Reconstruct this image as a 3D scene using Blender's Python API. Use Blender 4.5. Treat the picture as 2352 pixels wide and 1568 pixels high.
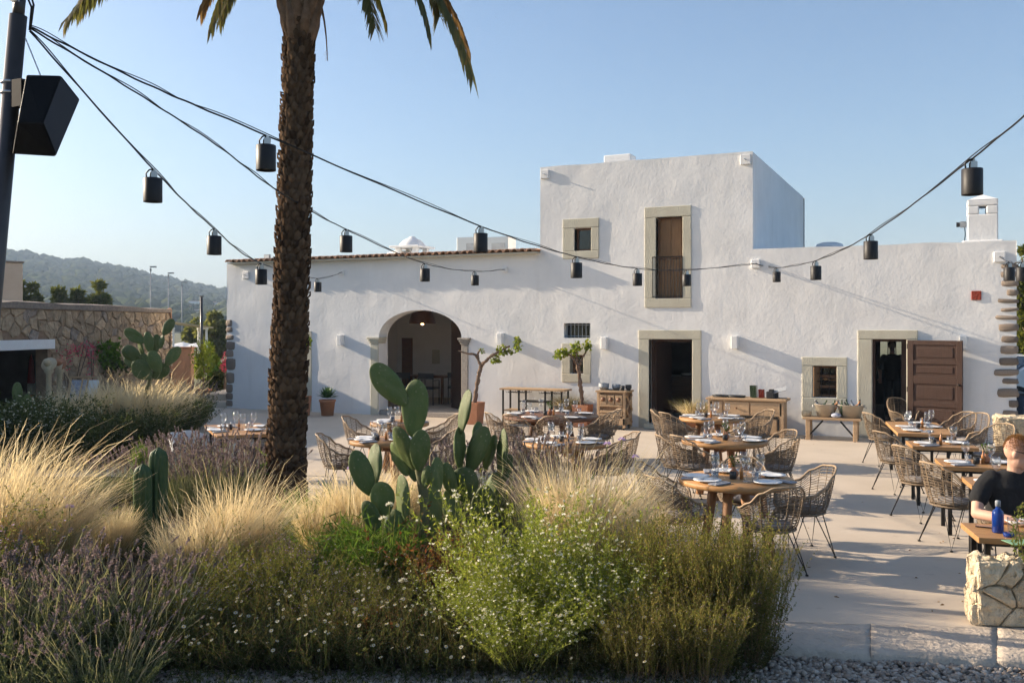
import bpy, bmesh, math, random
import numpy as np
from mathutils import Vector, Matrix, noise as mnoise

# ------------------------------------------------------------------ scene, camera, sky, sun
scene = bpy.context.scene
for o in list(bpy.data.objects): bpy.data.objects.remove(o)
COL = scene.collection
R = math.radians
TH = R(24.8); CH = 2.25; F = 2160.0; CX = 1176.0; HY = 748.0; D = 20.15
FWD = Vector((-math.sin(TH), math.cos(TH), 0)); RT = Vector((math.cos(TH), math.sin(TH), 0))
cam = bpy.data.cameras.new('camera'); co = bpy.data.objects.new('camera', cam); COL.objects.link(co)
co.location = (0, 0, CH); co.rotation_euler = (R(90), 0, TH)
cam.sensor_width = 36; cam.lens = 36 * F / 2352; cam.shift_y = -(784 - HY) / 2352
cam.clip_start = .1; cam.clip_end = 6000
scene.camera = co
SUNV = Vector((-9.5, -1, 3.5)).normalized()          # towards the sun
w = bpy.data.worlds.new('World'); scene.world = w; w.use_nodes = True
nt = w.node_tree; nt.nodes.clear()
sky = nt.nodes.new('ShaderNodeTexSky'); sky.sky_type = 'NISHITA'; sky.sun_disc = False
sky.sun_elevation = math.asin(SUNV.z); sky.sun_rotation = math.atan2(SUNV.x, SUNV.y)
sky.altitude = 0; sky.air_density = 1.0; sky.dust_density = 2.0; sky.ozone_density = 3.2
bg = nt.nodes.new('ShaderNodeBackground'); bg.inputs[1].default_value = .092
wo = nt.nodes.new('ShaderNodeOutputWorld')
nt.links.new(sky.outputs[0], bg.inputs[0]); nt.links.new(bg.outputs[0], wo.inputs[0])
sl = bpy.data.lights.new('sun', 'SUN'); sl.energy = 4.9; sl.angle = R(.53); sl.color = (1, .835, .64)
so = bpy.data.objects.new('sun', sl); COL.objects.link(so); so.rotation_euler = (-SUNV).to_track_quat('-Z', 'Y').to_euler()
scene.view_settings.view_transform = 'Standard'; scene.view_settings.look = 'None'
scene.view_settings.exposure = 1.15; scene.view_settings.gamma = 1
scene.render.engine = 'CYCLES'
scene.cycles.use_light_tree = False; scene.cycles.adaptive_threshold = .02; scene.cycles.max_bounces = 5; scene.cycles.diffuse_bounces = 3; scene.cycles.glossy_bounces = 2; scene.cycles.transmission_bounces = 3; scene.cycles.volume_bounces = 0; scene.cycles.transparent_max_bounces = 8
scene.render.resolution_x = 1024; scene.render.resolution_y = 682

# ------------------------------------------------------------------ places: photo position -> point in the place
def P(u, v, d):
    p = (FWD + RT * ((u - CX) / F)) * d
    return Vector((p.x, p.y, CH - (v - HY) / F * d))
def G(u, v, z=0.0):
    return P(u, v, F * (CH - z) / (v - HY))
def FP(u, v, y=D):
    k = (u - CX) / F
    return P(u, v, y / (FWD.y + k * RT.y))
def FX(u, y=D): return FP(u, HY, y).x
def FZ(u, v, y=D): return FP(u, v, y).z
def CV(r, a, z=0): return RT * r + FWD * a + Vector((0, 0, z))     # offset: right, away, up

# ------------------------------------------------------------------ materials
def newmat(name):
    m = bpy.data.materials.new(name); m.use_nodes = True
    n = m.node_tree.nodes; n.clear()
    out = n.new('ShaderNodeOutputMaterial')
    return m, m.node_tree, n, m.node_tree.links, out
def mat(name, c1, c2=None, scale=4, rough=.7, bump=0, bscale=30, metal=0, spec=.3, detail=5, obj=0, stretch=None, bump2=None, gen=False, trans=0):
    m, t, n, l, out = newmat(name)
    b = n.new('ShaderNodeBsdfPrincipled'); l.new(b.outputs[0], out.inputs[0])
    b.inputs['Roughness'].default_value = rough; b.inputs['Metallic'].default_value = metal
    b.inputs['Specular IOR Level'].default_value = spec
    if trans: b.inputs['Transmission Weight'].default_value = trans
    tc = n.new('ShaderNodeTexCoord'); vec = tc.outputs['Object']
    if stretch:
        mp = n.new('ShaderNodeMapping'); mp.inputs['Scale'].default_value = stretch; l.new(vec, mp.inputs[0]); vec = mp.outputs[0]
    if c2:
        nz = n.new('ShaderNodeTexNoise'); nz.inputs['Scale'].default_value = scale; nz.inputs['Detail'].default_value = detail
        nz.inputs['Roughness'].default_value = .62; l.new(vec, nz.inputs[0])
        cr = n.new('ShaderNodeMapRange'); cr.inputs[1].default_value = .3; cr.inputs[2].default_value = .7; l.new(nz.outputs[0], cr.inputs[0])
        mx = n.new('ShaderNodeMix'); mx.data_type = 'RGBA'; l.new(cr.outputs[0], mx.inputs[0])
        mx.inputs[6].default_value = (*c1, 1); mx.inputs[7].default_value = (*c2, 1); colour = mx.outputs[2]
        if obj:
            oi = n.new('ShaderNodeObjectInfo'); hs = n.new('ShaderNodeHueSaturation'); mr = n.new('ShaderNodeMapRange')
            mr.inputs[3].default_value = 1 - obj; mr.inputs[4].default_value = 1 + obj
            l.new(oi.outputs['Random'], mr.inputs[0]); l.new(mr.outputs[0], hs.inputs['Value']); l.new(colour, hs.inputs['Color']); colour = hs.outputs[0]
        l.new(colour, b.inputs['Base Color'])
    else: b.inputs['Base Color'].default_value = (*c1, 1)
    if bump:
        bz = n.new('ShaderNodeTexNoise'); bz.inputs['Scale'].default_value = bscale; bz.inputs['Detail'].default_value = 6; l.new(vec, bz.inputs[0])
        bp = n.new('ShaderNodeBump'); bp.inputs['Strength'].default_value = bump; bp.inputs['Distance'].default_value = .02; l.new(bz.outputs[0], bp.inputs['Height'])
        last = bp
        if bump2:
            b2 = n.new('ShaderNodeTexNoise'); b2.inputs['Scale'].default_value = bump2[0]; b2.inputs['Detail'].default_value = 4; b2.inputs['Distortion'].default_value = 1.2; l.new(vec, b2.inputs[0])
            bq = n.new('ShaderNodeBump'); bq.inputs['Strength'].default_value = bump2[1]; bq.inputs['Distance'].default_value = bump2[2]
            l.new(b2.outputs[0], bq.inputs['Height']); l.new(bp.outputs[0], bq.inputs['Normal']); last = bq
        l.new(last.outputs[0], b.inputs['Normal'])
    return m
def leafmat(name, cols, trans=.45, gloss=.0, tint=(1.25, 1.2, .7)):
    m, t, n, l, out = newmat(name)
    g = n.new('ShaderNodeNewGeometry'); cr = n.new('ShaderNodeValToRGB'); e = cr.color_ramp
    for i, c in enumerate(cols):
        p = i / max(1, len(cols) - 1)
        el = e.elements[i] if i < 2 else e.elements.new(p)
        el.position = p; el.color = (*c, 1)
    l.new(g.outputs['Random Per Island'], cr.inputs[0])
    d = n.new('ShaderNodeBsdfDiffuse'); l.new(cr.outputs[0], d.inputs[0])
    tr = n.new('ShaderNodeBsdfTranslucent')
    mu = n.new('ShaderNodeMix'); mu.data_type = 'RGBA'; mu.blend_type = 'MULTIPLY'; mu.inputs[0].default_value = 1
    l.new(cr.outputs[0], mu.inputs[6]); mu.inputs[7].default_value = (*tint, 1); mu.clamp_result = False
    l.new(mu.outputs[2], tr.inputs[0])
    ms = n.new('ShaderNodeMixShader'); ms.inputs[0].default_value = trans; l.new(d.outputs[0], ms.inputs[1]); l.new(tr.outputs[0], ms.inputs[2])
    last = ms
    if gloss:
        gl = n.new('ShaderNodeBsdfGlossy'); gl.inputs['Roughness'].default_value = .35; gl.inputs[0].default_value = (.9, .9, .9, 1)
        m2 = n.new('ShaderNodeMixShader'); m2.inputs[0].default_value = gloss; l.new(last.outputs[0], m2.inputs[1]); l.new(gl.outputs[0], m2.inputs[2]); last = m2
    l.new(last.outputs[0], out.inputs[0])
    return m
def glassmat(name, col=(1, 1, 1), base=.08, rough=.02):
    m, t, n, l, out = newmat(name)
    tr = n.new('ShaderNodeBsdfTransparent'); tr.inputs[0].default_value = (*col, 1)
    gl = n.new('ShaderNodeBsdfGlossy'); gl.inputs['Roughness'].default_value = rough
    lw = n.new('ShaderNodeLayerWeight'); lw.inputs[0].default_value = .25; fr = n.new('ShaderNodeMath'); fr.operation = 'POWER'; fr.inputs[1].default_value = 1.5; l.new(lw.outputs['Facing'], fr.inputs[0])
    ad = n.new('ShaderNodeMath'); ad.operation = 'ADD'; ad.inputs[1].default_value = base; ad.use_clamp = True; l.new(fr.outputs[0], ad.inputs[0])
    ms = n.new('ShaderNodeMixShader'); l.new(ad.outputs[0], ms.inputs[0]); l.new(tr.outputs[0], ms.inputs[1]); l.new(gl.outputs[0], ms.inputs[2])
    l.new(ms.outputs[0], out.inputs[0]); return m
def plastermat(name, c1, c2):
    m, t, n, l, out = newmat(name)
    b = n.new('ShaderNodeBsdfPrincipled'); l.new(b.outputs[0], out.inputs[0]); b.inputs['Roughness'].default_value = .9; b.inputs['Specular IOR Level'].default_value = .15
    tc = n.new('ShaderNodeTexCoord'); vec = tc.outputs['Object']
    nz = n.new('ShaderNodeTexNoise'); nz.inputs['Scale'].default_value = .9; nz.inputs['Detail'].default_value = 8; nz.inputs['Roughness'].default_value = .65; l.new(vec, nz.inputs[0])
    mx = n.new('ShaderNodeMix'); mx.data_type = 'RGBA'; mr = n.new('ShaderNodeMapRange'); mr.inputs[1].default_value = .35; mr.inputs[2].default_value = .7
    l.new(nz.outputs[0], mr.inputs[0]); l.new(mr.outputs[0], mx.inputs[0]); mx.inputs[6].default_value = (*c1, 1); mx.inputs[7].default_value = (*c2, 1)
    # rain streaks running down and warm splash stains near the base
    mp = n.new('ShaderNodeMapping'); mp.inputs['Scale'].default_value = (3.5, 3.5, .35); l.new(vec, mp.inputs[0])
    sn = n.new('ShaderNodeTexNoise'); sn.inputs['Scale'].default_value = 1.6; sn.inputs['Detail'].default_value = 6; l.new(mp.outputs[0], sn.inputs[0])
    sr = n.new('ShaderNodeMapRange'); sr.inputs[1].default_value = .56; sr.inputs[2].default_value = .8; sr.inputs[3].default_value = 0; sr.inputs[4].default_value = .28; l.new(sn.outputs[0], sr.inputs[0])
    m3 = n.new('ShaderNodeMix'); m3.data_type = 'RGBA'; l.new(sr.outputs[0], m3.inputs[0]); l.new(mx.outputs[2], m3.inputs[6]); m3.inputs[7].default_value = (.60, .575, .53, 1)
    l.new(m3.outputs[2], b.inputs['Base Color'])
    prev = None
    for sc, st, ds, dist in ((1.3, .25, .016, .3), (5.0, .42, .011, .6), (15, .48, .006, .5), (90, .3, .001, 0)):
        z = n.new('ShaderNodeTexNoise'); z.inputs['Scale'].default_value = sc; z.inputs['Detail'].default_value = 3; z.inputs['Distortion'].default_value = dist; l.new(vec, z.inputs[0])
        bp = n.new('ShaderNodeBump'); bp.inputs['Strength'].default_value = st; bp.inputs['Distance'].default_value = ds; l.new(z.outputs[0], bp.inputs['Height'])
        if prev: l.new(prev.outputs[0], bp.inputs['Normal'])
        prev = bp
    l.new(prev.outputs[0], b.inputs['Normal'])
    return m
M = {}
M['plaster'] = plastermat('white_lime_plaster', (.82, .81, .79), (.73, .72, .70))
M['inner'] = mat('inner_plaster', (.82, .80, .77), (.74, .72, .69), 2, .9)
M['dark_inner'] = mat('room_gloom_colour', (.12, .10, .09), (.08, .07, .06), 3, .9)  # gloom of unlit rooms put into a near-black wall colour
M['lime'] = mat('limestone', (.58, .55, .44), (.50, .46, .36), 3, .85, .35, 40, stretch=(1, 1, .5))
M['limeband'] = mat('pitted_stone', (.40, .36, .31), (.26, .23, .20), 30, .9, .8, 60)
M['quoin'] = mat('quoin_stone', (.36, .29, .23), (.23, .185, .15), 14, .9, .8, 40, obj=.25)
M['stone'] = mat('field_stone', (.45, .335, .22), (.31, .225, .145), 6, .92, .8, 25, obj=.25, bump2=(7, .6, .05))
M['mortar'] = mat('earth_mortar', (.33, .22, .145), (.22, .145, .095), 8, .95, .6, 40)
M['ochre'] = mat('ochre_render', (.50, .27, .15), (.40, .22, .13), 5, .95, .4, 30)
M['rock'] = mat('honey_rock', (.72, .60, .42), (.52, .41, .27), 11, .92, .9, 45, obj=.12, bump2=(9, .9, .07))
M['rockred'] = mat('red_rock', (.45, .20, .09), (.33, .15, .07), 8, .92, .6, 30)
M['kerb'] = mat('kerb_stone', (.56, .475, .385), (.42, .355, .285), 3, .9, .8, 30, obj=.0, bump2=(5, .5, .05))
M['terrace'] = mat('terrace_concrete', (.61, .515, .405), (.53, .445, .345), 1.3, .82, .15, 60, bump2=(1.2, .25, .03), detail=9)
def stains(m):
    t = m.node_tree; n = t.nodes; l = t.links; b = [x for x in n if x.type == 'BSDF_PRINCIPLED'][0]; src = b.inputs['Base Color'].links[0].from_socket; tc = n.new('ShaderNodeTexCoord')
    for sc, lo, hi, am, col in ((.55, .55, .75, .30, (.40, .33, .27, 1)), (5, .64, .72, .35, (.36, .29, .23, 1)), (38, .68, .74, .5, (.30, .24, .19, 1))):
        nz = n.new('ShaderNodeTexNoise'); nz.inputs['Scale'].default_value = sc; nz.inputs['Detail'].default_value = 6; l.new(tc.outputs['Object'], nz.inputs[0]); r2 = n.new('ShaderNodeMapRange'); r2.inputs[1].default_value = lo; r2.inputs[2].default_value = hi; r2.inputs[4].default_value = am; l.new(nz.outputs[0], r2.inputs[0])
        mx = n.new('ShaderNodeMix'); mx.data_type = 'RGBA'; l.new(r2.outputs[0], mx.inputs[0]); l.new(src, mx.inputs[6]); mx.inputs[7].default_value = col; src = mx.outputs[2]
    l.new(src, b.inputs['Base Color'])
stains(M['terrace'])
M['gravelbed'] = mat('gravel_bed', (.30, .27, .24), (.20, .18, .16), 40, .95, .8, 90)
M['soil'] = mat('garden_soil', (.075, .052, .036), (.045, .032, .022), 9, .95, .9, 40)
M['field'] = mat('dry_field', (.16, .15, .08), (.10, .11, .05), .08, .95)
M['hill'] = mat('pine_hill', (.055, .07, .03), (.09, .09, .045), .03, .95)
M['wood'] = mat('oak_wood', (.46, .25, .10), (.35, .18, .068), 3, .45, .25, 18, stretch=(1, 9, 9), obj=.08)
M['woodpale'] = mat('pale_pine', (.50, .34, .20), (.40, .26, .145), 3, .65, .3, 18, stretch=(1, 8, 8), obj=.12)
M['wooddark'] = mat('dark_walnut', (.19, .085, .04), (.12, .052, .025), 3, .45, .3, 18, stretch=(1, 8, 8))
M['woodleg'] = mat('leg_wood', (.36, .19, .085), (.26, .13, .06), 4, .55, .25, 14, stretch=(8, 8, 1))
M['door'] = mat('door_mahogany', (.062, .030, .019), (.040, .019, .012), 5, .5, .35, 20, stretch=(8, 8, 1))
M['sash'] = mat('window_brown', (.20, .10, .05), (.13, .065, .035), 5, .5, .3, 20)
M['shutter'] = mat('old_shutter', (.30, .17, .085), (.21, .12, .06), 4, .6, .3, 20, stretch=(8, 8, 1))
M['rattan'] = mat('rattan', (.27, .20, .13), (.15, .105, .068), 26, .55, .2, 60, obj=.12)
M['rattanrim'] = mat('rattan_rim', (.40, .29, .18), (.28, .195, .12), 20, .5, .2, 60)
M['metal'] = mat('black_steel', (.03, .028, .026), None, rough=.45, metal=.6)
M['black'] = mat('lamp_black', (.016, .015, .016), (.022, .020, .020), 20, .5, spec=.3)
M['speaker'] = mat('speaker_shell', (.006, .006, .007), (.009, .009, .010), 30, .6, spec=.12)
M['grille'] = mat('speaker_grille_blue_sheen', (.010, .014, .026), None, rough=.5, spec=.3)  # blue sheen of this face is painted into the grille colour
M['pole'] = mat('painted_pole', (.035, .030, .030), (.05, .042, .04), 9, .4, spec=.5)
M['steel'] = mat('galvanised', (.55, .55, .55), None, rough=.35, metal=.9)
M['terra'] = mat('terracotta', (.47, .215, .115), (.38, .17, .09), 6, .85, .3, 40)
M['tile'] = mat('roof_tile', (.50, .30, .19), (.38, .21, .125), 6, .85, .4, 30, obj=.2)
M['white'] = mat('white_paint', (.80, .80, .78), (.74, .73, .71), 6, .6, .15, 30)
M['plate'] = mat('glazed_plate', (.78, .77, .75), None, rough=.25, spec=.5)
M['napkin'] = mat('linen', (.30, .31, .34), (.24, .25, .28), 30, .9)
M['cushion'] = mat('grey_cushion', (.30, .27, .25), (.24, .22, .20), 40, .95, .3, 90)
M['glass'] = glassmat('clear_glass', (.985, .99, .99), .08, .08)
M['pane'] = glassmat('window_pane', (.55, .55, .52), .06)
M['blueglass'] = mat('blue_glass', (.01, .05, .28), None, rough=.08, spec=.6, trans=.35)
M['amber'] = mat('amber_jar', (.45, .19, .06), None, rough=.2, spec=.6)
M['greenglass'] = mat('green_glass', (.045, .075, .04), None, rough=.12, spec=.6)
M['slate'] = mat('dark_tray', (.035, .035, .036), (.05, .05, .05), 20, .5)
M['zinc'] = mat('zinc_tub', (.50, .44, .35), (.38, .33, .26), 8, .5, .2, 30, metal=.35)
M['bowl'] = mat('grey_bowl', (.33, .35, .37), (.25, .27, .29), 9, .5)
M['redclay'] = mat('red_clay', (.33, .05, .025), (.22, .035, .02), 25, .7, .8, 30)
M['skin'] = mat('skin', (.60, .36, .26), (.54, .31, .22), 12, .55)
M['hair'] = mat('sandy_hair', (.26, .13, .055), (.17, .085, .035), 60, .7, .6, 120)
M['tshirt'] = mat('black_cotton', (.014, .014, .015), (.02, .02, .021), 14, .92, .5, 14)
M['denim'] = mat('dark_trousers', (.03, .032, .04), None, rough=.9)
M['carpaint'] = mat('car_paint', (.75, .76, .77), None, rough=.25, spec=.6)
M['tyre'] = mat('tyre', (.02, .02, .02), None, rough=.85)
M['bark'] = mat('palm_bark', (.115, .072, .045), (.055, .034, .022), 9, .95, .8, 22, obj=.1)
M['barkscale'] = leafmat('palm_scale', [(.040, .025, .016), (.085, .054, .034), (.125, .082, .052), (.06, .038, .024)], .0)
M['vinebark'] = mat('vine_bark', (.24, .16, .11), (.14, .09, .06), 14, .95, .9, 30)
M['treebark'] = mat('tree_bark', (.16, .12, .085), (.09, .065, .045), 10, .95, .7, 20)
M['pad'] = mat('cactus_pad', (.080, .120, .032), (.125, .150, .05), 3.2, .55, .25, 70, spec=.3, obj=.22)
def areoles(m):
    t = m.node_tree; n = t.nodes; l = t.links; b = [x for x in n if x.type == 'BSDF_PRINCIPLED'][0]; src = b.inputs['Base Color'].links[0].from_socket
    tc = n.new('ShaderNodeTexCoord'); mp = n.new('ShaderNodeMapping'); mp.inputs['Scale'].default_value = (5.2, .01, 9.5); l.new(tc.outputs['Object'], mp.inputs[0])
    vo = n.new('ShaderNodeTexVoronoi'); vo.inputs['Scale'].default_value = 1; vo.inputs['Randomness'].default_value = .55; l.new(mp.outputs[0], vo.inputs[0])
    mr = n.new('ShaderNodeMapRange'); mr.inputs[1].default_value = .10; mr.inputs[2].default_value = .22; mr.inputs[3].default_value = .6; mr.inputs[4].default_value = 0; l.new(vo.outputs['Distance'], mr.inputs[0])
    mx = n.new('ShaderNodeMix'); mx.data_type = 'RGBA'; l.new(mr.outputs[0], mx.inputs[0]); l.new(src, mx.inputs[6]); mx.inputs[7].default_value = (.30, .27, .16, 1)
    # corky scars and dust
    nz = n.new('ShaderNodeTexNoise'); nz.inputs['Scale'].default_value = 7; nz.inputs['Detail'].default_value = 7; l.new(tc.outputs['Object'], nz.inputs[0]); r2 = n.new('ShaderNodeMapRange'); r2.inputs[1].default_value = .62; r2.inputs[2].default_value = .72; r2.inputs[4].default_value = .6; l.new(nz.outputs[0], r2.inputs[0])
    m2 = n.new('ShaderNodeMix'); m2.data_type = 'RGBA'; l.new(r2.outputs[0], m2.inputs[0]); l.new(mx.outputs[2], m2.inputs[6]); m2.inputs[7].default_value = (.20, .18, .10, 1); l.new(m2.outputs[2], b.inputs['Base Color'])
areoles(M['pad'])
M['padwood'] = mat('cactus_stem', (.16, .15, .075), (.11, .11, .05), 12, .8, .5, 30)
M['cereus'] = mat('cereus', (.045, .085, .028), (.065, .105, .04), 10, .55, .2, 40)
M['lens'] = mat('lamp_lens', (.55, .50, .43), None, rough=.3)
M['flowerpink'] = leafmat('pink_bracts', [(.55, .06, .16), (.75, .15, .25)], .5)
M['red'] = mat('red_cloth', (.55, .09, .07), (.42, .06, .05), 9, .9)
M['straw'] = mat('straw_hat', (.55, .45, .30), (.45, .36, .23), 30, .85, .3, 60)
M['bluecloth'] = mat('blue_print', (.14, .18, .32), (.62, .64, .68), 22, .9)
M['menu'] = mat('menu_card', (.20, .36, .22), None, rough=.7)
M['phone'] = mat('phone_glass', (.008, .008, .009), None, rough=.15, spec=.6)
M['bulb'] = None
def emis(name, col, s):
    m, t, n, l, out = newmat(name); e = n.new('ShaderNodeEmission'); e.inputs[0].default_value = (*col, 1); e.inputs[1].default_value = s; l.new(e.outputs[0], out.inputs[0]); return m
M['bulb'] = emis('lit_bulb', (1, .55, .25), 14)
# foliage
M['blonde'] = leafmat('feather_grass', [(.70, .59, .39), (.80, .70, .50), (.60, .48, .29), (.86, .79, .62)], .55, tint=(1.12, 1.05, .85))
M['blondeg'] = leafmat('feather_grass_base', [(.22, .22, .08), (.34, .29, .12), (.42, .34, .16)], .45)
M['lavleaf'] = leafmat('lavender_leaf', [(.095, .125, .06), (.14, .165, .09), (.19, .20, .12)], .42)
M['lavstem'] = leafmat('lavender_stem', [(.24, .25, .15), (.32, .31, .20), (.24, .20, .14)], .35)
M['lavbud'] = leafmat('lavender_bud', [(.22, .18, .14), (.30, .25, .21), (.15, .115, .085), (.28, .235, .26)], .4, tint=(1.1, 1, 1.1))
M['thyme'] = leafmat('thyme_leaf', [(.085, .12, .032), (.13, .165, .045), (.18, .195, .06), (.21, .18, .08)], .52)
M['rosleaf'] = leafmat('rosemary_leaf', [(.10, .13, .035), (.16, .18, .048), (.235, .225, .075), (.31, .235, .105)], .58)
M['thymestem'] = leafmat('thyme_stem', [(.16, .10, .06), (.24, .17, .10)], .3)
M['gaura'] = leafmat('gaura_leaf', [(.15, .21, .035), (.22, .27, .05), (.30, .32, .08)], .62)
M['gaurastem'] = leafmat('gaura_stem', [(.24, .24, .10), (.18, .20, .07)], .4)
M['petal'] = leafmat('white_petal', [(.82, .78, .62), (.86, .84, .74)], .5, tint=(1, .98, .9))
M['petalpink'] = leafmat('lilac_petal', [(.50, .36, .58), (.62, .50, .68)], .5, tint=(1, 1, 1.1))
M['cover'] = leafmat('cover_leaf', [(.05, .065, .025), (.075, .09, .035), (.11, .115, .045)], .4)
M['green'] = leafmat('bright_leaf', [(.07, .14, .025), (.11, .19, .035), (.15, .22, .05)], .5)
M['hedge'] = leafmat('hedge_leaf', [(.05, .07, .03), (.075, .095, .04), (.10, .12, .055)], .4)
M['agave'] = leafmat('agave_leaf', [(.045, .10, .035), (.07, .14, .05)], .3, .05)
M['vine'] = leafmat('vine_leaf', [(.13, .19, .03), (.19, .25, .045), (.26, .26, .05)], .55)
M['pine'] = leafmat('pine_leaf', [(.085, .105, .025), (.12, .135, .035), (.16, .165, .05)], .45)
M['olive'] = leafmat('olive_leaf', [(.10, .12, .045), (.15, .165, .07), (.20, .20, .09)], .5)
M['frond'] = leafmat('palm_leaflet', [(.07, .085, .025), (.11, .115, .035), (.19, .13, .045)], .4, .05)
M['dryfrond'] = leafmat('dry_leaflet', [(.20, .12, .06), (.28, .175, .095)], .35)
M['redleaf'] = leafmat('red_leaf', [(.15, .05, .03), (.20, .10, .045), (.14, .13, .04)], .45)
M['hairstrand'] = leafmat('sandy_strand', [(.20, .10, .04), (.30, .16, .07), (.36, .21, .10)], .25)
M['daisyeye'] = mat('daisy_eye', (.62, .42, .05))

# ------------------------------------------------------------------ mesh helpers
class MB:
    def __init__(s): s.v = []; s.f = []
    def add(s, vs, fs, T=None):
        k = len(s.v)
        s.v += [tuple(T @ Vector(p)) if T else tuple(p) for p in vs]
        s.f += [tuple(i + k for i in f) for f in fs]; return s
    def box(s, c, z, T=None, rz=0):
        x, y, h = z[0] / 2, z[1] / 2, z[2] / 2
        vs = [(sx * x, sy * y, sz * h) for sz in (-1, 1) for sx, sy in ((-1, -1), (1, -1), (1, 1), (-1, 1))]
        m = Matrix.Translation(c) @ Matrix.Rotation(rz, 4, 'Z')
        if T: m = T @ m
        return s.add(vs, [(3, 2, 1, 0), (4, 5, 6, 7), (0, 1, 5, 4), (1, 2, 6, 5), (2, 3, 7, 6), (3, 0, 4, 7)], m)
    def span(s, x0, x1, y0, y1, z0, z1): return s.box(((x0 + x1) / 2, (y0 + y1) / 2, (z0 + z1) / 2), (abs(x1 - x0), abs(y1 - y0), abs(z1 - z0)))
    def tube(s, pts, r, n=8, cap=True, T=None):
        pts = [Vector(p) for p in pts]; k = len(pts)
        if not hasattr(r, '__len__'): r = [r] * k
        vs = []; up = None
        for i, p in enumerate(pts):
            t = (pts[min(i + 1, k - 1)] - pts[max(i - 1, 0)])
            if t.length < 1e-9: t = Vector((0, 0, 1))
            t.normalize()
            if up is None: up = t.orthogonal().normalized()
            else:
                up = up - t * up.dot(t)
                up = up.normalized() if up.length > 1e-6 else t.orthogonal().normalized()
            b = t.cross(up)
            for j in range(n):
                a = 2 * math.pi * j / n; vs.append(p + (up * math.cos(a) + b * math.sin(a)) * r[i])
        fs = [(i * n + j, i * n + (j + 1) % n, (i + 1) * n + (j + 1) % n, (i + 1) * n + j) for i in range(k - 1) for j in range(n)]
        if cap: fs += [tuple(range(n - 1, -1, -1)), tuple((k - 1) * n + j for j in range(n))]
        return s.add(vs, fs, T)
    def lathe(s, prof, n=20, c=(0, 0, 0), T=None, cap=False):
        k = len(prof)
        vs = [(c[0] + r * math.cos(2 * math.pi * j / n), c[1] + r * math.sin(2 * math.pi * j / n), c[2] + z) for r, z in prof for j in range(n)]
        fs = [(i * n + j, i * n + (j + 1) % n, (i + 1) * n + (j + 1) % n, (i + 1) * n + j) for i in range(k - 1) for j in range(n)]
        if cap: fs += [tuple(range(n - 1, -1, -1)), tuple((k - 1) * n + j for j in range(n))]
        return s.add(vs, fs, T)
    def prism(s, poly, z0, z1, T=None):
        n = len(poly)
        vs = [(x, y, z0) for x, y in poly] + [(x, y, z1) for x, y in poly]
        return s.add(vs, [tuple(range(n - 1, -1, -1)), tuple(range(n, 2 * n))] + [(i, (i + 1) % n, n + (i + 1) % n, n + i) for i in range(n)], T)
    def ell(s, c, r, n=14, m=8, T=None):
        vs = []; fs = []
        for i in range(m + 1):
            a = math.pi * i / m
            for j in range(n):
                b = 2 * math.pi * j / n
                vs.append((c[0] + r[0] * math.sin(a) * math.cos(b), c[1] + r[1] * math.sin(a) * math.sin(b), c[2] - r[2] * math.cos(a)))
        for i in range(m):
            for j in range(n): fs.append((i * n + j, i * n + (j + 1) % n, (i + 1) * n + (j + 1) % n, (i + 1) * n + j))
        return s.add(vs, fs, T)
    def mesh(s, name, smooth=False):
        me = bpy.data.meshes.new(name); me.from_pydata(s.v, [], s.f); me.validate()
        if smooth: me.polygons.foreach_set('use_smooth', [True] * len(me.polygons))
        me.update(); return me
    def build(s, name, m, parent=None, smooth=False, bevel=0):
        return link(name, s.mesh(name, smooth), m, parent, bevel)
def link(name, me, m, parent=None, bevel=0):
    if m and not me.materials: me.materials.append(M[m] if isinstance(m, str) else m)
    o = bpy.data.objects.new(name, me); COL.objects.link(o)
    if parent: o.parent = parent
    if bevel:
        b = o.modifiers.new('edge', 'BEVEL'); b.width = bevel; b.segments = 2; b.limit_method = 'ANGLE'; b.angle_limit = R(40)
    return o
def npmesh(name, V, Fq, smooth=False):
    V = np.asarray(V, np.float32).reshape(-1, 3); Fq = np.asarray(Fq, np.int32); k = Fq.shape[1]; n = len(Fq)
    me = bpy.data.meshes.new(name)
    me.vertices.add(len(V)); me.vertices.foreach_set('co', V.ravel())
    me.loops.add(n * k); me.loops.foreach_set('vertex_index', Fq.ravel())
    me.polygons.add(n); me.polygons.foreach_set('loop_start', np.arange(n, dtype=np.int32) * k)
    try: me.polygons.foreach_set('loop_total', np.full(n, k, np.int32))
    except Exception: pass
    if smooth: me.polygons.foreach_set('use_smooth', np.ones(n, bool))
    me.update(calc_edges=True); me.validate(); return me
def tag(o, label=None, cat=None, group=None, kind=None):
    if label: o['label'] = label
    if cat: o['category'] = cat
    if group: o['group'] = group
    if kind: o['kind'] = kind
    return o
def thing(name, label, cat, loc=(0, 0, 0), rz=0, group=None, sc=1):
    o = bpy.data.objects.new(name, None); COL.objects.link(o); o.location = loc; o.rotation_euler = (0, 0, rz); o.scale = (sc, sc, sc)
    o.empty_display_size = .1
    return tag(o, label, cat, group)
def dup(root, loc, rz=0, label=None, group=None, sc=None):
    def cp(o, par):
        c = o.copy(); COL.objects.link(c); c.parent = par
        for ch in o.children: cp(ch, c)
        return c
    r = cp(root, None); r.location = loc; r.rotation_euler = (0, 0, rz)
    if sc is not None: r.scale = sc if hasattr(sc, '__len__') else (sc, sc, sc)
    if label: r['label'] = label
    if group: r['group'] = group
    return r
def discard(root):
    for ch in list(root.children): discard(ch)
    bpy.data.objects.remove(root)
def struct(name, mb, m, smooth=False):
    o = mb.build(name, m, None, smooth); o['kind'] = 'structure'; return o
rnd = random.Random(11); rng = np.random.default_rng(5)
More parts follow.
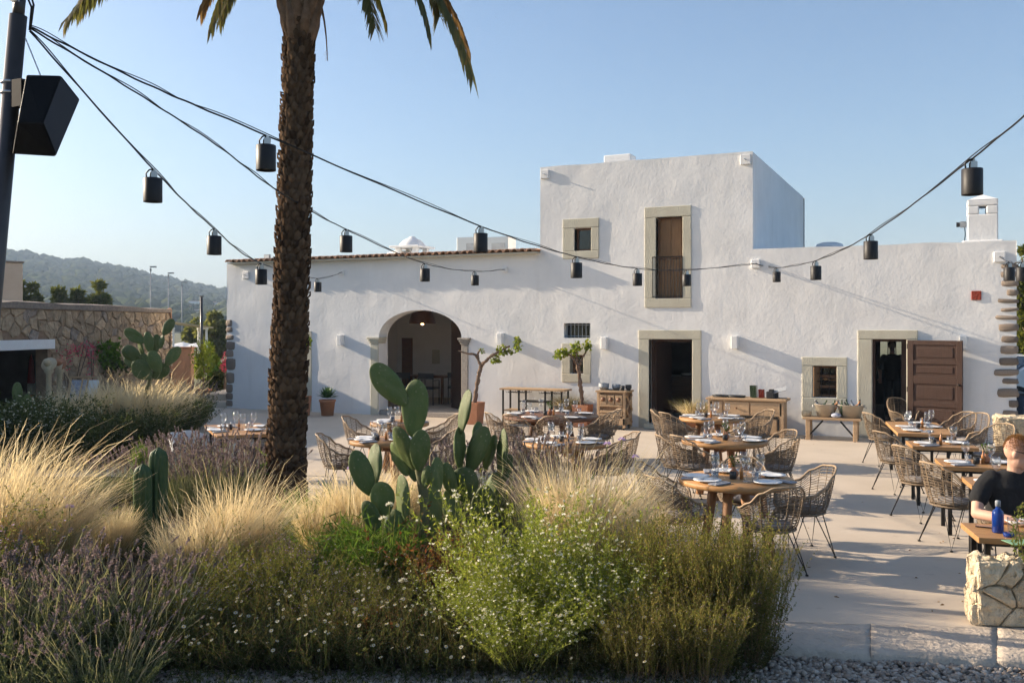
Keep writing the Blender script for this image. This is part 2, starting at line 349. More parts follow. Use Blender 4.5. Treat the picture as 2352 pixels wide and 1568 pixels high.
# ------------------------------------------------------------------ ground, terrace, gravel, beds, hills
def sheet(name, pts, z, m, kind='structure'):
    b = MB(); b.add([(p[0], p[1], z) for p in pts], [tuple(range(len(pts)))])
    o = b.build(name, m); o['kind'] = kind; return o
sheet('ground', [(-2500, -2500), (2500, -2500), (2500, 3500), (-2500, 3500)], -.16, 'field')
K0 = G(-900, 1400); K1 = G(1745, 1425); K2 = G(2900, 1462)
b = MB(); poly = [(-30, 25), (-30, K0.y), (K0.x, K0.y), (K1.x, K1.y), (K2.x, K2.y), (12, K2.y + 1), (12, 25)]
b.prism(poly[::-1], -.15, 0); struct('terrace', b, 'terrace')
A0 = G(-900, 1700, -.12); sheet('gravel_path', [(-14, 0), (8, -1), (9, K2.y + .6), (K1.x, K1.y + .1), (K0.x, K0.y + .2)], -.072, 'gravelbed')
def mound(name, pts, z0, hgt, m, seed):
    c = Vector((sum(p[0] for p in pts) / len(pts), sum(p[1] for p in pts) / len(pts), 0)); n = len(pts); vs = []; fs = []; rings = (1, .93, .8, .55, .25)
    for i, r in enumerate(rings):
        for p in pts:
            q = c + (Vector((p[0], p[1], 0)) - c) * r
            vs.append((q.x, q.y, z0 + hgt * (0, .55, .9, 1, 1)[i] + (.03 * mnoise.noise(Vector((q.x * 2, q.y * 2, seed))) if i else 0)))
    vs.append((c.x, c.y, z0 + hgt))
    for i in range(len(rings) - 1):
        for j in range(n): fs.append((i * n + j, i * n + (j + 1) % n, (i + 1) * n + (j + 1) % n, (i + 1) * n + j))
    k = (len(rings) - 1) * n
    for j in range(n): fs.append((k + j, k + (j + 1) % n, len(vs) - 1))
    b = MB(); b.add(vs, fs); struct(name, b, m, True)
def dens(pts, k=4):
    out = []
    for i in range(len(pts)):
        a, c = pts[i], pts[(i + 1) % len(pts)]
        out += [(a[0] + (c[0] - a[0]) * t / k, a[1] + (c[1] - a[1]) * t / k) for t in range(k)]
    return out
FB = [G(1735, 1520, -.1), G(1740, 1440), G(1600, 1260), G(1380, 1190), G(1050, 1165), G(760, 1160), G(560, 1100), G(200, 1080), G(-250, 1090), G(-350, 1560, -.1), G(400, 1566, -.1), G(1100, 1562, -.1)]
mound('garden_bed', dens([(p.x, p.y) for p in FB]), -.13, .2, 'soil', 1)
BB = [G(-150, 1080), G(150, 1035), G(385, 990), G(468, 966), G(462, 940), G(330, 925), G(0, 930), G(-160, 950)]
mound('rear_garden_bed', dens([(p.x, p.y) for p in BB]), -.02, .16, 'soil', 2)
# hills: heights along the ridge as seen over the garden
prof = [(-900, 600), (-500, 560), (-200, 560), (0, 574), (60, 581), (100, 590), (140, 602), (180, 597), (230, 606), (290, 617), (345, 632), (400, 646), (450, 657), (521, 670), (620, 684), (900, 700), (1500, 715), (2600, 720), (3600, 715)]
def ridge(u):
    for (a, va), (c, vc) in zip(prof, prof[1:]):
        if a <= u <= c: return va + (vc - va) * (u - a) / (c - a)
    return prof[0][1] if u < 0 else prof[-1][1]
def hillz(u, d):
    e = (HY - ridge(u)) / F * 950 * max(0, min(1, (d - 260) / 690)) ** 1.25
    q = P(u, HY, d)
    return -1.5 + e * (1 + .12 * mnoise.noise(Vector((q.x / 130, q.y / 130, 3)))) + 2.5 * mnoise.noise(Vector((q.x / 40, q.y / 40, 7)))
us = list(range(-900, 3600, 30)); ds = [140, 200, 260, 320, 380, 450, 520, 600, 680, 760, 840, 900, 950, 1010, 1100, 1250]
b = MB(); vs = []
for d in ds:
    for u in us:
        q = P(u, HY, d); z = hillz(u, d) if d <= 950 else hillz(u, 950) * (1 - (d - 950) / 500)
        vs.append((q.x, q.y, max(z, -1.5 if d > 150 else -.4)))
n = len(us)
b.add(vs, [(i * n + j, i * n + j + 1, (i + 1) * n + j + 1, (i + 1) * n + j) for i in range(len(ds) - 1) for j in range(n - 1)]); struct('hills', b, 'hill', True)
# the wood on the hillside
ico = bmesh.new(); bmesh.ops.create_icosphere(ico, subdivisions=1, radius=1)
IV = np.array([v.co[:] for v in ico.verts]); ico.faces.ensure_lookup_table(); IF = np.array([[v.index for v in f.verts] for f in ico.faces]); ico.free()
Vs = []; Fs = []; k = 0
for i in range(3600):
    u = rnd.uniform(-140, 580); d = 300 + 660 * rnd.random() ** .7
    if i < 420: d = rnd.uniform(930, 965)
    z = hillz(u, d); q = P(u, HY, d); s = rnd.uniform(1.8, 4.2) * (1.0 + .25 * (d > 925))
    jit = 1 + .28 * rng.standard_normal((len(IV), 1)).clip(-1.5, 1.5)
    Vs.append(IV * jit * np.array([s * 1.1, s * 1.1, s * .85]) + np.array([q.x, q.y, z + s * .55])); Fs.append(IF + k); k += len(IV)
o = link('hillside_wood', npmesh('hillside_wood', np.concatenate(Vs), np.concatenate(Fs)), leafmat('far_pines', [(.035, .05, .02), (.06, .075, .03), (.09, .095, .04)], .1)); tag(o, 'pine wood covering the far blue hill', 'wood', kind='stuff')

# ------------------------------------------------------------------ the white farmhouse
house = thing('farmhouse', 'long whitewashed farmhouse with a square two storey tower and an arched entrance', 'house')
XL, XT0, XT1, XR = FX(521), FX(1241), FX(1729), FX(2335)
ZL = FZ(880, 594); ZT = FZ(1485, 366); ZR = FZ(2030, 562)
def frect(u0, v0, u1, v1):
    um = (u0 + u1) / 2; return FX(u0), FX(u1), FZ(um, v1), FZ(um, v0)
op = {'arch': (FX(870), FX(1060), 0, FZ(965, 712)), 'mid': (FX(1491), FX(1590), 0, FZ(1540, 779)), 'tall': frect(1507, 498, 1568, 685), 'small_up': frect(1320, 523, 1358, 576),
      'barred': frect(1295, 742, 1356, 776), 'small_low': frect(1310, 815, 1340, 858), 'small_right': frect(1867, 840, 1922, 913), 'right': (FX(2003), FX(2082), 0, FZ(2044, 779)),
      'hidden': (FX(645), FX(700), 0, FZ(670, 775))}
ASP = FZ(965, 775)
def refine(a, st):
    a = sorted(set(round(x, 4) for x in a)); out = []
    for p, q in zip(a, a[1:]):
        k = max(1, int(math.ceil((q - p) / st))); out += [p + (q - p) * i / k for i in range(k)]
    return out + [a[-1]]
xb = [XL, XT0, XT1, XR]; zb = [0, ZL, ZR, ZT, ASP]
for x0, x1, z0, z1 in op.values(): xb += [x0, x1]; zb += [z0, z1]
xb = refine(xb, .16); zb = refine(zb, .16)
def topz(x): return ZL if x < XT0 else (ZT if x < XT1 else ZR)
def insideop(x, z): return any(x0 < x < x1 and z0 < z < z1 for x0, x1, z0, z1 in op.values())
def opdist(x, z): return min(max(max(x0 - x, x - x1, 0), max(z0 - z, z - z1, 0)) for x0, x1, z0, z1 in op.values())
b = MB(); idx = {}
def gv(x, z):
    k = (round(x, 4), round(z, 4))
    if k not in idx:
        m = min(1, opdist(x, z) / .2); a = .011
        dy = a * m * (mnoise.noise(Vector((x * 1.1, 0, z * 1.1))) + .5 * mnoise.noise(Vector((x * 3.1, 4, z * 2.7))))
        dz = .02 * mnoise.noise(Vector((x * 1.3, 9, 2))) if abs(z - topz(x + .001)) < .001 or abs(z - topz(x - .001)) < .001 else 0
        if z < .01: dz = -.02
        idx[k] = len(b.v); b.v.append((x, D + dy, z + dz))
    return idx[k]
for x0, x1 in zip(xb, xb[1:]):
    for z0, z1 in zip(zb, zb[1:]):
        xm, zm = (x0 + x1) / 2, (z0 + z1) / 2
        if zm > topz(xm) or insideop(xm, zm): continue
        b.f.append((gv(x0, z0), gv(x1, z0), gv(x1, z1), gv(x0, z1)))
# arch spandrels and every reveal
ax0, ax1, _, az = op['arch']; ac = (ax0 + ax1) / 2; aw = (ax1 - ax0) / 2; RD = .42
cur = [(ac - aw * math.cos(math.pi * i / 24), ASP + (az - ASP) * math.sin(math.pi * i / 24)) for i in range(25)]
for (xa, za), (xc, zc) in zip(cur, cur[1:]):
    k = len(b.v); b.v += [(xa, D, za), (xc, D, zc), (xc, D, az), (xa, D, az), (xa, D, za), (xc, D, zc), (xa, D + RD, za), (xc, D + RD, zc)]
    b.f += [(k, k + 1, k + 2, k + 3), (k + 4, k + 6, k + 7, k + 5)]
for nm, (x0, x1, z0, z1) in op.items():
    zt = ASP if nm == 'arch' else z1
    k = len(b.v); b.v += [(x0, D, z0), (x1, D, z0), (x1, D, zt), (x0, D, zt), (x0, D + RD, z0), (x1, D + RD, z0), (x1, D + RD, zt), (x0, D + RD, zt)]
    b.f += [(k, k + 3, k + 7, k + 4), (k + 1, k + 5, k + 6, k + 2)] + ([(k, k + 4, k + 5, k + 1)] if z0 > .05 else []) + ([(k + 3, k + 2, k + 6, k + 7)] if nm != 'arch' else [])
b.build('wall', 'plaster', house, True)
YB = D + 7.6
b = MB()
def q4(*p):
    k = len(b.v); b.v += p; b.f.append(tuple(range(k, k + len(p))))
q4((XL, D, -.02), (XL, D, ZL), (XL, YB, ZL), (XL, YB, -.02))
q4((XR, D, -.02), (XR, YB, -.02), (XR, YB, ZR), (XR, D, ZR))
q4((XT0, D, ZL - .3), (XT0, D, ZT), (XT0, YB + .4, ZT), (XT0, YB + .4, ZL - .3))
q4((XL, YB, -.02), (XL, YB, ZL), (XT0, YB, ZL), (XT0, YB, -.02))
q4((XT0, YB + .4, -.02), (XT0, YB + .4, ZT), (XT1, YB + .4, ZT), (XT1, YB + .4, -.02))
q4((XL, D, ZL - .05), (XT0, D, ZL - .05), (XT0, YB, ZL - .05), (XL, YB, ZL - .05))
q4((XT0, D, ZT - .04), (XT1, D, ZT - .04), (XT1, YB + .4, ZT - .04), (XT0, YB + .4, ZT - .04))
q4((XT1, D, ZR - .04), (XR, D, ZR - .04), (XR, YB, ZR - .04), (XT1, YB, ZR - .04))
b.build('rear_wall', 'plaster', house)
# the tower's shaded side has a subdivided sheet of its own
b = MB(); ny = 24
YT = FP(1845, 500, 1).y and 0
k = (1845 - CX) / F; YT = XT1 / (FWD.x + k * RT.x) * (FWD.y + k * RT.y)
b.span(XT1 - .25, XT1 + .002, D + .012, YT, ZR - .3, ZT - .002); b.build('tower_side', 'plaster', house, False, .02)
# back wall of right wing with a window to the light
wx0, wx1 = FX(2022, YB), FX(2076, YB); wz0, wz1 = FZ(2050, 832, YB), FZ(2050, 776, YB)
b = MB()
for x0, x1, z0, z1 in ((XT1, wx0, 0, ZR), (wx1, XR, 0, ZR), (wx0, wx1, 0, wz0), (wx0, wx1, wz1, ZR)): b.span(x0, x1, YB - .1, YB, z0, z1)
for i in range(1, 3): b.span(wx0 + (wx1 - wx0) * i / 3 - .012, wx0 + (wx1 - wx0) * i / 3 + .012, YB - .07, YB - .04, wz0, wz1)
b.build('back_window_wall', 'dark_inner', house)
# rooms: floors, ceilings, partitions
b = MB()
b.span(XL + .05, XT0 + 3, D + .16, YB - .02, 0.0, .12); b.span(XT0 + 3.01, XR - .05, D + .10, YB - .02, 0, .10); b.build('room_floor', 'terrace', house)
b = MB()
ry = D + 4.4
b.span(-15.2, -9.0, ry, ry + .1, .12, 3.1); b.span(-15.3, -15.2, D + .45, ry, .12, 3.1); b.span(-9.0, -8.9, D + .45, ry, .12, 3.1); b.span(-15.3, -8.9, D + .45, ry, 3.1, 3.2)
b.build('arch_room', 'inner', house)
b = MB()
for x0, x1 in ((FX(1491) - 1.6, FX(1590) + 1.2), (FX(1320) - .7, FX(1358) + .5)):
    b.span(x0 - .1, x0, D + .45, D + 4, .1, 2.98); b.span(x1, x1 + .1, D + .45, D + 4, .1, 2.98); b.span(x0, x1, D + 4, D + 4.1, .1, 2.98)
b.span(XT0, XT1, D + .45, D + 5, 3.0, 3.1); b.span(XT1 + 1.5, XT1 + 1.6, D + .45, YB - .1, .1, ZR - .1); b.span(XR - .5, XR - .4, D + .45, YB - .1, .1, ZR - .1)
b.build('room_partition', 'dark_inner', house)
# stone surrounds: lintel, jambs, sill
def surround(parent, outer, inner, sill=True, pr=.024, lib='lime'):
    ox0, ox1, oz0, oz1 = outer; ix0, ix1, iz0, iz1 = inner; y0, y1 = D - pr, D + .16
    MB().span(ox0, ox1, y0, y1, iz1, oz1).build('lintel', lib, parent, False, .012)
    zb_ = iz0 if sill else max(oz0, 0)
    MB().span(ox0, ix0, y0 + .004, y1, zb_, iz1 - .003).build('jamb', lib, parent, False, .012)
    MB().span(ix1, ox1, y0 + .003, y1, zb_, iz1 - .003).build('jamb', lib, parent, False, .012)
    if sill: MB().span(ox0 + .002, ox1 - .002, y0 - .002, y1, oz0, iz0 - .003).build('sill', lib, parent, False, .012)
def win_leaf(name, inner, y, m, split=1, back='pane'):
    x0, x1, z0, z1 = inner; b = MB(); t = .05
    b.span(x0, x0 + t, y, y + .05, z0, z1); b.span(x1 - t, x1, y, y + .05, z0, z1); b.span(x0 + t, x1 - t, y, y + .05, z0, z0 + t); b.span(x0 + t, x1 - t, y, y + .05, z1 - t, z1)
    for i in range(1, split + 1):
        zz = z0 + (z1 - z0) * i / (split + 1); b.span(x0 + t, x1 - t, y + .003, y + .047, zz - .025, zz + .025)
    w = b.build(name, m, house, False, .004)
    if back: MB().span(x0 + t * .5, x1 - t * .5, y + .022, y + .03, z0 + t * .5, z1 - t * .5).build('pane', back, w)
    return w
wn = win_leaf('window', op['small_up'], D + .13, 'sash', 0); surround(wn, frect(1293, 502, 1376, 594), op['small_up'])
x0, x1, z0, z1 = op['small_up']; MB().span(x0, x1, D + .24, D + .27, z0, z1).build('shutter', 'shutter', wn)
dw = win_leaf('balcony_window', op['tall'], D + .14, 'sash', 1, None); surround(dw, frect(1481, 474, 1588, 706), op['tall'])
x0, x1, z0, z1 = op['tall']; zm = (z0 + z1) / 2
for i in range(2):
    xa = x0 + .05 + i * (x1 - x0 - .1) / 2; xc = xa + (x1 - x0 - .1) / 2
    MB().span(xa, xc - .006, D + .155, D + .18, z0 + .05, zm - .03).build('panel', 'shutter', dw, False, .006)
    MB().span(xa, xc - .006, D + .155, D + .18, zm + .03, z1 - .05).build('panel', 'shutter', dw, False, .006)
b = MB(); rx0, rx1 = FX(1499, D), FX(1568, D); rz0, rz1 = FZ(1530, 684), FZ(1530, 590); ry_ = D - .02
b.tube([(rx0, ry_, rz1), (rx1, ry_, rz1)], .011, 6); b.tube([(rx0, ry_, rz0 + .03), (rx1, ry_, rz0 + .03)], .009, 6)
for i in range(11):
    x = rx0 + (rx1 - rx0) * i / 10; b.tube([(x, ry_, rz0), (x, ry_, rz1)], .007, 5)
b.build('railing', 'metal', dw)
wb = win_leaf('barred_window', op['barred'], D + .2, 'black', 0); x0, x1, z0, z1 = op['barred']
MB().span(x0, x1, D + .34, D + .36, z0, z1).build('room_shade_sheet', 'slate', wb)  # dark sheet painted in for the shade behind the bars
b = MB()
for i in range(7): x = x0 + (x1 - x0) * (i + .5) / 7; b.tube([(x, D + .1, z0 - .01), (x, D + .1, z1 + .01)], .009, 5)
for i in range(2): z = z0 + (z1 - z0) * (.12 + .76 * i); b.tube([(x0 - .01, D + .092, z), (x1 + .01, D + .092, z)], .008, 5)
b.build('window_bars', 'bowl', wb)
wl = win_leaf('low_window', op['small_low'], D + .16, 'sash', 0); surround(wl, frect(1291, 788, 1357, 878), op['small_low'])
x0, x1, z0, z1 = op['small_low']; MB().span(x0, x1, D + .34, D + .36, z0, z1).build('room_shade_sheet', 'slate', wl)  # dark sheet stands in for shade inside the low window
wr = win_leaf('shutter_window', op['small_right'], D + .17, 'sash', 2); surround(wr, frect(1842, 820, 1946, 962), op['small_right'])
x0, x1, z0, z1 = op['small_right']; MB().span(x0, x1, D + .39, D + .41, z0, z1).build('room_shade_sheet', 'slate', wr)  # dark sheet in place of the unlit room behind the panes
MB().box((0, 0, 0), (.3, .03, z1 - z0 - .04), Matrix.Translation((x0 + .07, D + .12, (z0 + z1) / 2)) @ Matrix.Rotation(R(68), 4, 'Z')).build('shutter', 'shutter', wr, False, .004)
b = MB()
for i in range(1, 3): x = x0 + (x1 - x0) * i / 3; b.tube([(x, D + .09, z0), (x, D + .09, z1)], .007, 5)
for i in range(1, 4): z = z0 + (z1 - z0) * i / 4; b.tube([(x0, D + .085, z), (x1, D + .085, z)], .007, 5)
b.build('window_bars', 'metal', wr)
# doors
dm = MB(); x0, x1, z0, z1 = op['mid']
dm.span(x0, x0 + .06, D + .17, D + .26, .1, z1); dm.span(x1 - .05, x1, D + .17, D + .26, .1, z1); dm.span(x0 + .06, x1 - .05, D + .17, D + .26, z1 - .06, z1)
dmid = dm.build('doorway', 'door', house); surround(dmid, (FX(1467), FX(1611), 0, FZ(1540, 758)), op['mid'], False)
MB().box((0, 0, 0), (.9, .045, z1 - .2), Matrix.Translation((x0 + .13, D + .68, z1 / 2 + .03)) @ Matrix.Rotation(R(83), 4, 'Z')).build('door_leaf', 'door', dmid, False, .005)
MB().span(x0 - .05, x1 + .05, D - .28, D + .1, .004, .10).build('threshold', 'lime', dmid, False, .015)
MB().span(x0 - .4, x1 - .2, D + 2.6, D + 3.3, .1, 1.0).build('counter', 'wooddark', dmid)
b = MB()
for i in range(5): b.lathe([(.0, 0), (.12, 0), (.13, .05)], 14, (x0 + .1 + .24 * i, D + 2.9, 1.02))
b.build('stacked_plates', 'plate', dmid, True)
dr = MB(); x0, x1, z0, z1 = op['right']
dr.span(x0, x0 + .05, D + .17, D + .26, .1, z1); dr.span(x1 - .1, x1, D + .17, D + .26, .1, z1); dr.span(x0 + .05, x1 - .1, D + .17, D + .26, z1 - .05, z1)
dright = dr.build('doorway', 'door', house); surround(dright, (FX(1970), FX(2108), 0, FZ(2040, 758)), op['right'], False)
MB().span(x0 - .05, x1 + .05, D - .2, D + .09, .004, .09).build('threshold', 'lime', dright, False, .015)
# the open panelled door leaf
LW = 1.0; hinge = Vector((FX(2085, D - .08), D - .07, .04)); hz = FZ(2085, 781) - .04
lf = bpy.data.objects.new('door_leaf', None)
T = Matrix.Translation(hinge) @ Matrix.Rotation(R(-13), 4, 'Z'); b = MB(); st = .11
b.box((.05 + st / 2 - .05, 0, hz / 2), (st, .05, hz), T); b.box((LW - st / 2, 0, hz / 2), (st, .05, hz), T)
lev = [0, .10, .48, .60, .86, 1.0]
rails = [(0, .12), (hz * .33, .10), (hz * .56, .16), (hz * .76, .08), (hz - .09, .09)]
for z, h in rails: b.box(((LW) / 2, 0, z + h / 2), (LW - 2 * st - .001, .048, h), T)
leaf = b.build('door_leaf', 'door', house, False, .006)
for (z, h), (z2, h2) in zip(rails, rails[1:]):
    MB().box((LW / 2, .004, (z + h + z2) / 2), (LW - 2 * st + .01, .018, z2 - z - h + .01), T).build('door_panel', 'door', leaf)
    MB().box((LW / 2, -.008, (z + h + z2) / 2), (LW - 2 * st - .12, .02, z2 - z - h - .10), T).build('door_panel', 'door', leaf, False, .008)
MB().lathe([(0, -.03), (.02, -.03), (.02, .03), (0, .03)], 10, T=T @ Matrix.Translation((LW - .06, -.04, hz * .56)) @ Matrix.Rotation(R(90), 4, 'X')).build('handle', 'metal', leaf, True)
b = MB()
for z in (.2, hz * .5, hz - .12): b.tube([(-.008, 0, z - .05), (-.008, 0, z + .05)], .013, 8, T=T)
b.build('hinges', 'metal', leaf)
b = MB(); b.span(op['hidden'][0], op['hidden'][1], D + .17, D + .22, .0, op['hidden'][3]); dh = b.build('doorway', 'door', house); surround(dh, (FX(625), FX(716), 0, FZ(670, 760)), op['hidden'], False)
# arch pilasters, step, leaf, lamp, furniture inside
ar = MB(); ar.span(ax0 - .02, ax1 + .02, D + .02, D + .158, .002, .115); arch = ar.build('entrance_step', 'limeband', house, False, .01)
def pil(x0, x1, m):
    MB().span(x0, x1, D - .03, D + .3, 0, ASP - .16).build('pilaster', m, arch, False, .015)
    b = MB()
    for i, (e, h) in enumerate(((.02, .05), (.045, .05), (.07, .055))): b.span(x0 - e, x1 + e, D - .03 - e, D + .3, ASP - .16 + i * .053 + .002, ASP - .16 + i * .053 + h)
    b.build('capital', m, arch, False, .008)
pil(FX(852), ax0 - .004, 'lime'); pil(ax1 + .004, FX(1076), 'limeband')
MB().box((0, 0, 0), (1.3, .06, 2.3), Matrix.Translation((ax1 - .55, D + 1.0, 1.28)) @ Matrix.Rotation(R(-42), 4, 'Z')).build('arch_door_leaf', 'door', arch, False, .01)
q0, q1 = FX(924, ry), FX(948, ry); MB().span(q0, q1, ry - .03, ry - .004, .12, FZ(936, 776, ry)).build('inner_door', 'wooddark', arch)
q0, q1 = FX(993, ry), FX(1010, ry); MB().span(q0, q1, ry - .02, ry - .003, FZ(1000, 835, ry), FZ(1000, 803, ry)).build('niche', 'lime', arch)
pl = FP(970, 728, D + 2.2)
lamp = thing('pendant_lamp', 'wide dark wicker pendant lamp glowing inside the arched entrance', 'lamp', (pl.x, pl.y, pl.z))
MB().lathe([(.36, -.18), (.355, -.1), (.30, .08), (.24, .16), (.22, .17), (.29, .07), (.34, -.1), (.345, -.18)], 24).build('lamp_shade', 'wooddark', lamp, True)
MB().ell((0, 0, -.17), (.04, .04, .05)).build('bulb', 'bulb', lamp, True)
MB().tube([(0, 0, .16), (0, 0, 3.1 - pl.z)], .006, 5).build('cord', 'metal', lamp)
# roof tiles along the eave
ov = .25; e0 = FX(516, D - ov); b = MB(); seg = 8; r0, r1 = .088, .072; L = .5
vs = []
for yy, rr, zz in ((0, r0, 0), (L, r1, .045)):
    for rad in (rr, rr - .014):
        for i in range(seg + 1):
            a = math.pi * i / seg; vs.append((rad * math.cos(a), yy, zz + rad * math.sin(a) * .85))
n1 = seg + 1; fs = []
for i in range(seg):
    fs += [(i, i + 1, 2 * n1 + i + 1, 2 * n1 + i), (n1 + i + 1, n1 + i, 3 * n1 + i, 3 * n1 + i + 1), (i + 1, i, n1 + i, n1 + i + 1)]
tm = MB().add(vs, fs).mesh('roof_tile', True); tm.materials.append(M['tile'])
roof = MB().span(e0 + .05, XT0 - .02, D - ov + .04, D + 2, ZL - .012, ZL + .022).build('roof', 'lime', house)
nt_ = int((XT0 - e0) / .19)
for i in range(nt_):
    o = bpy.data.objects.new('roof_tile', tm); COL.objects.link(o); o.parent = roof
    o.location = (e0 + .1 + .19 * i + rnd.uniform(-.008, .008), D - ov + rnd.uniform(-.02, .015), ZL + .026 + rnd.uniform(0, .008)); o.rotation_euler = (0, rnd.uniform(-.05, .05), rnd.uniform(-.03, .03))
b = MB()
for i in range(nt_):
    x = e0 + .195 + .19 * i
    b.add([(x - .1, D - ov + .015, ZL + .07), (x, D - ov + .015, ZL + .026), (x + .1, D - ov + .015, ZL + .07), (x - .1, D + .5, ZL + .1), (x, D + .5, ZL + .05), (x + .1, D + .5, ZL + .1)], [(0, 1, 4, 3), (1, 2, 5, 4)])
b.build('pan_tiles', 'tile', roof)
# corner stones left bare at both ends
def blob(seed, sq=3.0):
    r = random.Random(seed); bm = bmesh.new(); bmesh.ops.create_cube(bm, size=2); bmesh.ops.subdivide_edges(bm, edges=bm.edges[:], cuts=2, use_grid_fill=True)
    for v in bm.verts:
        p = v.co; q = (abs(p.x) ** sq + abs(p.y) ** sq + abs(p.z) ** sq) ** (1 / sq); v.co = p / q
        v.co *= 1 + .13 * mnoise.noise(v.co * 1.7 + Vector((seed * 3.1, 0, 0)))
    me = bpy.data.meshes.new('stone'); bm.to_mesh(me); bm.free(); me.polygons.foreach_set('use_smooth', [True] * len(me.polygons)); return me
QB = [blob(i, 6.5) for i in range(5)]
for m_ in QB: m_.materials.append(M['quoin'])
def quoin(x, z, wx, wz, y=D):
    o = bpy.data.objects.new('corner_stone', rnd.choice(QB)); COL.objects.link(o); o.parent = house; o.location = (x, y + .055, z); o.scale = (wx / 2, .085, wz / 2); o.rotation_euler = (0, rnd.uniform(-.06, .06), 0)
for v, wpx, hpx in ((742, 16, 16), (757, 17, 12), (775, 20, 12), (794, 24, 20), (812, 20, 16), (836, 26, 28), (868, 22, 26), (892, 18, 20), (910, 18, 16), (926, 17, 14)):
    s = 25.8 / F; quoin(XL + wpx * s * .5 - .01, FZ(532, v), wpx * s * 1.15, hpx * s)
for v, l, hpx in ((612, 33, 12), (630, 34, 14), (651, 33, 13), (672, 22, 14), (691, 40, 9), (711, 34, 8), (729, 44, 9), (752, 38, 17), (779, 32, 15), (803, 34, 19), (830, 36, 17), (855, 46, 15), (875, 30, 12), (902, 40, 20), (927, 18, 16), (951, 30, 18)):
    s = 18.2 / F; quoin(XR - l * s * .5 + .02, FZ(2320, v), l * s * 1.12, hpx * s * 1.05)
# wall plates where cables are tied
def plate(u, v, wpx):
    p = FP(u, v); s = wpx * p.y / (FWD.y + (u - CX) / F * RT.y) / F
    MB().span(p.x - s / 2, p.x + s / 2, D - .05, D + .03, p.z - s / 2, p.z + s / 2).build('cable_plate', 'plaster', house, False, .012)
    MB().tube([(p.x, D - .13, p.z), (p.x, D - .04, p.z)], .014, 6).build('cable_hook', 'steel', house)
for a in ((1252, 401, 20), (1713, 367, 23), (1736, 606, 20), (2296, 590, 24), (566, 632, 16), (785, 626, 12), (1160, 619, 12)): plate(*a)
vr = frect(2231, 668, 2254, 689); MB().span(vr[0], vr[1], D - .02, D + .02, vr[2], vr[3]).build('clay_vent', 'redclay', house, False, .01)
# chimneys, domes and units on the roofs
def top(u, v, y): p = FP(u, v, y); return p
c = FP(947, 575, D + 3.5); ch = thing('domed_chimney', 'small white domed chimney with square smoke holes above the tiled roof', 'chimney', (c.x, c.y, ZL - .05))
hh = max(.02, FZ(947, 567, D + 3.5) - ZL - .59)
b = MB(); s_ = .36
for dx in (-1, 1):
    for dy in (-1, 1): b.box((dx * s_ * .8, dy * s_ * .8, .3 + hh * .5), (.16, .16, .6 + hh))
b.box((0, 0, .12 + hh * .5), (.72, .72, .5 + hh)); b.build('chimney_stack', 'plaster', ch, False, .03)
b = MB(); b.box((0, 0, .62 + hh), (.98, .98, .06)); b.build('chimney_cap', 'plaster', ch, False, .02)
MB().lathe([(.40, .64 + hh), (.36, .72 + hh), (.26, .82 + hh), (.13, .88 + hh), (.08, .93 + hh), (0, .95 + hh)], 18).build('dome', 'plaster', ch, True)
def dome(u, v, y, rx, zbase, lab):
    p = FP(u, v, y); d_ = MB().lathe([(rx, zbase - p.z - .1), (rx, -.03), (rx * .85, rx * .16), (rx * .5, rx * .28), (0, rx * .32)], 20).build('roof_dome', 'plaster', None, True); d_.location = p
    tag(d_, lab, 'chimney', None)
dome(918, 586, D + 3.6, .42, ZL, 'low white rounded hump beside the domed chimney')
dome(1905, 566, D + 3.5, .34, ZR, 'low white dome on the right wing roof beside the tower')
p = FP(1424, 371, D + 4); b = MB(); b.box((0, 0, -.1), (.75, .5, .5)); tag(b.build('tower_vent', 'plaster', None, False, .03), 'small white vent block peeping over the tower parapet', 'chimney').location = p
p = FP(1093, 573, D + 3.4)
for u, lab in ((1088, 'grey air unit on the tiled roof, left one'), (1146, 'grey air unit on the tiled roof, nearer the tower')):
    p = FP(u, 570, D + 3.2); t_ = thing('air_unit', lab, 'air conditioner', (p.x, p.y, ZL - .03), 0, 'air units on the roof')
    h_ = p.z - ZL + .12; MB().box((0, 0, h_ / 2 + .1), (.8, .5, h_ + .2)).build('case', 'steel', t_, False, .01); MB().box((.1, -.255, h_ * .7 + .1), (.4, .02, h_ * .35)).build('grille', 'bowl', t_)
p = FP(614, 588, D + .25); t_ = thing('floodlight', 'small floodlight on the tiled roof left of the palm trunk', 'floodlight', (p.x, p.y, ZL + .03))
MB().box((0, 0, .14), (.2, .05, .15)).build('lamp_case', 'bowl', t_, False, .01); MB().box((0, -.027, .14), (.16, .006, .11)).build('lens', 'steel', t_); MB().tube([(-.09, 0, 0), (-.09, 0, .1), (.09, 0, .1), (.09, 0, 0)], .008, 5).build('bracket', 'metal', t_)
# right chimney with a hole through its head
c = FP(2256, 548, D + .5); s = .24; h = FZ(2256, 462, D + .5) - c.z
t_ = thing('chimney_stack', 'tall white square chimney with a hole through its head on right wing', 'chimney', (c.x, c.y, ZR - .06))
h += (c.z - ZR) + .06; w_ = .27; hz0, hz1 = h - .28, h - .12
b = MB(); b.span(-w_, w_, -w_, w_, 0, hz0); b.span(-w_, -.06, -w_, w_, hz0, hz1); b.span(.06, w_, -w_, w_, hz0, hz1); b.span(-w_, w_, -w_, w_, hz1, h); b.prism([(-.36, -.36), (.36, -.36), (.36, .36), (-.36, .36)], -.02, .10)
b.build('shaft', 'plaster', t_, False, .025)
MB().add([(-w_, -w_, h), (w_, -w_, h), (w_, w_, h), (-w_, w_, h), (0, 0, h + .13)], [(0, 1, 4), (1, 2, 4), (2, 3, 4), (3, 0, 4)]).build('chimney_cap', 'plaster', t_)
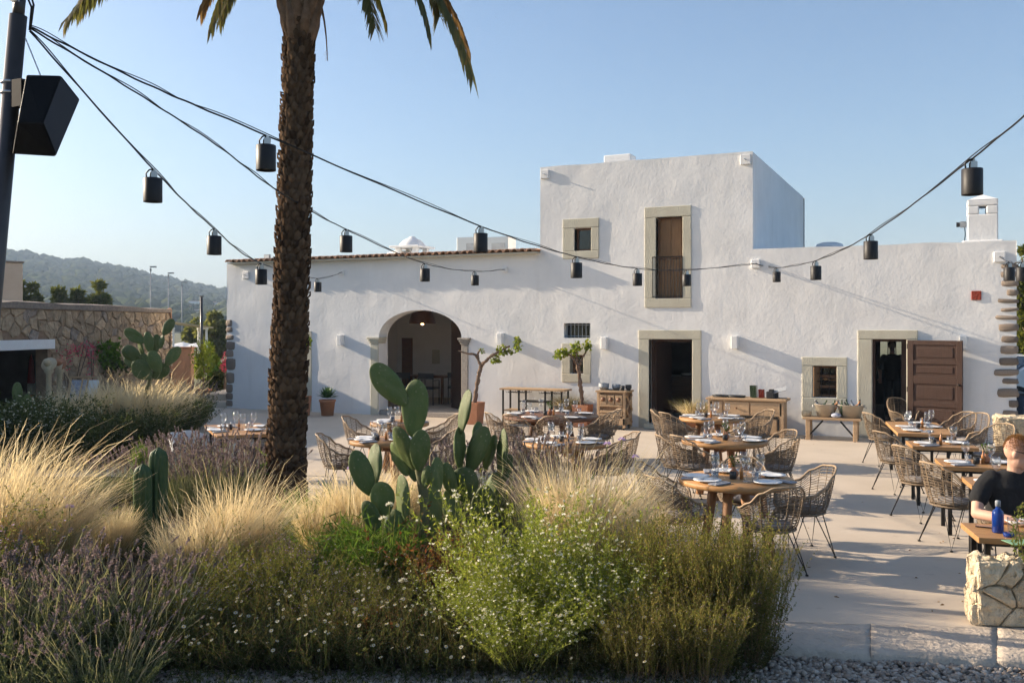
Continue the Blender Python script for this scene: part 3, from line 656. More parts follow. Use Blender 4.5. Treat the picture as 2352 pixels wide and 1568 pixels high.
tl = thing('roof_spotlight', 'small grey spotlight fixed to the square chimney', 'spotlight', (c.x - w_ - .07, c.y, ZR - .06 + h * .5))
MB().box((0, 0, 0), (.12, .1, .12)).build('lamp_case', 'bowl', tl, False, .02); MB().lathe([(0, 0), (.045, 0), (.05, .06), (0, .06)], 12, T=Matrix.Translation((-.06, 0, 0)) @ Matrix.Rotation(R(-90), 4, 'Y')).build('lens', 'black', tl, True)
MB().tube([(.03, 0, -.06), (.04, 0, -.2), (.02, 0, -.38), (-.03, 0, -h * .5)], .009, 5).build('cable', 'metal', tl)
# white block wall lights
for u, v, lab in ((782, 781, 'white block wall light left of the arched entrance'), (1150, 778, 'white block wall light right of the arched entrance, behind the vine'), (1389, 788, 'white block wall light left of the middle doorway'), (1688, 786, 'white block wall light right of the middle doorway'), (2213, 788, 'white block wall light right of the open wooden door')):
    p = FP(u, v, D - .08); wl_ = MB().box((0, 0, 0), (.13, .16, .27)).build('wall_light', 'white', None, False, .012); wl_.location = (p.x, D - .08, p.z); tag(wl_, lab, 'wall light', 'block wall lights')

# ------------------------------------------------------------------ stone walls: irregular stones, each a piece of its own
def clip(poly, a, b_, c):
    out = []
    for i in range(len(poly)):
        p, q = poly[i], poly[(i + 1) % len(poly)]; dp = a * p[0] + b_ * p[1] - c; dq = a * q[0] + b_ * q[1] - c
        if dp <= 0: out.append(p)
        if dp * dq < 0:
            t = dp / (dp - dq); out.append((p[0] + (q[0] - p[0]) * t, p[1] + (q[1] - p[1]) * t))
    return out
def cells(w_, h_, nx, ny, seed, jit=.42):
    r = random.Random(seed); S = []
    for j in range(ny):
        for i in range(nx):
            S.append(((i + .5 + (.5 if j % 2 else 0) * .8 + r.uniform(-jit, jit)) * w_ / nx, (j + .5 + r.uniform(-jit, jit)) * h_ / ny))
    out = []
    for i, s in enumerate(S):
        poly = [(0, 0), (w_, 0), (w_, h_), (0, h_)]
        for j, t in enumerate(S):
            if i != j and abs(s[0] - t[0]) < 3 * w_ / nx and abs(s[1] - t[1]) < 3 * h_ / ny:
                a, b_ = t[0] - s[0], t[1] - s[1]; poly = clip(poly, a, b_, (a * (s[0] + t[0]) + b_ * (s[1] + t[1])) / 2)
                if len(poly) < 3: break
        if len(poly) >= 3: out.append(poly)
    return out
def stones(parent, polys, m, depth, gap, mapf, seed, skip=None, special=None, flat=False, rough=False):
    r = random.Random(seed)
    for poly in polys:
        cx = sum(p[0] for p in poly) / len(poly); cz = sum(p[1] for p in poly) / len(poly)
        if skip and skip(cx, cz): continue
        size = math.sqrt(max(1e-5, sum((p[0] - cx) ** 2 + (p[1] - cz) ** 2 for p in poly) / len(poly))); f = 1 - gap / size
        if f < .3: continue
        pts = []
        for p, q in zip(poly, poly[1:] + poly[:1]):   # cut the corners
            pts += [(p[0] * .8 + q[0] * .2, p[1] * .8 + q[1] * .2), (p[0] * .2 + q[0] * .8, p[1] * .2 + q[1] * .8)]
        if rough:
            pts = [(p[0] + (q[0] - p[0]) * k_ / 3 + r.uniform(-.006, .006), p[1] + (q[1] - p[1]) * k_ / 3 + r.uniform(-.006, .006)) for p, q in zip(poly, poly[1:] + poly[:1]) for k_ in range(3)]
        n = len(pts); dd = depth * r.uniform(.6, 1.25); vs = []
        tx, tz = r.uniform(-.12, .12), r.uniform(-.12, .12)
        RG = ((f, .03), (f, -dd * .3), (f * .94, -dd * .8), (f * .78, -dd), (f * .55, -dd), (f * .28, -dd)) if rough else ((f, .03), (f, -dd * .55), (f * (.93 if flat else .84), -dd))
        for k_, y in RG:
            if rough and y < -dd * .5:
                for p in pts:
                    x_ = cx + (p[0] - cx) * k_; z_ = cz + (p[1] - cz) * k_; nn = mnoise.noise(Vector((x_ * 9, seed, z_ * 6))) + .6 * mnoise.noise(Vector((x_ * 24, seed, z_ * 17))); vs.append(mapf(x_, y + .036 * nn, z_))
                continue
            for p in pts: vs.append(mapf(cx + (p[0] - cx) * k_, y + (p[0] - cx) * tx * (y < 0) + (p[1] - cz) * tz * (y < 0), cz + (p[1] - cz) * k_))
        vs.append(mapf(cx + rnd.uniform(-.02, .02), -dd * (1.0 if flat else 1.06), cz))
        nr_ = len(RG); fs = [(i * n + j, i * n + (j + 1) % n, (i + 1) * n + (j + 1) % n, (i + 1) * n + j) for i in range(nr_ - 1) for j in range(n)] + [((nr_ - 1) * n + j, (nr_ - 1) * n + (j + 1) % n, nr_ * n) for j in range(n)]
        mm = m if not (special and r.random() < special[0]) else special[1]
        MB().add(vs, fs).build('stone', mm, parent, not flat)
A = P(0, HY, 20.0); Bp = P(388, HY, 27.3); A.z = Bp.z = 0; wd = (Bp - A).normalized(); EXT = 3.2; A1 = A - wd * EXT
SZ = 2.79; SL = (Bp - A1).length
sb = thing('stone_outbuilding', 'low flat roofed field stone outbuilding with dark shop opening on the left', 'building', A1, math.atan2(wd.y, wd.x))
ox1 = EXT + (P(112, HY, 21.7) - A).length * .62; ozt = 1.72
# find where photo column 112 meets the wall
for i in range(200):
    t_ = i * .05; q = A + wd * t_; uu = CX + F * (q.dot(RT)) / q.dot(FWD)
    if uu > 108: ox1 = EXT + t_; break
b = MB(); b.span(-6, ox1 - 0, .0, .3, ozt + .02, SZ - .12); b.span(ox1, SL, 0, .3, -.02, SZ - .12); b.build('mortar_wall', 'mortar', sb)
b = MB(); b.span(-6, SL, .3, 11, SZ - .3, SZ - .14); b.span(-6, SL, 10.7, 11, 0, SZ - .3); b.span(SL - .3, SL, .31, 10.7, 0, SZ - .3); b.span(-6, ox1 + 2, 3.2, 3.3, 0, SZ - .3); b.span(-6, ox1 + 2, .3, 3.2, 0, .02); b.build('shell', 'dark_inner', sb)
stones(sb, cells(SL - EXT + 1.2, SZ - .16, 28, 11, 4, .55), 'stone', .045, .015, lambda x, y, z: (x + EXT - 1.2, y, z), 8, lambda x, z: x + EXT - 1.2 < ox1 + .15 and z < ozt + .25, (.12, 'quoin'), True, True)
b = MB(); n = 26
vs = []
for i in range(n + 1):
    x = -6 + (SL + 6.02) * i / n; dz = .07 * mnoise.noise(Vector((x * 1.9, 0, 5))) - (.05 if i > n - 3 else 0)
    for y, z in ((-.09, SZ - .16), (-.09, SZ - .02 + dz), (.4, SZ + .02 + dz), (.4, SZ - .16)): vs.append((x, y, z))
b.add(vs, [(4 * i + j, 4 * i + 4 + j, 4 * i + 4 + (j + 1) % 4, 4 * i + (j + 1) % 4) for i in range(n) for j in range(4)] + [(0, 1, 2, 3), (4 * n + 3, 4 * n + 2, 4 * n + 1, 4 * n)])
b.build('wall_cap', 'quoin', sb)
b = MB(); b.span(-6, ox1 + .1, -.12, -.06, ozt - .0, ozt + .22); b.build('white_awning', 'white', sb, False, .01)
# the lit end pier in ochre render and small stones
C = P(411, HY, 27.5); C.z = 0; pier = thing('stone_pier', 'sunlit ochre rendered end pier of the stone outbuilding', 'pier', (Bp.x + .02, Bp.y - .02, 0), 0)
pw = C.x - Bp.x; b = MB(); b.prism([(-.05, 0), (pw, 0), (pw - .9, .85), (-.95, .85)], 0, SZ - .02); b.build('render', 'ochre', pier, False, .05)
stones(pier, cells(pw, SZ - .1, 3, 16, 9), 'stone', .03, .02, lambda x, y, z: (x, y, z + .03), 3, lambda x, z: z > 2.45, (.3, 'ochre'))
q = P(-60, HY, 30); ob = thing('cream_block', 'cream rendered block rising behind the stone outbuilding at left edge', 'building', (q.x, q.y, 0), TH + R(40))
ww = 1.42; zt_ = CH + (HY - 600) / F * 30
MB().span(-3, ww, 0, 4, 0, zt_).build('wall', mat('cream_render', (.60, .48, .36), (.50, .38, .28), 1.5, .9, .3, 20), ob, False, .03); MB().span(-3.05, ww + .04, -.05, 4.05, zt_, zt_ + .06).build('parapet', 'quoin', ob, False, .02)
# low rock wall in the right foreground and the rock wall by the house
def rockwall(name, lab, p0, du, length, hgt, thick, nx, ny, seed, spec, tex='rock'):
    t_ = thing(name, lab, 'stone wall', p0, math.atan2(du.y, du.x))
    MB().span(.03, length - .03, .03, thick - .03, 0, hgt - .03).build('core', tex, t_)
    stones(t_, cells(length, hgt, nx, ny, seed), tex, .04, .009, lambda x, y, z: (x, y + .02, z), seed, None, spec, True, True)
    stones(t_, cells(length, thick, nx, max(1, ny - 1), seed + 1), tex, .035, .007, lambda x, y, z: (x, z, hgt - .03 - y), seed + 1, None, None, True, True)
    stones(t_, cells(thick, hgt, 2, ny, seed + 2), tex, .04, .009, lambda x, y, z: (y + .02, thick - x, z), seed + 2, None, None, True, True)
    return t_
p0 = G(2243, 1437); rockwall('rock_wall', 'low honey coloured rock wall in the right foreground', p0, RT * .98 - FWD * .12, 2.2, .50, .21, 13, 3, 23, (.05, 'rockred'))
p0 = G(2296, 1072); rockwall('rock_wall', 'honey rock wall standing by the right end of house', p0, RT * .9 - FWD * .3, 2.6, .78, .6, 5, 4, 31, (.08, 'rockred'))
# kerb slabs
kb = thing('kerb', 'worn grey stone kerb slabs along the terrace edge', 'kerb', (0, 0, 0)); xs = [1690, 2000, 2290, 2660]
def kp(u, t_):
    v = (1424 + (u - 1745) * .022) * (1 - t_) + (1490 + (u - 1745) * .046) * t_; return G(u, v)
for i, (u0, u1) in enumerate(zip(xs, xs[1:])):
    u0 += .25; u1 -= .25; nx, ny = 16, 8; vs = []; j0 = rnd.uniform(-9, 9)
    for j in range(ny + 1):
        for i_ in range(nx + 1):
            s_, t_ = i_ / nx, j / ny; e = min(s_, 1 - s_) * 5; e2 = min(t_, 1 - t_) * 4; q = kp(u0 + (u1 - u0) * s_ + j0 * (t_ - .5) * (0 < i_ < nx), t_ + (.06 * mnoise.noise(Vector((s_ * 4, i * 3.1, t_ * 2))) if j in (0, ny) else 0))
            z_ = .014 + .010 * mnoise.noise(Vector((q.x * 5, q.y * 5, i))) + .012 * mnoise.noise(Vector((q.x * 14, q.y * 14, i))) - .022 * (1 - min(1, e2)) ** 2
            vs.append((q.x, q.y, z_))
    n_ = nx + 1; fs = [(j * n_ + i_, j * n_ + i_ + 1, (j + 1) * n_ + i_ + 1, (j + 1) * n_ + i_) for j in range(ny) for i_ in range(nx)]
    rim_ = [i_ for i_ in range(n_)] + [j * n_ + nx for j in range(1, ny + 1)] + [ny * n_ + i_ for i_ in range(nx - 1, -1, -1)] + [j * n_ for j in range(ny - 1, 0, -1)]; k0 = len(vs)
    vs += [(vs[r_][0], vs[r_][1], -.15) for r_ in rim_]; fs += [(rim_[i_], k0 + i_, k0 + (i_ + 1) % len(rim_), rim_[(i_ + 1) % len(rim_)]) for i_ in range(len(rim_))]
    MB().add(vs, fs).build('kerb_slab', 'kerb', kb, True)
# gravel stones
N = 15000; Vs = []; ang = rng.uniform(0, 1, (N, 2)); k = 0
t_ = (1 + 5 ** .5) / 2
V0 = np.array([(-1, t_, 0), (1, t_, 0), (-1, -t_, 0), (1, -t_, 0), (0, -1, t_), (0, 1, t_), (0, -1, -t_), (0, 1, -t_), (t_, 0, -1), (t_, 0, 1), (-t_, 0, -1), (-t_, 0, 1)]) / 1.9
F0 = np.array([(0, 11, 5), (0, 5, 1), (0, 1, 7), (0, 7, 10), (0, 10, 11), (1, 5, 9), (5, 11, 4), (11, 10, 2), (10, 7, 6), (7, 1, 8), (3, 9, 4), (3, 4, 2), (3, 2, 6), (3, 6, 8), (3, 8, 9), (4, 9, 5), (2, 4, 11), (6, 2, 10), (8, 6, 7), (9, 8, 1)])
Fs = []
for i in range(N):
    u = rnd.uniform(-60, 2420); v = rnd.uniform(1500, 1640) if u > 1600 else rnd.uniform(1548, 1640); q = G(u, v, -.07)
    s = rnd.uniform(.011, .024); S3 = s * np.array([rnd.uniform(.8, 1.4), rnd.uniform(.7, 1.1), rnd.uniform(.5, .9)])
    a = rnd.uniform(0, 6.28); c_, s_ = math.cos(a), math.sin(a); v_ = V0 * (1 + .22 * rng.standard_normal((12, 1)).clip(-1, 1)) * S3
    v_ = v_ @ np.array([[c_, -s_, 0], [s_, c_, 0], [0, 0, 1]]); Vs.append(v_ + np.array([q.x, q.y, -.065 + rnd.uniform(0, .025)])); Fs.append(F0 + k); k += 12
gm = leafmat('crushed_limestone', [(.42, .355, .29), (.30, .25, .205), (.54, .47, .40), (.36, .27, .205), (.20, .165, .14)], .0)
tag(link('gravel', npmesh('gravel', np.concatenate(Vs), np.concatenate(Fs)), gm), 'pale crushed gravel in front of the kerb', 'gravel', kind='stuff')
# ------------------------------------------------------------------ rattan chair
def lerp(tab, x):
    for (a, va), (c, vc) in zip(tab, tab[1:]):
        if x <= c:
            t = max(0, (x - a) / (c - a)); t = t * t * (3 - 2 * t); return va + (vc - va) * t
    return tab[-1][1]
HT = [(0, .86), (25, .85), (48, .79), (72, .68), (95, .62), (118, .60), (136, .57), (150, .47)]
RX = [(0, .30), (60, .30), (100, .315), (150, .25)]; RY = [(0, .35), (60, .33), (150, .27)]
def shell(phi, t):
    a = abs(phi); p = R(phi); h = lerp(HT, a); e = t ** .62
    rx = .225 + (lerp(RX, a) - .225) * e; ry = .22 + (lerp(RY, a) - .22) * e
    return Vector((rx * math.sin(p), ry * math.cos(p), .42 + (h - .42) * t))
def make_chair():
    t = thing('rattan_chair', 'chair', 'chair')
    r = random.Random(2); b = MB(); PH = 148
    lv = 15
    for i in range(1, lv):
        tt = i / lv + r.uniform(-.006, .006)
        b.tube([shell(-PH + 2 * PH * j / 34, min(.99, tt + r.uniform(-.008, .008))) + Vector((0, 0, r.uniform(-.003, .003))) for j in range(35)], .0046, 3, False)
    for k in range(19):
        ph = -PH + 2 * PH * k / 18
        b.tube([shell(ph + r.uniform(-1, 1), j / 7) * 1.0 for j in range(8)], .0042 if k % 3 else .0075, 3, False)
    b.build('woven_shell', 'rattan', t, True)
    b = MB(); rim = [shell(-PH + 2 * PH * j / 56, 1) for j in range(57)]
    b.tube([Vector((-.12, -.20, .43))] + rim + [Vector((.12, -.20, .43))], .0115, 6); b.build('rim', 'rattanrim', t, True)
    b = MB()
    for i in range(10):
        rr = .02 + .215 * i / 9; b.tube([(rr * math.cos(2 * math.pi * j / 20), rr * math.sin(2 * math.pi * j / 20), .418 - .012 * (1 - rr / .23)) for j in range(21)], .0105, 4, False)
    b.build('seat', 'rattan', t, True)
    b = MB(); b.lathe([(.0, .43), (.19, .43), (.205, .445), (.195, .465), (.0, .475)], 20); b.build('cushion', 'cushion', t, True)
    for sx in (-1, 1):
        for sy in (-1, 1):
            f = Vector((.245 * sx, .235 * sy, .012)); b = MB()
            b.tube([(.19 * sx, .06 * sy, .405), f, (.07 * sx, .19 * sy, .405)], .0058, 6); b.lathe([(0, 0), (.016, 0), (.016, .012), (0, .014)], 8, (f.x, f.y, 0)); b.build('leg', 'metal', t, True)
    b = MB(); b.tube([(.2 * math.cos(2 * math.pi * j / 24), .2 * math.sin(2 * math.pi * j / 24), .402) for j in range(25)], .007, 5, False)
    b.tube([(-.14, -.14, .402), (.14, .14, .402)], .006, 5); b.tube([(-.14, .14, .402), (.14, -.14, .402)], .006, 5); b.build('seat_ring', 'metal', t, True)
    return t
chair0 = make_chair()
CH_LABELS = set()
def put_chair(pos, ang_face, label, sc=None):
    sc = sc or rnd.uniform(.95, 1.01)
    # ang_face: direction the sitter faces, degrees in the camera frame (0 right, 90 away); chair front is local -y
    d = RT * math.cos(R(ang_face)) + FWD * math.sin(R(ang_face)); rz = math.atan2(d.y, d.x) + math.pi / 2
    assert label not in CH_LABELS, label
    CH_LABELS.add(label)
    return dup(chair0, (pos.x, pos.y, 0.004), rz + rnd.uniform(-.06, .06), label, 'woven rattan chairs on the terrace', sc)
# ------------------------------------------------------------------ tables and settings
def word(a):
    return ['right', 'far right', 'far', 'far left', 'left', 'near left', 'near', 'near right'][int(((a % 360) + 22.5) // 45) % 8]
wine0 = thing('wine_glass', 'g', 'wine glass', sc=1.12); b = MB()
b.lathe([(0, .002), (.034, .002), (.034, .005), (.006, .010), (.004, .03), (.004, .085), (.010, .095), (.030, .115), (.040, .145), (.038, .18), (.030, .21), (.0285, .21), (.036, .18), (.0375, .145), (.028, .118), (.004, .1)], 14); b.build('glass_bowl', 'glass', wine0, True)
tum0 = thing('tumbler', 'g', 'tumbler'); MB().lathe([(0, .002), (.030, .002), (.036, .095), (.034, .095), (.028, .012), (0, .012)], 12).build('glass_wall', 'glass', tum0, True)
plate0 = thing('dinner_plate', 'p', 'plate'); MB().lathe([(0, .004), (.075, .004), (.09, .012), (.135, .020), (.137, .024), (.09, .018), (.07, .010), (0, .010)], 26).build('dish', 'plate', plate0, True)
nap0 = thing('napkin', 'n', 'napkin'); MB().box((0, 0, .008), (.22, .10, .014)).build('cloth', 'napkin', nap0, False, .005); MB().box((.03, .0, .018), (.17, .014, .004)).build('knife', 'steel', nap0)
vase0 = thing('clay_bud_vase', 'v', 'vase'); MB().lathe([(0, 0), (.03, 0), (.042, .03), (.04, .06), (.018, .085), (.016, .10), (.02, .105), (.0, .09)], 14).build('body', 'terra', vase0, True)
b = MB()
for i in range(7):
    a = i * .9; b.tube([(0, 0, .09), (.015 * math.cos(a), .015 * math.sin(a), .13), (.045 * math.cos(a), .045 * math.sin(a), .15 + .012 * i)], .0022, 4)
    b.ell((.045 * math.cos(a), .045 * math.sin(a), .155 + .012 * i), (.011, .011, .009), 6, 4)
b.build('sprig', 'green', vase0, True)
jar0 = thing('candle_jar', 'j', 'candle jar'); MB().lathe([(0, 0), (.032, 0), (.034, .07), (.03, .07), (.029, .02), (0, .02)], 12).build('jar', 'slate', jar0, True)
oil0 = thing('oil_bottle', 'o', 'bottle'); MB().lathe([(0, 0), (.018, 0), (.018, .09), (.008, .11), (.008, .13), (0, .13)], 10).build('body', 'amber', oil0, True); MB().lathe([(0, .13), (.010, .13), (.010, .15), (0, .15)], 8).build('cap', 'woodpale', oil0, True)
def hash_(s): return sum(ord(ch) * (i + 1) for i, ch in enumerate(s))
def setting(c, z, r, angs, tn, extra=True, rz0=0, sq=None):
    for a in angs:
        d = RT * math.cos(R(a)) + FWD * math.sin(R(a)); s = RT * -math.sin(R(a)) + FWD * math.cos(R(a)); w_ = word(a)
        rr = r
        if sq: rr = min(sq[0] / max(1e-3, abs(math.cos(R(a)))), sq[1] / max(1e-3, abs(math.sin(R(a)))))
        rz = math.atan2(d.y, d.x) + math.pi / 2; j = lambda: rnd.uniform(-.045, .045); rz += rnd.uniform(-.25, .25)
        q = c + d * (rr - .17) + s * j(); dup(plate0, (q.x, q.y, z), rz, 'white dinner plate on %s, %s place' % (tn, w_), 'plates laid on ' + tn)
        q = c + d * (rr - .15) + s * (.19 + j()); dup(nap0, (q.x, q.y, z + .001), rz + 1.57, 'folded grey napkin on %s, %s place' % (tn, w_), 'napkins on ' + tn)
        q = c + d * max(.1, rr - .35 + j()) - s * (.10 + j()); dup(wine0, (q.x, q.y, z), rz, 'wine glass on %s, %s place' % (tn, w_), 'wine glasses on ' + tn)
        q = c + d * max(.12, rr - .31 + j()) - s * (.0 + j()); dup(tum0, (q.x, q.y, z), rz, 'water tumbler on %s, %s place' % (tn, w_), 'tumblers on ' + tn)
    if extra:
        for p0_, n_, lab, (dx, dy) in ((vase0, 0, 'clay bud vase with a green sprig on ', (.03, .03)), (jar0, 0, 'dark candle jar on ', (-.06, -.02)), (oil0, 0, 'amber oil bottle on ', (.0, -.07))):
            if p0_ is vase0 and hash_(tn) % 3: continue
            q = c + RT * (dx + rnd.uniform(-.06, .06)) + FWD * (dy + rnd.uniform(-.06, .06)); dup(p0_, (q.x, q.y, z), 0, lab + tn)
def round_table(u, v, r, tn, chairs, places, dark=False, lab=None):
    z = .75; c = G(u, v, z); c.z = 0
    t = thing('round_table', lab or ('round oak table, ' + tn), 'table', c, TH, 'round tables')
    wm = 'wooddark' if dark else 'wood'
    MB().lathe([(0, .69), (r - .03, .69), (r - .005, .70), (r, .715), (r, .735), (r - .008, .748), (0, .75)], 48).build('tabletop', wm, t, True)
    for i in range(4):
        a = R(45 + 90 * i + 12); b = MB(); x, y = math.cos(a), math.sin(a)
        b.tube([(x * r * .62, y * r * .62, 0), (x * r * .50, y * r * .50, .35), (x * r * .42, y * r * .42, .69)], [.052, .045, .05], 8); b.build('leg', 'wooddark' if dark else 'woodleg', t, True)
    MB().box((0, 0, .64), (r * .95, .08, .08), None, R(57)).box((0, 0, .642), (r * .95, .08, .08), None, R(147)).build('crossbar', 'wooddark' if dark else 'woodleg', t, False, .01)
    for a, rr in chairs:
        q = c + (RT * math.cos(R(a)) + FWD * math.sin(R(a))) * (r + rr)
        put_chair(q, a + 180 + rnd.uniform(-12, 12), 'rattan chair %s of %s' % (word(a), tn))
    setting(c, z + .001, r, places, tn)
    return c
round_table(1692, 1098, .56, 'the nearest round table', [(6, .10), (284, .10), (150, .16), (205, .12), (72, .16)], (20, 95, 165, 215, 300))
round_table(1664, 1009, .56, 'the middle round table of the right row', [(180, .02), (218, .0), (325, .10), (22, .22)], (20, 90, 160, 215, 320))
round_table(1636, 958, .54, 'the farthest round table of the right row', [(165, .12), (205, .10), (310, .10), (12, .2)], (15, 80, 150, 215, 300))
round_table(1266, 953, .80, 'the large dark round table', [(190, .0), (228, -.05), (270, .02), (328, .05), (12, .08)], (20, 70, 120, 170, 230, 300), True, 'large dark walnut round table before the metal rack')
round_table(1296, 1013, .55, 'the round table behind the lavender', [(158, .10), (218, .08), (15, .14), (322, .10)], (20, 100, 170, 230, 310))
round_table(918, 969, .46, 'the round table before the arch', [(170, .14), (15, .14), (275, .12)], (30, 150, 210, 330))
round_table(880, 1009, .44, 'the small round table left of the cactus', [(185, .10), (10, .28)], (30, 150, 210, 330))
def rect_table(far_left, near_left, width, z, tn, places, lab, legs=True, m='wood'):
    a = G(*far_left, z); c = G(*near_left, z); a.z = c.z = 0
    dy = (a - c); L = dy.length; dy.normalize(); dx = Vector((dy.y, -dy.x, 0)); ctr = (a + c) / 2 + dx * width / 2
    t = thing('square_table', lab, 'table', ctr, math.atan2(dx.y, dx.x), 'square tables')
    n = 4
    for i in range(n):
        MB().span(-width / 2, width / 2, -L / 2 + L * i / n + .0015, -L / 2 + L * (i + 1) / n - .0015, z - .045, z).build('plank', m, t, False, .004)
    for sx in (-1, 1):
        for sy in (-1, 1): MB().box((sx * (width / 2 - .08), sy * (L / 2 - .08), (z - .046) / 2), (.04, .04, z - .046)).build('leg', 'metal', t)
    MB().span(-width / 2 + .06, width / 2 - .06, -L / 2 + .06, L / 2 - .06, z - .075, z - .047).build('apron', 'metal', t)
    if places is not None: setting(ctr, z + .001, .3, places, tn, True, 0, (width / 2, L / 2 + .03))
    return ctr, dx, dy, L
TB = []
TB.append(rect_table((2034, 967), (2062, 994), .74, .75, 'the farthest square table', (0, 180, 60, 240), 'long oak table farthest back in the right hand row'))
TB.append(rect_table((2080, 1011), (2096, 1024), .76, .75, 'the second square table of the right row', (0, 180), 'square oak table second from the back in the right hand row'))
TB.append(rect_table((2146, 1051), (2166, 1070), .80, .75, 'the third square table of the right row', (0, 180), 'square oak table third from the back in the right hand row'))
TB.append(rect_table((2207, 1093), (2232, 1114), .80, .75, 'the square table behind the seated man', (180, 0), 'square oak table partly hidden behind the seated man'))
MT = rect_table((2206, 1199), (2248, 1234), 1.2, .63, 'the seated man table', None, 'oak table the seated man leans on in right foreground')
for (u, v), fa, lab in (((2030, 1066), 10, 'rattan chair at far left of the right hand row of tables'), ((2062, 1128), 14, 'second rattan chair along the left of the right hand tables'), ((2118, 1190), 16, 'third rattan chair along the left of the right hand tables'),
                        ((2193, 1252), 16, 'nearest rattan chair along the left of the right hand tables'), ((2075, 1012), -80, 'rattan chair at the far end of the right hand row by the doorway'),
                        ((2196, 1062), 205, 'rattan chair on the wall side of the farthest square table, left one'), ((2224, 1072), 205, 'rattan chair on the wall side of the farthest square table, right one'),
                        ((2272, 1118), 200, 'rattan chair beside the honey rock wall near the house')):
    put_chair(G(u, v), fa, lab)
# left tables behind the palm
rect_table((470, 976), (498, 1001), .82, .75, 'the square table left of the palm', (40, 140, 220, 320), 'square oak table left of the palm trunk')
put_chair(G(596, 1098), 150, 'rattan chair between the palm trunk and the left lavender')
for u, v, lab in ((425, 1096, 'white moulded chair behind the left lavender, nearer one'), (455, 1090, 'white moulded chair behind the left lavender, farther one')):
    q = G(u, v); t = thing('white_chair', lab, 'chair', q, TH + R(70), 'white moulded chairs', .82); b = MB(); n = 14; vs = []
    for i in range(9):
        for j in range(n + 1):
            a = R(-120 + 240 * j / n); h = .45 + i / 8 * (.36 * max(.25, math.cos(a * .55))); rr = .21 + .06 * (i / 8) ** .6; vs.append((rr * math.sin(a), rr * math.cos(a), h))
    b.add(vs, [(i * (n + 1) + j, i * (n + 1) + j + 1, (i + 1) * (n + 1) + j + 1, (i + 1) * (n + 1) + j) for i in range(8) for j in range(n)]); s_ = b.build('shell', 'white', t, True)
    so_ = s_.modifiers.new('thick', 'SOLIDIFY'); so_.thickness = .018
    MB().lathe([(0, .43), (.22, .44), (.22, .46), (0, .46)], 18).build('seat', 'white', t, True)
    for sx in (-1, 1):
        for sy in (-1, 1): MB().tube([(.14 * sx, .14 * sy, .44), (.2 * sx, .2 * sy, 0)], .012, 6).build('leg', 'woodpale', t)
discard(chair0)

# ------------------------------------------------------------------ furniture along the wall
# metal and wood rack
yr = D - .55; x0, x1 = FX(1152, yr), FX(1292, yr); zt = FZ(1222, 893, yr); W_ = x1 - x0
t = thing('bar_rack', 'long steel rack with wooden top against the white wall', 'rack', ((x0 + x1) / 2, yr + .22, 0))
MB().span(-W_ / 2 - .05, W_ / 2 + .05, -.24, .24, zt - .04, zt).build('wooden_top', 'woodpale', t, False, .006)
for sx in (-1, -.45, .45, 1):
    for sy in (-.2, .2): MB().box((sx * (W_ / 2 - .03), sy, (zt - .04) / 2), (.035, .035, zt - .041)).build('post', 'metal', t)
for z, xa, xc in ((zt * .36, -1, -.45), (zt * .36, .45, 1), (zt * .08, -1, 1)): MB().span(xa * (W_ / 2 - .05), xc * (W_ / 2 - .05), -.2, .2, z, z + .03).build('shelf', 'woodpale', t, False, .004)
MB().span(-.45 * (W_ / 2 - .03), .45 * (W_ / 2 - .03), -.18, .18, zt * .62, zt * .62 + .03).build('shelf', 'metal', t)
MB().span(-.45 * (W_ / 2 - .03), .45 * (W_ / 2 - .03), -.18, .18, zt * .28, zt * .28 + .03).build('shelf', 'metal', t)
rail = MB().tube([(0, -.2, zt - .06), (0, -.18, zt - .1), (0, .18, zt - .1), (0, .2, zt - .06)], .005, 4).mesh('glass_rail')
for i in range(9):
    for s_ in (-1, 1): link('glass_rail', rail, 'metal', t).location = (s_ * (-W_ / 2 + .1 + .06 * i), 0, 0)
# rustic cupboard on castors
yr = D - .75; x0, x1 = FX(1371, yr), FX(1436, yr); zt = FZ(1400, 897, yr); W_ = x1 - x0; dp = .5
t = thing('rustic_cupboard', 'rustic pale wood cupboard with three small drawers left of the middle doorway', 'cupboard', ((x0 + x1) / 2, yr + dp / 2, 0))
MB().span(-W_ / 2, W_ / 2, -dp / 2, dp / 2, .1, zt * .3).build('lower_box', 'woodpale', t, False, .008)
MB().span(-W_ / 2 - .03, W_ / 2 + .03, -dp / 2 - .03, dp / 2 + .03, zt - .04, zt).build('top_board', 'woodpale', t, False, .008)
MB().span(-W_ / 2 + .03, W_ / 2 - .03, -dp / 2 + .04, dp / 2, zt * .3, zt - .04).build('carcass', 'shutter', t)
for sx in (-1, 1):
    for sy in (-1, 1): MB().box((sx * (W_ / 2 - .03), sy * (dp / 2 - .03), zt / 2), (.06, .06, zt - .08)).build('post', 'woodpale', t, False, .006); 
for sx in (-1, 1):
    for sy in (-1, 1): MB().lathe([(0, -.02), (.045, -.02), (.045, .02), (0, .02)], 12, T=Matrix.Translation((sx * (W_ / 2 - .06), sy * (dp / 2 - .06), .05)) @ Matrix.Rotation(R(90), 4, 'Y')).build('castor', 'metal', t, True)
for i in range(3):
    x = -W_ / 2 + .06 + (W_ - .12) * (i + .5) / 3; dwr = MB().box((x, -dp / 2 + .015, zt - .19), ((W_ - .12) / 3 - .02, .05, .2)).build('drawer', 'woodpale', t, False, .006)
    MB().lathe([(0, 0), (.05, 0), (.045, .025), (.0, .03)], 12, T=Matrix.Translation((x, -dp / 2 - .01, zt - .19)) @ Matrix.Rotation(R(90), 4, 'X')).build('pull', 'wooddark', dwr, True)
for zz in (zt * .62, zt * .46, zt * .38): MB().box((0, -dp / 2 + .012, zz), (W_ - .14, .04, .055)).build('rail', 'woodpale', t, False, .005)
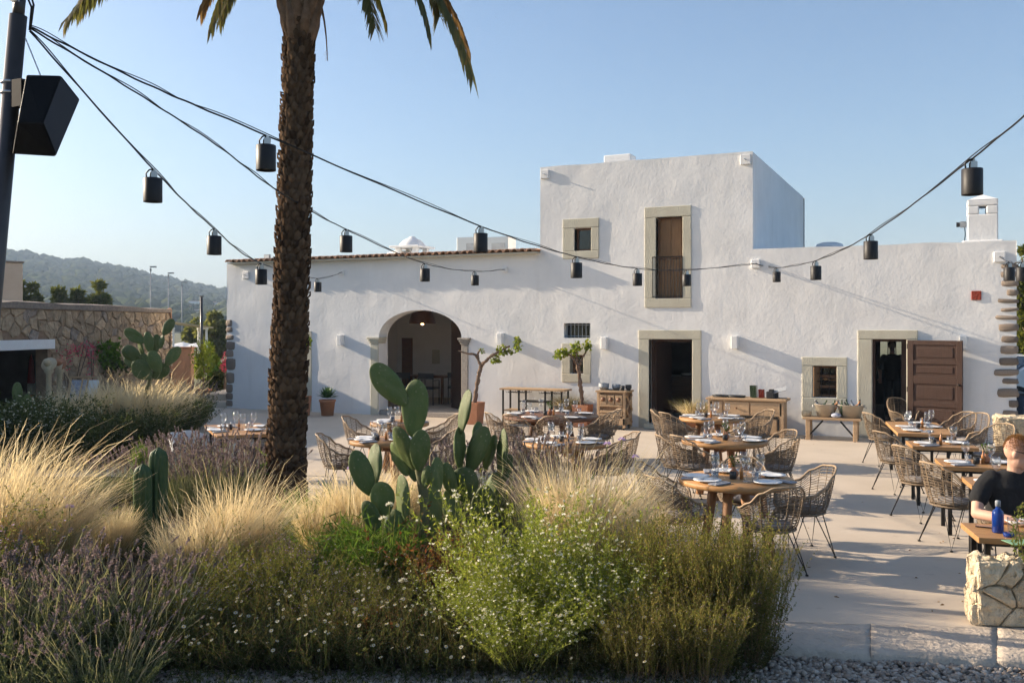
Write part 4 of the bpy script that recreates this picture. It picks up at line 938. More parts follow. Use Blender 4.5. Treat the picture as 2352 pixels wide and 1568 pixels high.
for z_a, z_b in ((.14, zt * .5), (zt * .5, zt - .1)):
    for s_ in (-1, 1): MB().tube([(W_ / 2 + .012, -s_ * (dp / 2 - .06), z_a), (W_ / 2 + .012, s_ * (dp / 2 - .06), z_b)], .022, 4).build('brace', 'woodpale', t)
cb = t.location
for i, (dx, dy, r_, h_, m_, nm, lab) in enumerate(((-.22, -.08, .12, .15, 'bowl', 'bowl_stack', 'tall stack of grey bowls on the rustic cupboard'), (.03, .03, .10, .12, 'bowl', 'bowl_stack', 'shorter stack of grey bowls on the rustic cupboard'), (-.1, .1, .15, .03, 'plate', 'plate_stack', 'stack of pale plates on the rustic cupboard'), (.2, -.05, .05, .10, 'slate', 'pepper_mill', 'small dark pot on the rustic cupboard, left'), (.31, .02, .07, .12, 'slate', 'dark_pot', 'dark knobbed pot at the end of the rustic cupboard'))):
    o = MB().lathe([(0, 0), (r_ * .6, 0), (r_ * .9, h_ * .4), (r_, h_ * .42), (r_ * .92, h_ * .5), (r_, h_ * .72), (r_ * .93, h_ * .78), (r_, h_), (r_ * .9, h_), (0, h_ * .6)], 18).build(nm, m_, None, True); o.location = (cb.x + dx, cb.y + dy, zt + .002); tag(o, lab, 'bowl' if 'bowl' in nm else 'pot')
# long sideboard
yr = D - .8; x0, x1 = FX(1627, yr), FX(1800, yr); zt = FZ(1715, 915, yr); W_ = x1 - x0; dp = .55
t = thing('sideboard', 'long pale wood sideboard with drawers right of the middle doorway', 'sideboard', ((x0 + x1) / 2, yr + dp / 2, 0)); sbl = t.location
MB().span(-W_ / 2 - .05, W_ / 2 + .05, -dp / 2 - .03, dp / 2 + .03, zt - .045, zt).build('top_board', 'woodpale', t, False, .008)
MB().span(-W_ / 2 + .02, W_ / 2 - .02, -dp / 2 + .03, dp / 2, .05, zt - .046).build('carcass', 'woodpale', t)
for sx in (-1, 1): MB().box((sx * (W_ / 2 - .04), -dp / 2 + .04, zt / 2 - .02), (.08, .08, zt - .05)).build('post', 'woodpale', t, False, .006)
for xa, xc in ((-.96, -.62), (-.58, .10), (.14, .95)):
    dwr = MB().span(xa * W_ / 2, xc * W_ / 2, -dp / 2 + .0, -dp / 2 + .029, zt - .34, zt - .07).build('drawer', 'woodpale', t, False, .006); xm = (xa + xc) / 4 * W_
    MB().ell((xm, -dp / 2 - .015, zt - .2), (.018, .02, .018), 8, 6).build('pull', 'wooddark', dwr, True)
for k_ in range(4): MB().span(-W_ / 2 * .45, W_ / 2 * .82, -dp / 2 + .005, -dp / 2 + .03, .08 + k_ * (zt - .48) / 4, .08 + (k_ + .94) * (zt - .48) / 4).build('plank', 'woodpale', t, False, .004)
MB().span(-W_ / 2 * .6, W_ / 2 * .86, -dp / 2 - .006, -dp / 2 + .02, zt - .39, zt - .36).build('iron_strap', 'metal', t); MB().span(W_ / 2 * .84, W_ / 2 * .88, -dp / 2 - .004, -dp / 2 + .02, .15, zt - .4).build('iron_strap', 'metal', t)
MB().span(W_ / 2 * .18, W_ / 2 * .36, -dp / 2 - .004, -dp / 2 + .012, .22, zt - .58).build('dark_vent', 'sash', t)
for dx, lab in ((-.66, 'black round tray at the left end of the sideboard'), (-.28, 'black round tray second from left on the sideboard')):
    o = MB().lathe([(0, 0), (.17, 0), (.19, .035), (.18, .035), (.16, .012), (0, .012)], 24).build('round_tray', 'slate', None, True); o.location = (sbl.x + dx * W_ / 2 * 1.1, sbl.y, zt + .002); tag(o, lab, 'tray', 'trays on the sideboard')
for i in range(4):
    o = MB().box((0, 0, .13), (.028, .18, .25)).build('menu_folder', 'greenglass', None, False, .004); o.location = (sbl.x + .10 * W_ / 2 + .034 * i, sbl.y, zt + .002); o.rotation_euler = (0, -.06, 0); tag(o, 'dark green folder standing on the sideboard, %s of four' % ('leftmost', 'second', 'third', 'rightmost')[i], 'folder', 'green folders on the sideboard')
for i in range(3):
    o = MB().box((0, 0, .09), (.03, .15, .17)).build('menu_folder', 'redclay', None, False, .004); o.location = (sbl.x + .32 * W_ / 2 + .036 * i, sbl.y, zt + .002); o.rotation_euler = (0, -.05, 0); tag(o, 'brown folder standing on the sideboard, %s of three' % ('left', 'middle', 'right')[i], 'folder', 'brown folders on the sideboard')
o = MB().box((0, 0, .07), (.14, .12, .14)).box((.03, 0, .16), (.1, .1, .05)).build('card_terminal', 'slate', None, False, .01); o.location = (sbl.x + .60 * W_ / 2, sbl.y - .05, zt + .002); tag(o, 'black box on the sideboard beside the brown folders', 'box')
o = thing('tablet_stand', 'thin tilted tablet on a black stand at sideboard end', 'tablet', (sbl.x + .82 * W_ / 2, sbl.y, zt + .002)); MB().box((0, 0, .007), (.3, .2, .014)).box((-.05, 0, .07), (.08, .07, .12)).build('stand', 'slate', o, False, .004); MB().box((0, 0, 0), (.30, .2, .01), Matrix.Translation((.0, 0, .17)) @ Matrix.Rotation(R(-14), 4, 'Y') @ Matrix.Rotation(R(20), 4, 'X')).build('screen', 'bowl', o)
# trestle bench with zinc tubs
yr = D - .85; x0, x1 = FX(1848, yr), FX(1972, yr); zt = FZ(1910, 960, yr); W_ = x1 - x0
t = thing('trestle_bench', 'narrow pale wood trestle bench under the small right window', 'bench', ((x0 + x1) / 2, yr + .2, 0)); bl = t.location
for k_ in range(3): MB().span(-W_ / 2 - .04, W_ / 2 + .04, -.2 + k_ * .134, -.2 + k_ * .134 + .131, zt - .045, zt).build('plank', 'woodpale', t, False, .005)
for sx in (-1, 1):
    for sy in (-1, 1): MB().box((sx * (W_ / 2 - .06), sy * .15, (zt - .046) / 2), (.085, .06, zt - .046)).build('leg', 'woodpale', t, False, .008)
    MB().box((sx * (W_ / 2 - .06), 0, zt - .1), (.05, .25, .08)).build('end_rail', 'woodpale', t); MB().tube([(sx * (W_ / 2 - .08), -.15, zt - .36), (sx * (W_ / 2 - .34), -.13, zt - .06)], .018, 5).build('brace', 'metal', t)
def bottle(m): return MB().lathe([(0, 0), (.036, 0), (.037, .18), (.03, .21), (.014, .24), (.013, .30), (.016, .30), (.016, .31), (0, .31)], 10)
for dx, lab, nb in ((-.13, 'zinc tub of wrapped bottles at the left of the trestle bench', 5), (.34, 'zinc tub crammed with bottles at the right of the trestle bench', 8)):
    cx_ = bl.x + dx; tb = thing('zinc_tub', lab, 'tub', (cx_, bl.y, zt + .002), 0, 'tubs on the trestle bench'); sx_ = .25 if dx > 0 else .21
    vs = []; n = 20
    for r_, z_ in ((.0, .004), (.72, .004), (1.0, .24), (1.05, .245), (1.05, .255), (.97, .25), (.7, .03), (0, .03)):
        for j in range(n): vs.append((sx_ * r_ * math.cos(2 * math.pi * j / n), .16 * r_ * math.sin(2 * math.pi * j / n), z_))
    MB().add(vs, [(i * n + j, i * n + (j + 1) % n, (i + 1) * n + (j + 1) % n, (i + 1) * n + j) for i in range(7) for j in range(n)]).build('tub', 'zinc', tb, True)
    for sx in (-1, 1): MB().tube([(sx * sx_ * .98, -.06, .22), (sx * (sx_ + .04), -.05, .20), (sx * (sx_ + .04), .05, .20), (sx * sx_ * .98, .06, .22)], .007, 6).build('handle', 'steel', tb, True)
    for i in range(nb):
        o = bottle(0).build('bottle', ('greenglass', 'bowl', 'slate', 'greenglass', 'amber')[i % 5], None, True); a = rnd.uniform(-.7, .7)
        o.location = (cx_ + (i / (nb - 1) - .5) * sx_ * 1.2, bl.y + rnd.uniform(-.06, .06), zt + .06); o.rotation_euler = (rnd.uniform(-.3, .3), a, 0)
        tag(o, '%s bottle sticking out of the %s zinc tub on the trestle bench' % (('first', 'second', 'third', 'fourth', 'fifth', 'sixth', 'seventh', 'eighth')[i], 'left' if dx < 0 else 'right'), 'bottle', 'bottles in the %s zinc tub' % ('left' if dx < 0 else 'right'))
o = MB().lathe([(0, 0), (.09, 0), (.10, .09), (.09, .1), (0, .08)], 16).build('straw_basket', 'straw', None, True); o.location = (bl.x - .49, bl.y, zt + .002); tag(o, 'small round basket at the left end of the trestle bench', 'basket')
o = MB().ell((0, 0, .05), (.1, .07, .05), 10, 6).build('crumpled_cloth', 'bluecloth', None, True); o.location = (bl.x + .08, bl.y - .1, zt); tag(o, 'crumpled blue cloth between the two zinc tubs', 'cloth')
for q in (wine0, tum0, plate0, nap0, vase0, jar0, oil0): pass

# ------------------------------------------------------------------ lights on strings, poles, speaker
def cat(pts, n=10):
    pts = [Vector(p) for p in pts]; out = []
    for i in range(len(pts) - 1):
        p0 = pts[max(i - 1, 0)]; p1 = pts[i]; p2 = pts[i + 1]; p3 = pts[min(i + 2, len(pts) - 1)]
        for k_ in range(n):
            t = k_ / n; out.append(.5 * ((2 * p1) + (p2 - p0) * t + (2 * p0 - 5 * p1 + 4 * p2 - p3) * t * t + (3 * p1 - p0 - 3 * p2 + p3) * t ** 3))
    return out + [pts[-1]]
lan0 = thing('string_lantern', 'l', 'lantern'); LH = .205
MB().lathe([(0, -.02), (.076, -.02), (.080, -.024), (.080, -LH - .02), (.079, -LH - .024), (.071, -LH - .022), (.070, -LH + .02), (0, -LH + .02)], 24).build('body', 'black', lan0, True)
MB().lathe([(0, -LH - .004), (.069, -LH - .004), (.069, -LH), (0, -LH)], 20).build('lens', 'lens', lan0, True)
MB().box((.012, 0, .01), (.05, .02, .06)).tube([(.012, 0, .04), (.012, 0, .06)], .012, 6).build('clamp', 'steel', lan0)
MB().tube([(-.05, 0, -.02), (-.055, 0, .02), (-.03, 0, .05), (.0, 0, .06)], .007, 5).tube([(-.02, 0, -.02), (-.02, 0, .02), (.0, 0, .055)], .006, 5).build('lead', 'metal', lan0, True)
def string(lab, start, lamps, end, names, extra=()):
    # lamps: (u, v of lamp top, depth); the cable runs a little above each lamp
    pts = [start]
    for it in extra: pts.append(it)
    for u, v, d in lamps:
        q = P(u, v, d) + Vector((0, 0, .062)); pts.append(q)
    if end is not None: pts.append(end)
    pts.sort(key=lambda p: (p - start).length)
    c = cat(pts, 14); cab = thing('light_cable', lab, 'cable', (0, 0, 0), 0, 'cables of string lights')
    MB().tube([p + Vector((0, 0, .003 * math.sin(i * 1.3))) for i, p in enumerate(c)], .0075, 5).build('wire', 'metal', cab, True)
    MB().tube([p + Vector((.004 * math.sin(i * .9), .0, .012 + .011 * math.sin(i * .55))) for i, p in enumerate(c)], .0045, 4).build('power_lead', 'metal', cab, True)
    for (u, v, d), nm in zip(lamps, names):
        q = P(u, v, d); dup(lan0, q, TH + rnd.uniform(-.3, .3), 'black cylinder lantern ' + nm, 'lanterns on the strings')
PT = P(44, 62, 7.0); PB = P(-24, 748, 7.0) 
string('light cable running from the leaning pole to the left of arch', P(68, 72, 7.0), [(351, 404, 8.2), (492, 538, 10.5), (600, 615, 12.9), (730, 646, 20.5)], FP(785, 626, D - .12), ['on the left string, nearest to the pole', 'on the left string, second from the pole', 'on the left string, just left of the palm trunk', 'on the left string, small one right of the palm trunk'])
string('light cable running from the leaning pole over the arch', P(70, 66, 7.0), [(795, 538, 12.0), (976, 614, 15.2), (1091, 630, 19.4)], FP(1160, 619, D - .12), ['on the middle string, right of the palm trunk', 'on the middle string, above the arch', 'on the middle string, last one above the arch'], [P(300, 205, 8.0), P(500, 335, 9.2), P(640, 440, 10.2)])
string('light cable running from the leaning pole to the tower', P(70, 62, 7.0), [(611, 328, 7.7), (1104, 532, 10.6), (1324, 600, 12.9), (1464, 625, 15.8), (1577, 628, 17.2)], FP(1736, 606, D - .12), ['nearest on the long string, left of the palm', 'on the long string, before the roof near the tower', 'on the long string, below the small upper window', 'on the long string, left of the tall upper window', 'on the long string, in front of the tall upper window'], [P(330, 190, 7.2)])
RP = P(2440, 190, 6.4)
string('light cable running from the tower to the upper right', RP, [(2233, 382, 7.5), (2000, 550, 10.9), (1874, 608, 14.2), (1784, 622, 19.2)], FP(1736, 606, D - .12), ['largest at the right under the chimney', 'on the right string, second from the right', 'on the right string, above the right wing', 'on the right string, smallest one beside the tower'])
string('short light cable at the right end of house', P(2480, 560, 13.2), [(2318, 611, 14.6), (2347, 611, 14.0)], FP(2296, 590, D - .12), ['over the corner stones of the right wing', 'at the very right edge over the trees'])
discard(lan0)
q = P(2440, 190, 6.4); t = thing('light_pole', 'dark steel pole holding the right light cable outside the terrace', 'pole', (q.x, q.y, 0)); MB().tube([(0, 0, -.1), (0, 0, q.z + .15)], .055, 12).build('shaft', 'pole', t, True)
q = P(2480, 560, 13.2); t = thing('light_pole', 'thin dark pole holding the short cable beyond the house', 'pole', (q.x, q.y, 0)); MB().tube([(0, 0, -.1), (0, 0, q.z + .05)], .04, 10).build('shaft', 'pole', t, True)
ptop = P(42, 36, 7.0); pbot_dir = (P(-22, 748, 7.0) - ptop); foot = ptop + pbot_dir * ((ptop.z + .1) / -pbot_dir.z)
pole = thing('leaning_pole', 'dark leaning steel pole with cables and loudspeaker at left edge', 'pole', foot)
lp = lambda p: p - foot
MB().tube([lp(foot), lp(ptop)], .062, 20).build('shaft', 'pole', pole, True)
tip = ptop - pbot_dir.normalized() * .16; MB().tube([lp(ptop - pbot_dir.normalized() * -.02), lp(tip)], .042, 14).build('pole_tip', 'pole', pole, True)
MB().tube([lp(tip + CV(.0, 0, -.02)), lp(tip + CV(.07, 0, .02)), lp(tip + CV(.10, 0, -.08)), lp(P(70, 66, 7.0))], .008, 6).tube([lp(tip + CV(.0, -.02, -.04)), lp(tip + CV(.05, -.02, 0)), lp(tip + CV(.085, 0, -.1)), lp(P(68, 70, 7.0))], .008, 6).tube([lp(tip), lp(tip + CV(.02, 0, .08))], .008, 5).build('cable_bend', 'metal', pole, True)
for k_ in range(2):
    q = lp(P(24 - 1.2 * k_, 190 + 24 * k_, 7.0)); MB().lathe([(.064, -.008), (.067, -.008), (.067, .008), (.064, .008)], 20, q).build('strap', 'steel', pole, True)
b = MB()
for i in range(14):
    q = lp(P(60 + 34 * i / 13, 92 + 84 * i / 13, 6.95)); b.tube([q + CV(.007 * math.cos(a), (.007 * math.sin(a) if i % 2 else 0), (0 if i % 2 else .007 * math.sin(a)) - .012 * math.cos(a)) for a in [k_ * math.pi / 4 for k_ in range(9)]], .0025, 4, False)
b.build('chain', 'steel', pole, True)
q0 = lp(P(0, -20, 6.6)); q1 = lp(tip + CV(-.02, 0, -.06)); b = MB()
for i in range(8):
    c_ = q0 + (q1 - q0) * (i + .5) / 8; b.ell(c_, (.035, .008, .014), 8, 6)
b.build('guy_shackles', 'steel', pole, True)
# loudspeaker: faceted shell, wedge shaped, tilted down
sp = thing('loudspeaker', 'black wedge shaped loudspeaker hung on the leaning pole', 'loudspeaker', P(98, 262, 6.95))
def cp(u, v, d): return P(u, v, d) - Vector(sp.location)
vs = [cp(60, 172, 6.72), cp(140, 174, 6.80), cp(184, 230, 7.02), cp(128, 360, 6.80), cp(28, 354, 6.78), cp(40, 282, 6.60), cp(97, 284, 6.64), cp(80, 186, 7.3), cp(150, 190, 7.3), cp(120, 340, 7.25), cp(45, 335, 7.25)]
b = MB(); b.add(vs, [(0, 5, 6, 1), (1, 6, 3, 2), (5, 4, 3, 6), (0, 1, 8, 7), (1, 2, 8), (2, 3, 9, 8), (3, 4, 10, 9), (4, 5, 0, 7, 10), (7, 8, 9, 10)]); b.build('shell', 'speaker', sp, False, .012)
c_ = (vs[1] + vs[6] + vs[3] + vs[2]) / 4; off = CV(.006, -.010, 0); b = MB(); b.add([c_ + (p - c_) * .93 + off for p in (vs[1], vs[6], vs[3], vs[2])], [(0, 1, 2, 3)]); gr = b.build('grille', 'grille', sp)
MB().tube([cp(22, 200, 7.0), cp(48, 200, 6.95)], .03, 8).tube([cp(20, 228, 7.0), cp(46, 236, 6.95)], .03, 8).box(cp(46, 215, 6.9), (.1, .06, .2)).build('bracket', 'speaker', sp)
# ------------------------------------------------------------------ plants
def ribbons(paths, widths, rg):
    # paths (N,K,3), widths (N,K): thin flat strands turned at random
    N, K, _ = paths.shape; t = np.gradient(paths, axis=1); a = rg.uniform(0, 2 * np.pi, N)
    s = np.stack([np.cos(a), np.sin(a), np.zeros(N)], 1)[:, None, :]; side = s - t * (s * t).sum(2, keepdims=True) / np.maximum((t * t).sum(2, keepdims=True), 1e-9)
    side /= np.maximum(np.linalg.norm(side, axis=2, keepdims=True), 1e-6)
    L = paths - side * widths[..., None] / 2; Rr = paths + side * widths[..., None] / 2
    V = np.stack([L, Rr], 2).reshape(-1, 3); base = (np.arange(N) * K * 2)[:, None] + (np.arange(K - 1) * 2)[None, :]
    Fq = np.stack([base, base + 1, base + 3, base + 2], 2).reshape(-1, 4); return V, Fq
def leaves(pos, dirs, ln, wd_, rg, up=.3):
    N = len(pos); dirs = dirs / np.maximum(np.linalg.norm(dirs, axis=1, keepdims=True), 1e-6)
    s = rg.standard_normal((N, 3)); s -= dirs * (s * dirs).sum(1, keepdims=True); s /= np.maximum(np.linalg.norm(s, axis=1, keepdims=True), 1e-6)
    ln = np.broadcast_to(ln, N)[:, None]; wd_ = np.broadcast_to(wd_, N)[:, None]
    V = np.stack([pos, pos + dirs * ln * .45 + s * wd_ / 2, pos + dirs * ln, pos + dirs * ln * .45 - s * wd_ / 2], 1).reshape(-1, 3)
    return V, np.arange(N * 4).reshape(N, 4)
class Acc:
    def __init__(s): s.V = []; s.F = []; s.k = 0
    def add(s, vf):
        V, Fq = vf; s.V.append(V); s.F.append(Fq + s.k); s.k += len(V); return s
    def build(s, name, m, parent=None):
        return link(name, npmesh(name, np.concatenate(s.V), np.concatenate(s.F)), m, parent)
def rnorm(rg, n): v = rg.standard_normal((n, 3)); return v / np.linalg.norm(v, axis=1, keepdims=True)
def stems(rg, n, rad, hmin, hmax, spread, bend, K=6, wind=(0, 0), droop=0):
    r = rad * np.sqrt(rg.uniform(0, 1, n)); a = rg.uniform(0, 2 * np.pi, n); base = np.stack([r * np.cos(a), r * np.sin(a), np.zeros(n)], 1)
    out = np.stack([np.cos(a), np.sin(a)], 1) * (r / rad)[:, None] + .35 * rg.standard_normal((n, 2)); L = rg.uniform(hmin, hmax, n)
    t = np.linspace(0, 1, K)[None, :, None]; o3 = np.concatenate([out, np.zeros((n, 1))], 1)[:, None, :]; w3 = np.array([wind[0], wind[1], 0])[None, None, :] * rg.uniform(.5, 1.3, n)[:, None, None]
    p = base[:, None, :] + L[:, None, None] * (t * np.array([0, 0, 1.0]) + spread * t * o3 + bend * t ** 2 * o3 + w3 * t ** 2.2 - droop * t ** 3 * np.array([0, 0, 1.0]) * rg.uniform(.3, 1.4, n)[:, None, None])
    p += .012 * rg.standard_normal(p.shape) * t
    return p, L
def along(p, rg, m, t0, t1):
    # m random points on every stem with direction
    N, K, _ = p.shape; t = rg.uniform(t0, t1, (N, m)) * (K - 1); i = np.minimum(t.astype(int), K - 2); f = (t - i)[..., None]; ii = np.arange(N)[:, None]
    a = p[ii, i]; c = p[ii, i + 1]; return (a + (c - a) * f).reshape(-1, 3), (c - a).reshape(-1, 3)
WIND = CV(1, .1).normalized()
def feather(seed, tufts=74, per=17, wind=.2, h=(.55, 1.0)):
    rg = np.random.default_rng(seed); root = thing('feather_grass', 'x', 'grass')
    wl = (wind, 0)
    main, L = stems(rg, tufts, .17, h[0], h[1], .22, .20, 8, wl, .22)
    K = 8; t = np.linspace(0, 1, K)[None, None, :, None]
    dev = rg.standard_normal((tufts, per, 1, 3)) * np.array([.10, .10, .06]); dev2 = rg.standard_normal((tufts, per, 1, 3)) * .03
    p = main[:, None] + dev * t ** 1.4 + dev2 * np.minimum(1, t * 3) + .010 * rg.standard_normal((tufts, per, K, 3)) * t
    p = p * 1.0; p[..., 2] *= (rg.uniform(.75, 1.06, (tufts, per, 1)))
    p = p.reshape(-1, K, 3); w_ = np.array([.0046, .0042, .0038, .0036, .0036, .0034, .0026, .0012])[None, :] * rg.uniform(.6, 1.25, (len(p), 1))
    Acc().add(ribbons(p, w_, rg)).build('plumes', 'blonde', root)
    q, _ = stems(rg, 420, .16, .25, .5, .35, .3, 5, wl, .1); Acc().add(ribbons(q, np.full((420, 5), .0045) * np.array([1, 1, .9, .7, .2]), rg)).build('base_blades', 'blondeg', root)
    return root
def lavender(seed, n=105, h=(.45, .75), bud='lavbud', spread=.28, rad=.26, nl=66, spike=(.045, .09), bs=1.0):
    rg = np.random.default_rng(seed); root = thing('lavender', 'x', 'lavender')
    p, L = stems(rg, n, rad, h[0], h[1], spread, .12, 6)
    Acc().add(ribbons(p, np.array([.0050, .0048, .0045, .0042, .004, .0036])[None, :] * np.ones((n, 1)), rg)).build('stems', 'lavstem', root)
    ac = Acc(); tip = p[:, -1]; d = p[:, -1] - p[:, -2]; d /= np.linalg.norm(d, axis=1, keepdims=True); sl = rg.uniform(*spike, n); m = 22
    tt = np.linspace(0, 1, m)[None, :]; pos = (tip[:, None] + d[:, None] * (sl[:, None] * (tt - .25))[..., None]).reshape(-1, 3)
    o = rnorm(rg, n * m); dd = np.repeat(d, m, 0); dirs = o * .55 + dd * .9; ln = bs * (.011 + .009 * np.sin(np.pi * np.clip(tt, .05, .9)) * np.ones((n, 1))).reshape(-1)
    ac.add(leaves(pos, dirs, ln, ln * .75, rg)); ac.build('flower_spikes', bud, root)
    ps, L2 = stems(rg, n * 2, rad * 1.05, h[0] * .35, h[0] * 1.0, spread * 1.1, .15, 6)
    pos, dr = along(ps, rg, nl, .1, 1); dirs = rnorm(rg, len(pos)) * .7 + dr / np.linalg.norm(dr, axis=1, keepdims=True); dirs[:, 2] += .3
    Acc().add(leaves(pos, dirs, rg.uniform(.022, .045, len(pos)), .0065, rg)).build('leaves', 'lavleaf', root)
    return root
def shrub(seed, name, cat_, leafm, stemm, n=130, h=(.4, .85), rad=.3, nl=90, ls=(.010, .018), lw=.6, spread=.35, bend=.2, fl=None, nf=0, fs=.012, t0=.12, wind=(0, 0)):
    rg = np.random.default_rng(seed); root = thing(name, 'x', cat_)
    p, L = stems(rg, n, rad, h[0], h[1], spread, bend, 7, wind)
    # side twigs
    bp, bd = along(p, rg, 5, .3, .95); K = 4; t = np.linspace(0, 1, K)[None, :, None]; o = rnorm(rg, len(bp)); o[:, 2] = np.abs(o[:, 2]) + .6
    tw = bp[:, None] + o[:, None] * t * rg.uniform(.06, .17, len(bp))[:, None, None]
    Acc().add(ribbons(p, np.linspace(.006, .002, 7)[None, :] * np.ones((n, 1)), rg)).add(ribbons(tw, np.linspace(.003, .0012, K)[None, :] * np.ones((len(tw), 1)), rg)).build('stems', stemm, root)
    pos, dr = along(p, rg, nl, t0, 1); p2, d2 = along(tw, rg, max(4, nl // 6), .05, 1); pos = np.concatenate([pos, p2]); dr = np.concatenate([dr, d2])
    dirs = rnorm(rg, len(pos)) * .9 + dr / np.maximum(np.linalg.norm(dr, axis=1, keepdims=True), 1e-6) * .6; ln = rg.uniform(ls[0], ls[1], len(pos))
    Acc().add(leaves(pos, dirs, ln, ln * lw, rg)).build('leaves', leafm, root)
    if nf:
        fp, fd = along(p, rg, nf, .55, 1); f2, _ = along(tw, rg, 1, .7, 1); fp = np.concatenate([fp, f2[rg.permutation(len(f2))[:len(fp) // 2]]]); ac = Acc(); nn = len(fp)
        fp = fp + rnorm(rg, nn) * .012
        for k_ in range(4):
            dirs = rnorm(rg, nn); dirs[:, 2] = np.abs(dirs[:, 2]) * .6; ac.add(leaves(fp, dirs, rg.uniform(.7, 1.2, nn) * fs, fs * .75, rg))
        ac.build('flowers', fl, root)
    return root
PROTO = {
 'fg': [feather(s) for s in (1, 2)], 'fgs': [feather(3, 60, 24, .12, (.5, .85))], 'fgh': [feather(4, 55, 30, .10, (.7, 1.05))],
 'lav': [lavender(s) for s in (5, 6)], 'lavt': [lavender(s, 120, (.6, .95), 'lavbud', .18, .30, 40, (.07, .12), 1.5) for s in (7, 8)],
 'thy': [shrub(s, 'thyme_bush', 'bush', 'thyme', 'thymestem', fl='petalpink', nf=2, fs=.009, nl=110) for s in (9, 10)],
 'ros': [shrub(s, 'rosemary_bush', 'bush', 'rosleaf', 'thymestem', n=170, h=(.55, 1.0), rad=.3, nl=120, ls=(.012, .024), lw=.4, spread=.22, bend=.12, fl='petalpink', nf=1, fs=.007) for s in (11, 12)],
 'gau': [shrub(s, 'gaura_bush', 'bush', 'gaura', 'gaurastem', n=130, h=(.55, 1.0), rad=.26, nl=58, ls=(.022, .042), lw=.24, spread=.42, bend=.22, fl='petal', nf=2, fs=.022, wind=(.05, 0)) for s in (13, 14)],
 'hed': [shrub(s, 'green_bush', 'bush', 'hedge', 'thymestem', n=150, h=(.4, .8), rad=.34, nl=70, ls=(.02, .04), lw=.5, spread=.35, bend=.2) for s in (15, 16)],
 'hedw': [shrub(17, 'gaura_bush', 'bush', 'hedge', 'gaurastem', n=150, h=(.5, 1.0), rad=.3, nl=60, ls=(.025, .045), lw=.35, spread=.4, bend=.25, fl='petal', nf=2, fs=.026)],
 'grn': [shrub(18, 'grassy_clump', 'plant', 'green', 'gaurastem', n=90, h=(.2, .4), rad=.2, nl=26, ls=(.06, .14), lw=.07, spread=.2, bend=.25, t0=0)],
 'con': [shrub(19, 'young_cypress', 'plant', 'green', 'gaurastem', n=60, h=(.5, .85), rad=.10, nl=90, ls=(.02, .04), lw=.3, spread=.05, bend=.03)],
 'red': [shrub(20, 'red_leaf_plant', 'plant', 'redleaf', 'thymestem', n=40, h=(.2, .42), rad=.12, nl=30, ls=(.02, .04), lw=.45, spread=.5, bend=.2)],
 'mnd': [shrub(s, 'daisy_mound', 'plant', 'cover', 'thymestem', n=150, h=(.2, .45), rad=.42, nl=70, ls=(.014, .028), lw=.4, spread=.3, bend=.25) for s in (22, 23)],
 'sag': [shrub(21, 'sage_plant', 'plant', 'hedge', 'gaurastem', n=40, h=(.25, .5), rad=.14, nl=26, ls=(.05, .09), lw=.38, spread=.35, bend=.15)],
}
def plant(kind, var, u, base_v, top_v, label, group=None, wide=1.0, z=.03, d=None, lean=0):
    d_ = d or F * (CH - z) / (base_v - HY); q = P(u, HY, d_); q.z = z
    h = CH - (top_v - HY) / F * d_ - z; src = PROTO[kind][var % len(PROTO[kind])]
    nat = {'fg': .82, 'fgs': .75, 'fgh': .95, 'lav': .78, 'lavt': 1.0, 'thy': .92, 'ros': 1.03, 'gau': .98, 'hed': .84, 'hedw': 1.02, 'grn': .46, 'con': .88, 'red': .42, 'sag': .52, 'mnd': .48}[kind]
    s = h / nat
    return dup(src, q, TH + (rnd.uniform(-.3, .3) if kind[:2] == 'fg' else rnd.uniform(0, 6.28)), label, group, (s * wide, s * wide, s))
# front row, left to right
LV = 'front lavender bushes'
for i, (u, bv, tv, wd_, lab) in enumerate((( -70, 1500, 1270, 1.5, 'lavender in shade at the lower left edge'), (60, 1520, 1262, 1.5, 'lavender with purple spikes near the lower left corner'), (190, 1500, 1275, 1.4, 'lavender in the front row below the left feather grass'), (310, 1500, 1268, 1.4, 'lavender in the front row, rightmost of the lower left ones'), (20, 1590, 1400, 1.6, 'dark lavender at the very bottom left corner'), (240, 1590, 1410, 1.5, 'dark low lavender at bottom left beside the daisies'))): plant('lav', i, u, bv, tv, lab, LV, wd_, -.05)
plant('lavt', 0, -180, 1330, 1090, 'lavender hedge plant beyond the left edge', LV, 1.3); plant('thy', 0, -260, 1460, 1150, 'thyme bush beyond the left edge', None, 1.4)
for i, (u, bv, tv, wd_, lab) in enumerate(((470, 1440, 1300, 1.5, 'low thyme bush right of the front lavender'), (590, 1400, 1200, 1.15, 'rounded thyme bush with lilac flowers before the middle feather grass'), (700, 1420, 1255, 1.3, 'thyme bush with lilac flowers left of the cactus'), (800, 1460, 1310, 1.4, 'low dark thyme bush below the cactus'), (880, 1400, 1290, 1.3, 'thyme bush under the lowest cactus pads'))): plant('thy', i, u, bv, tv, lab, 'thyme bushes', wd_)
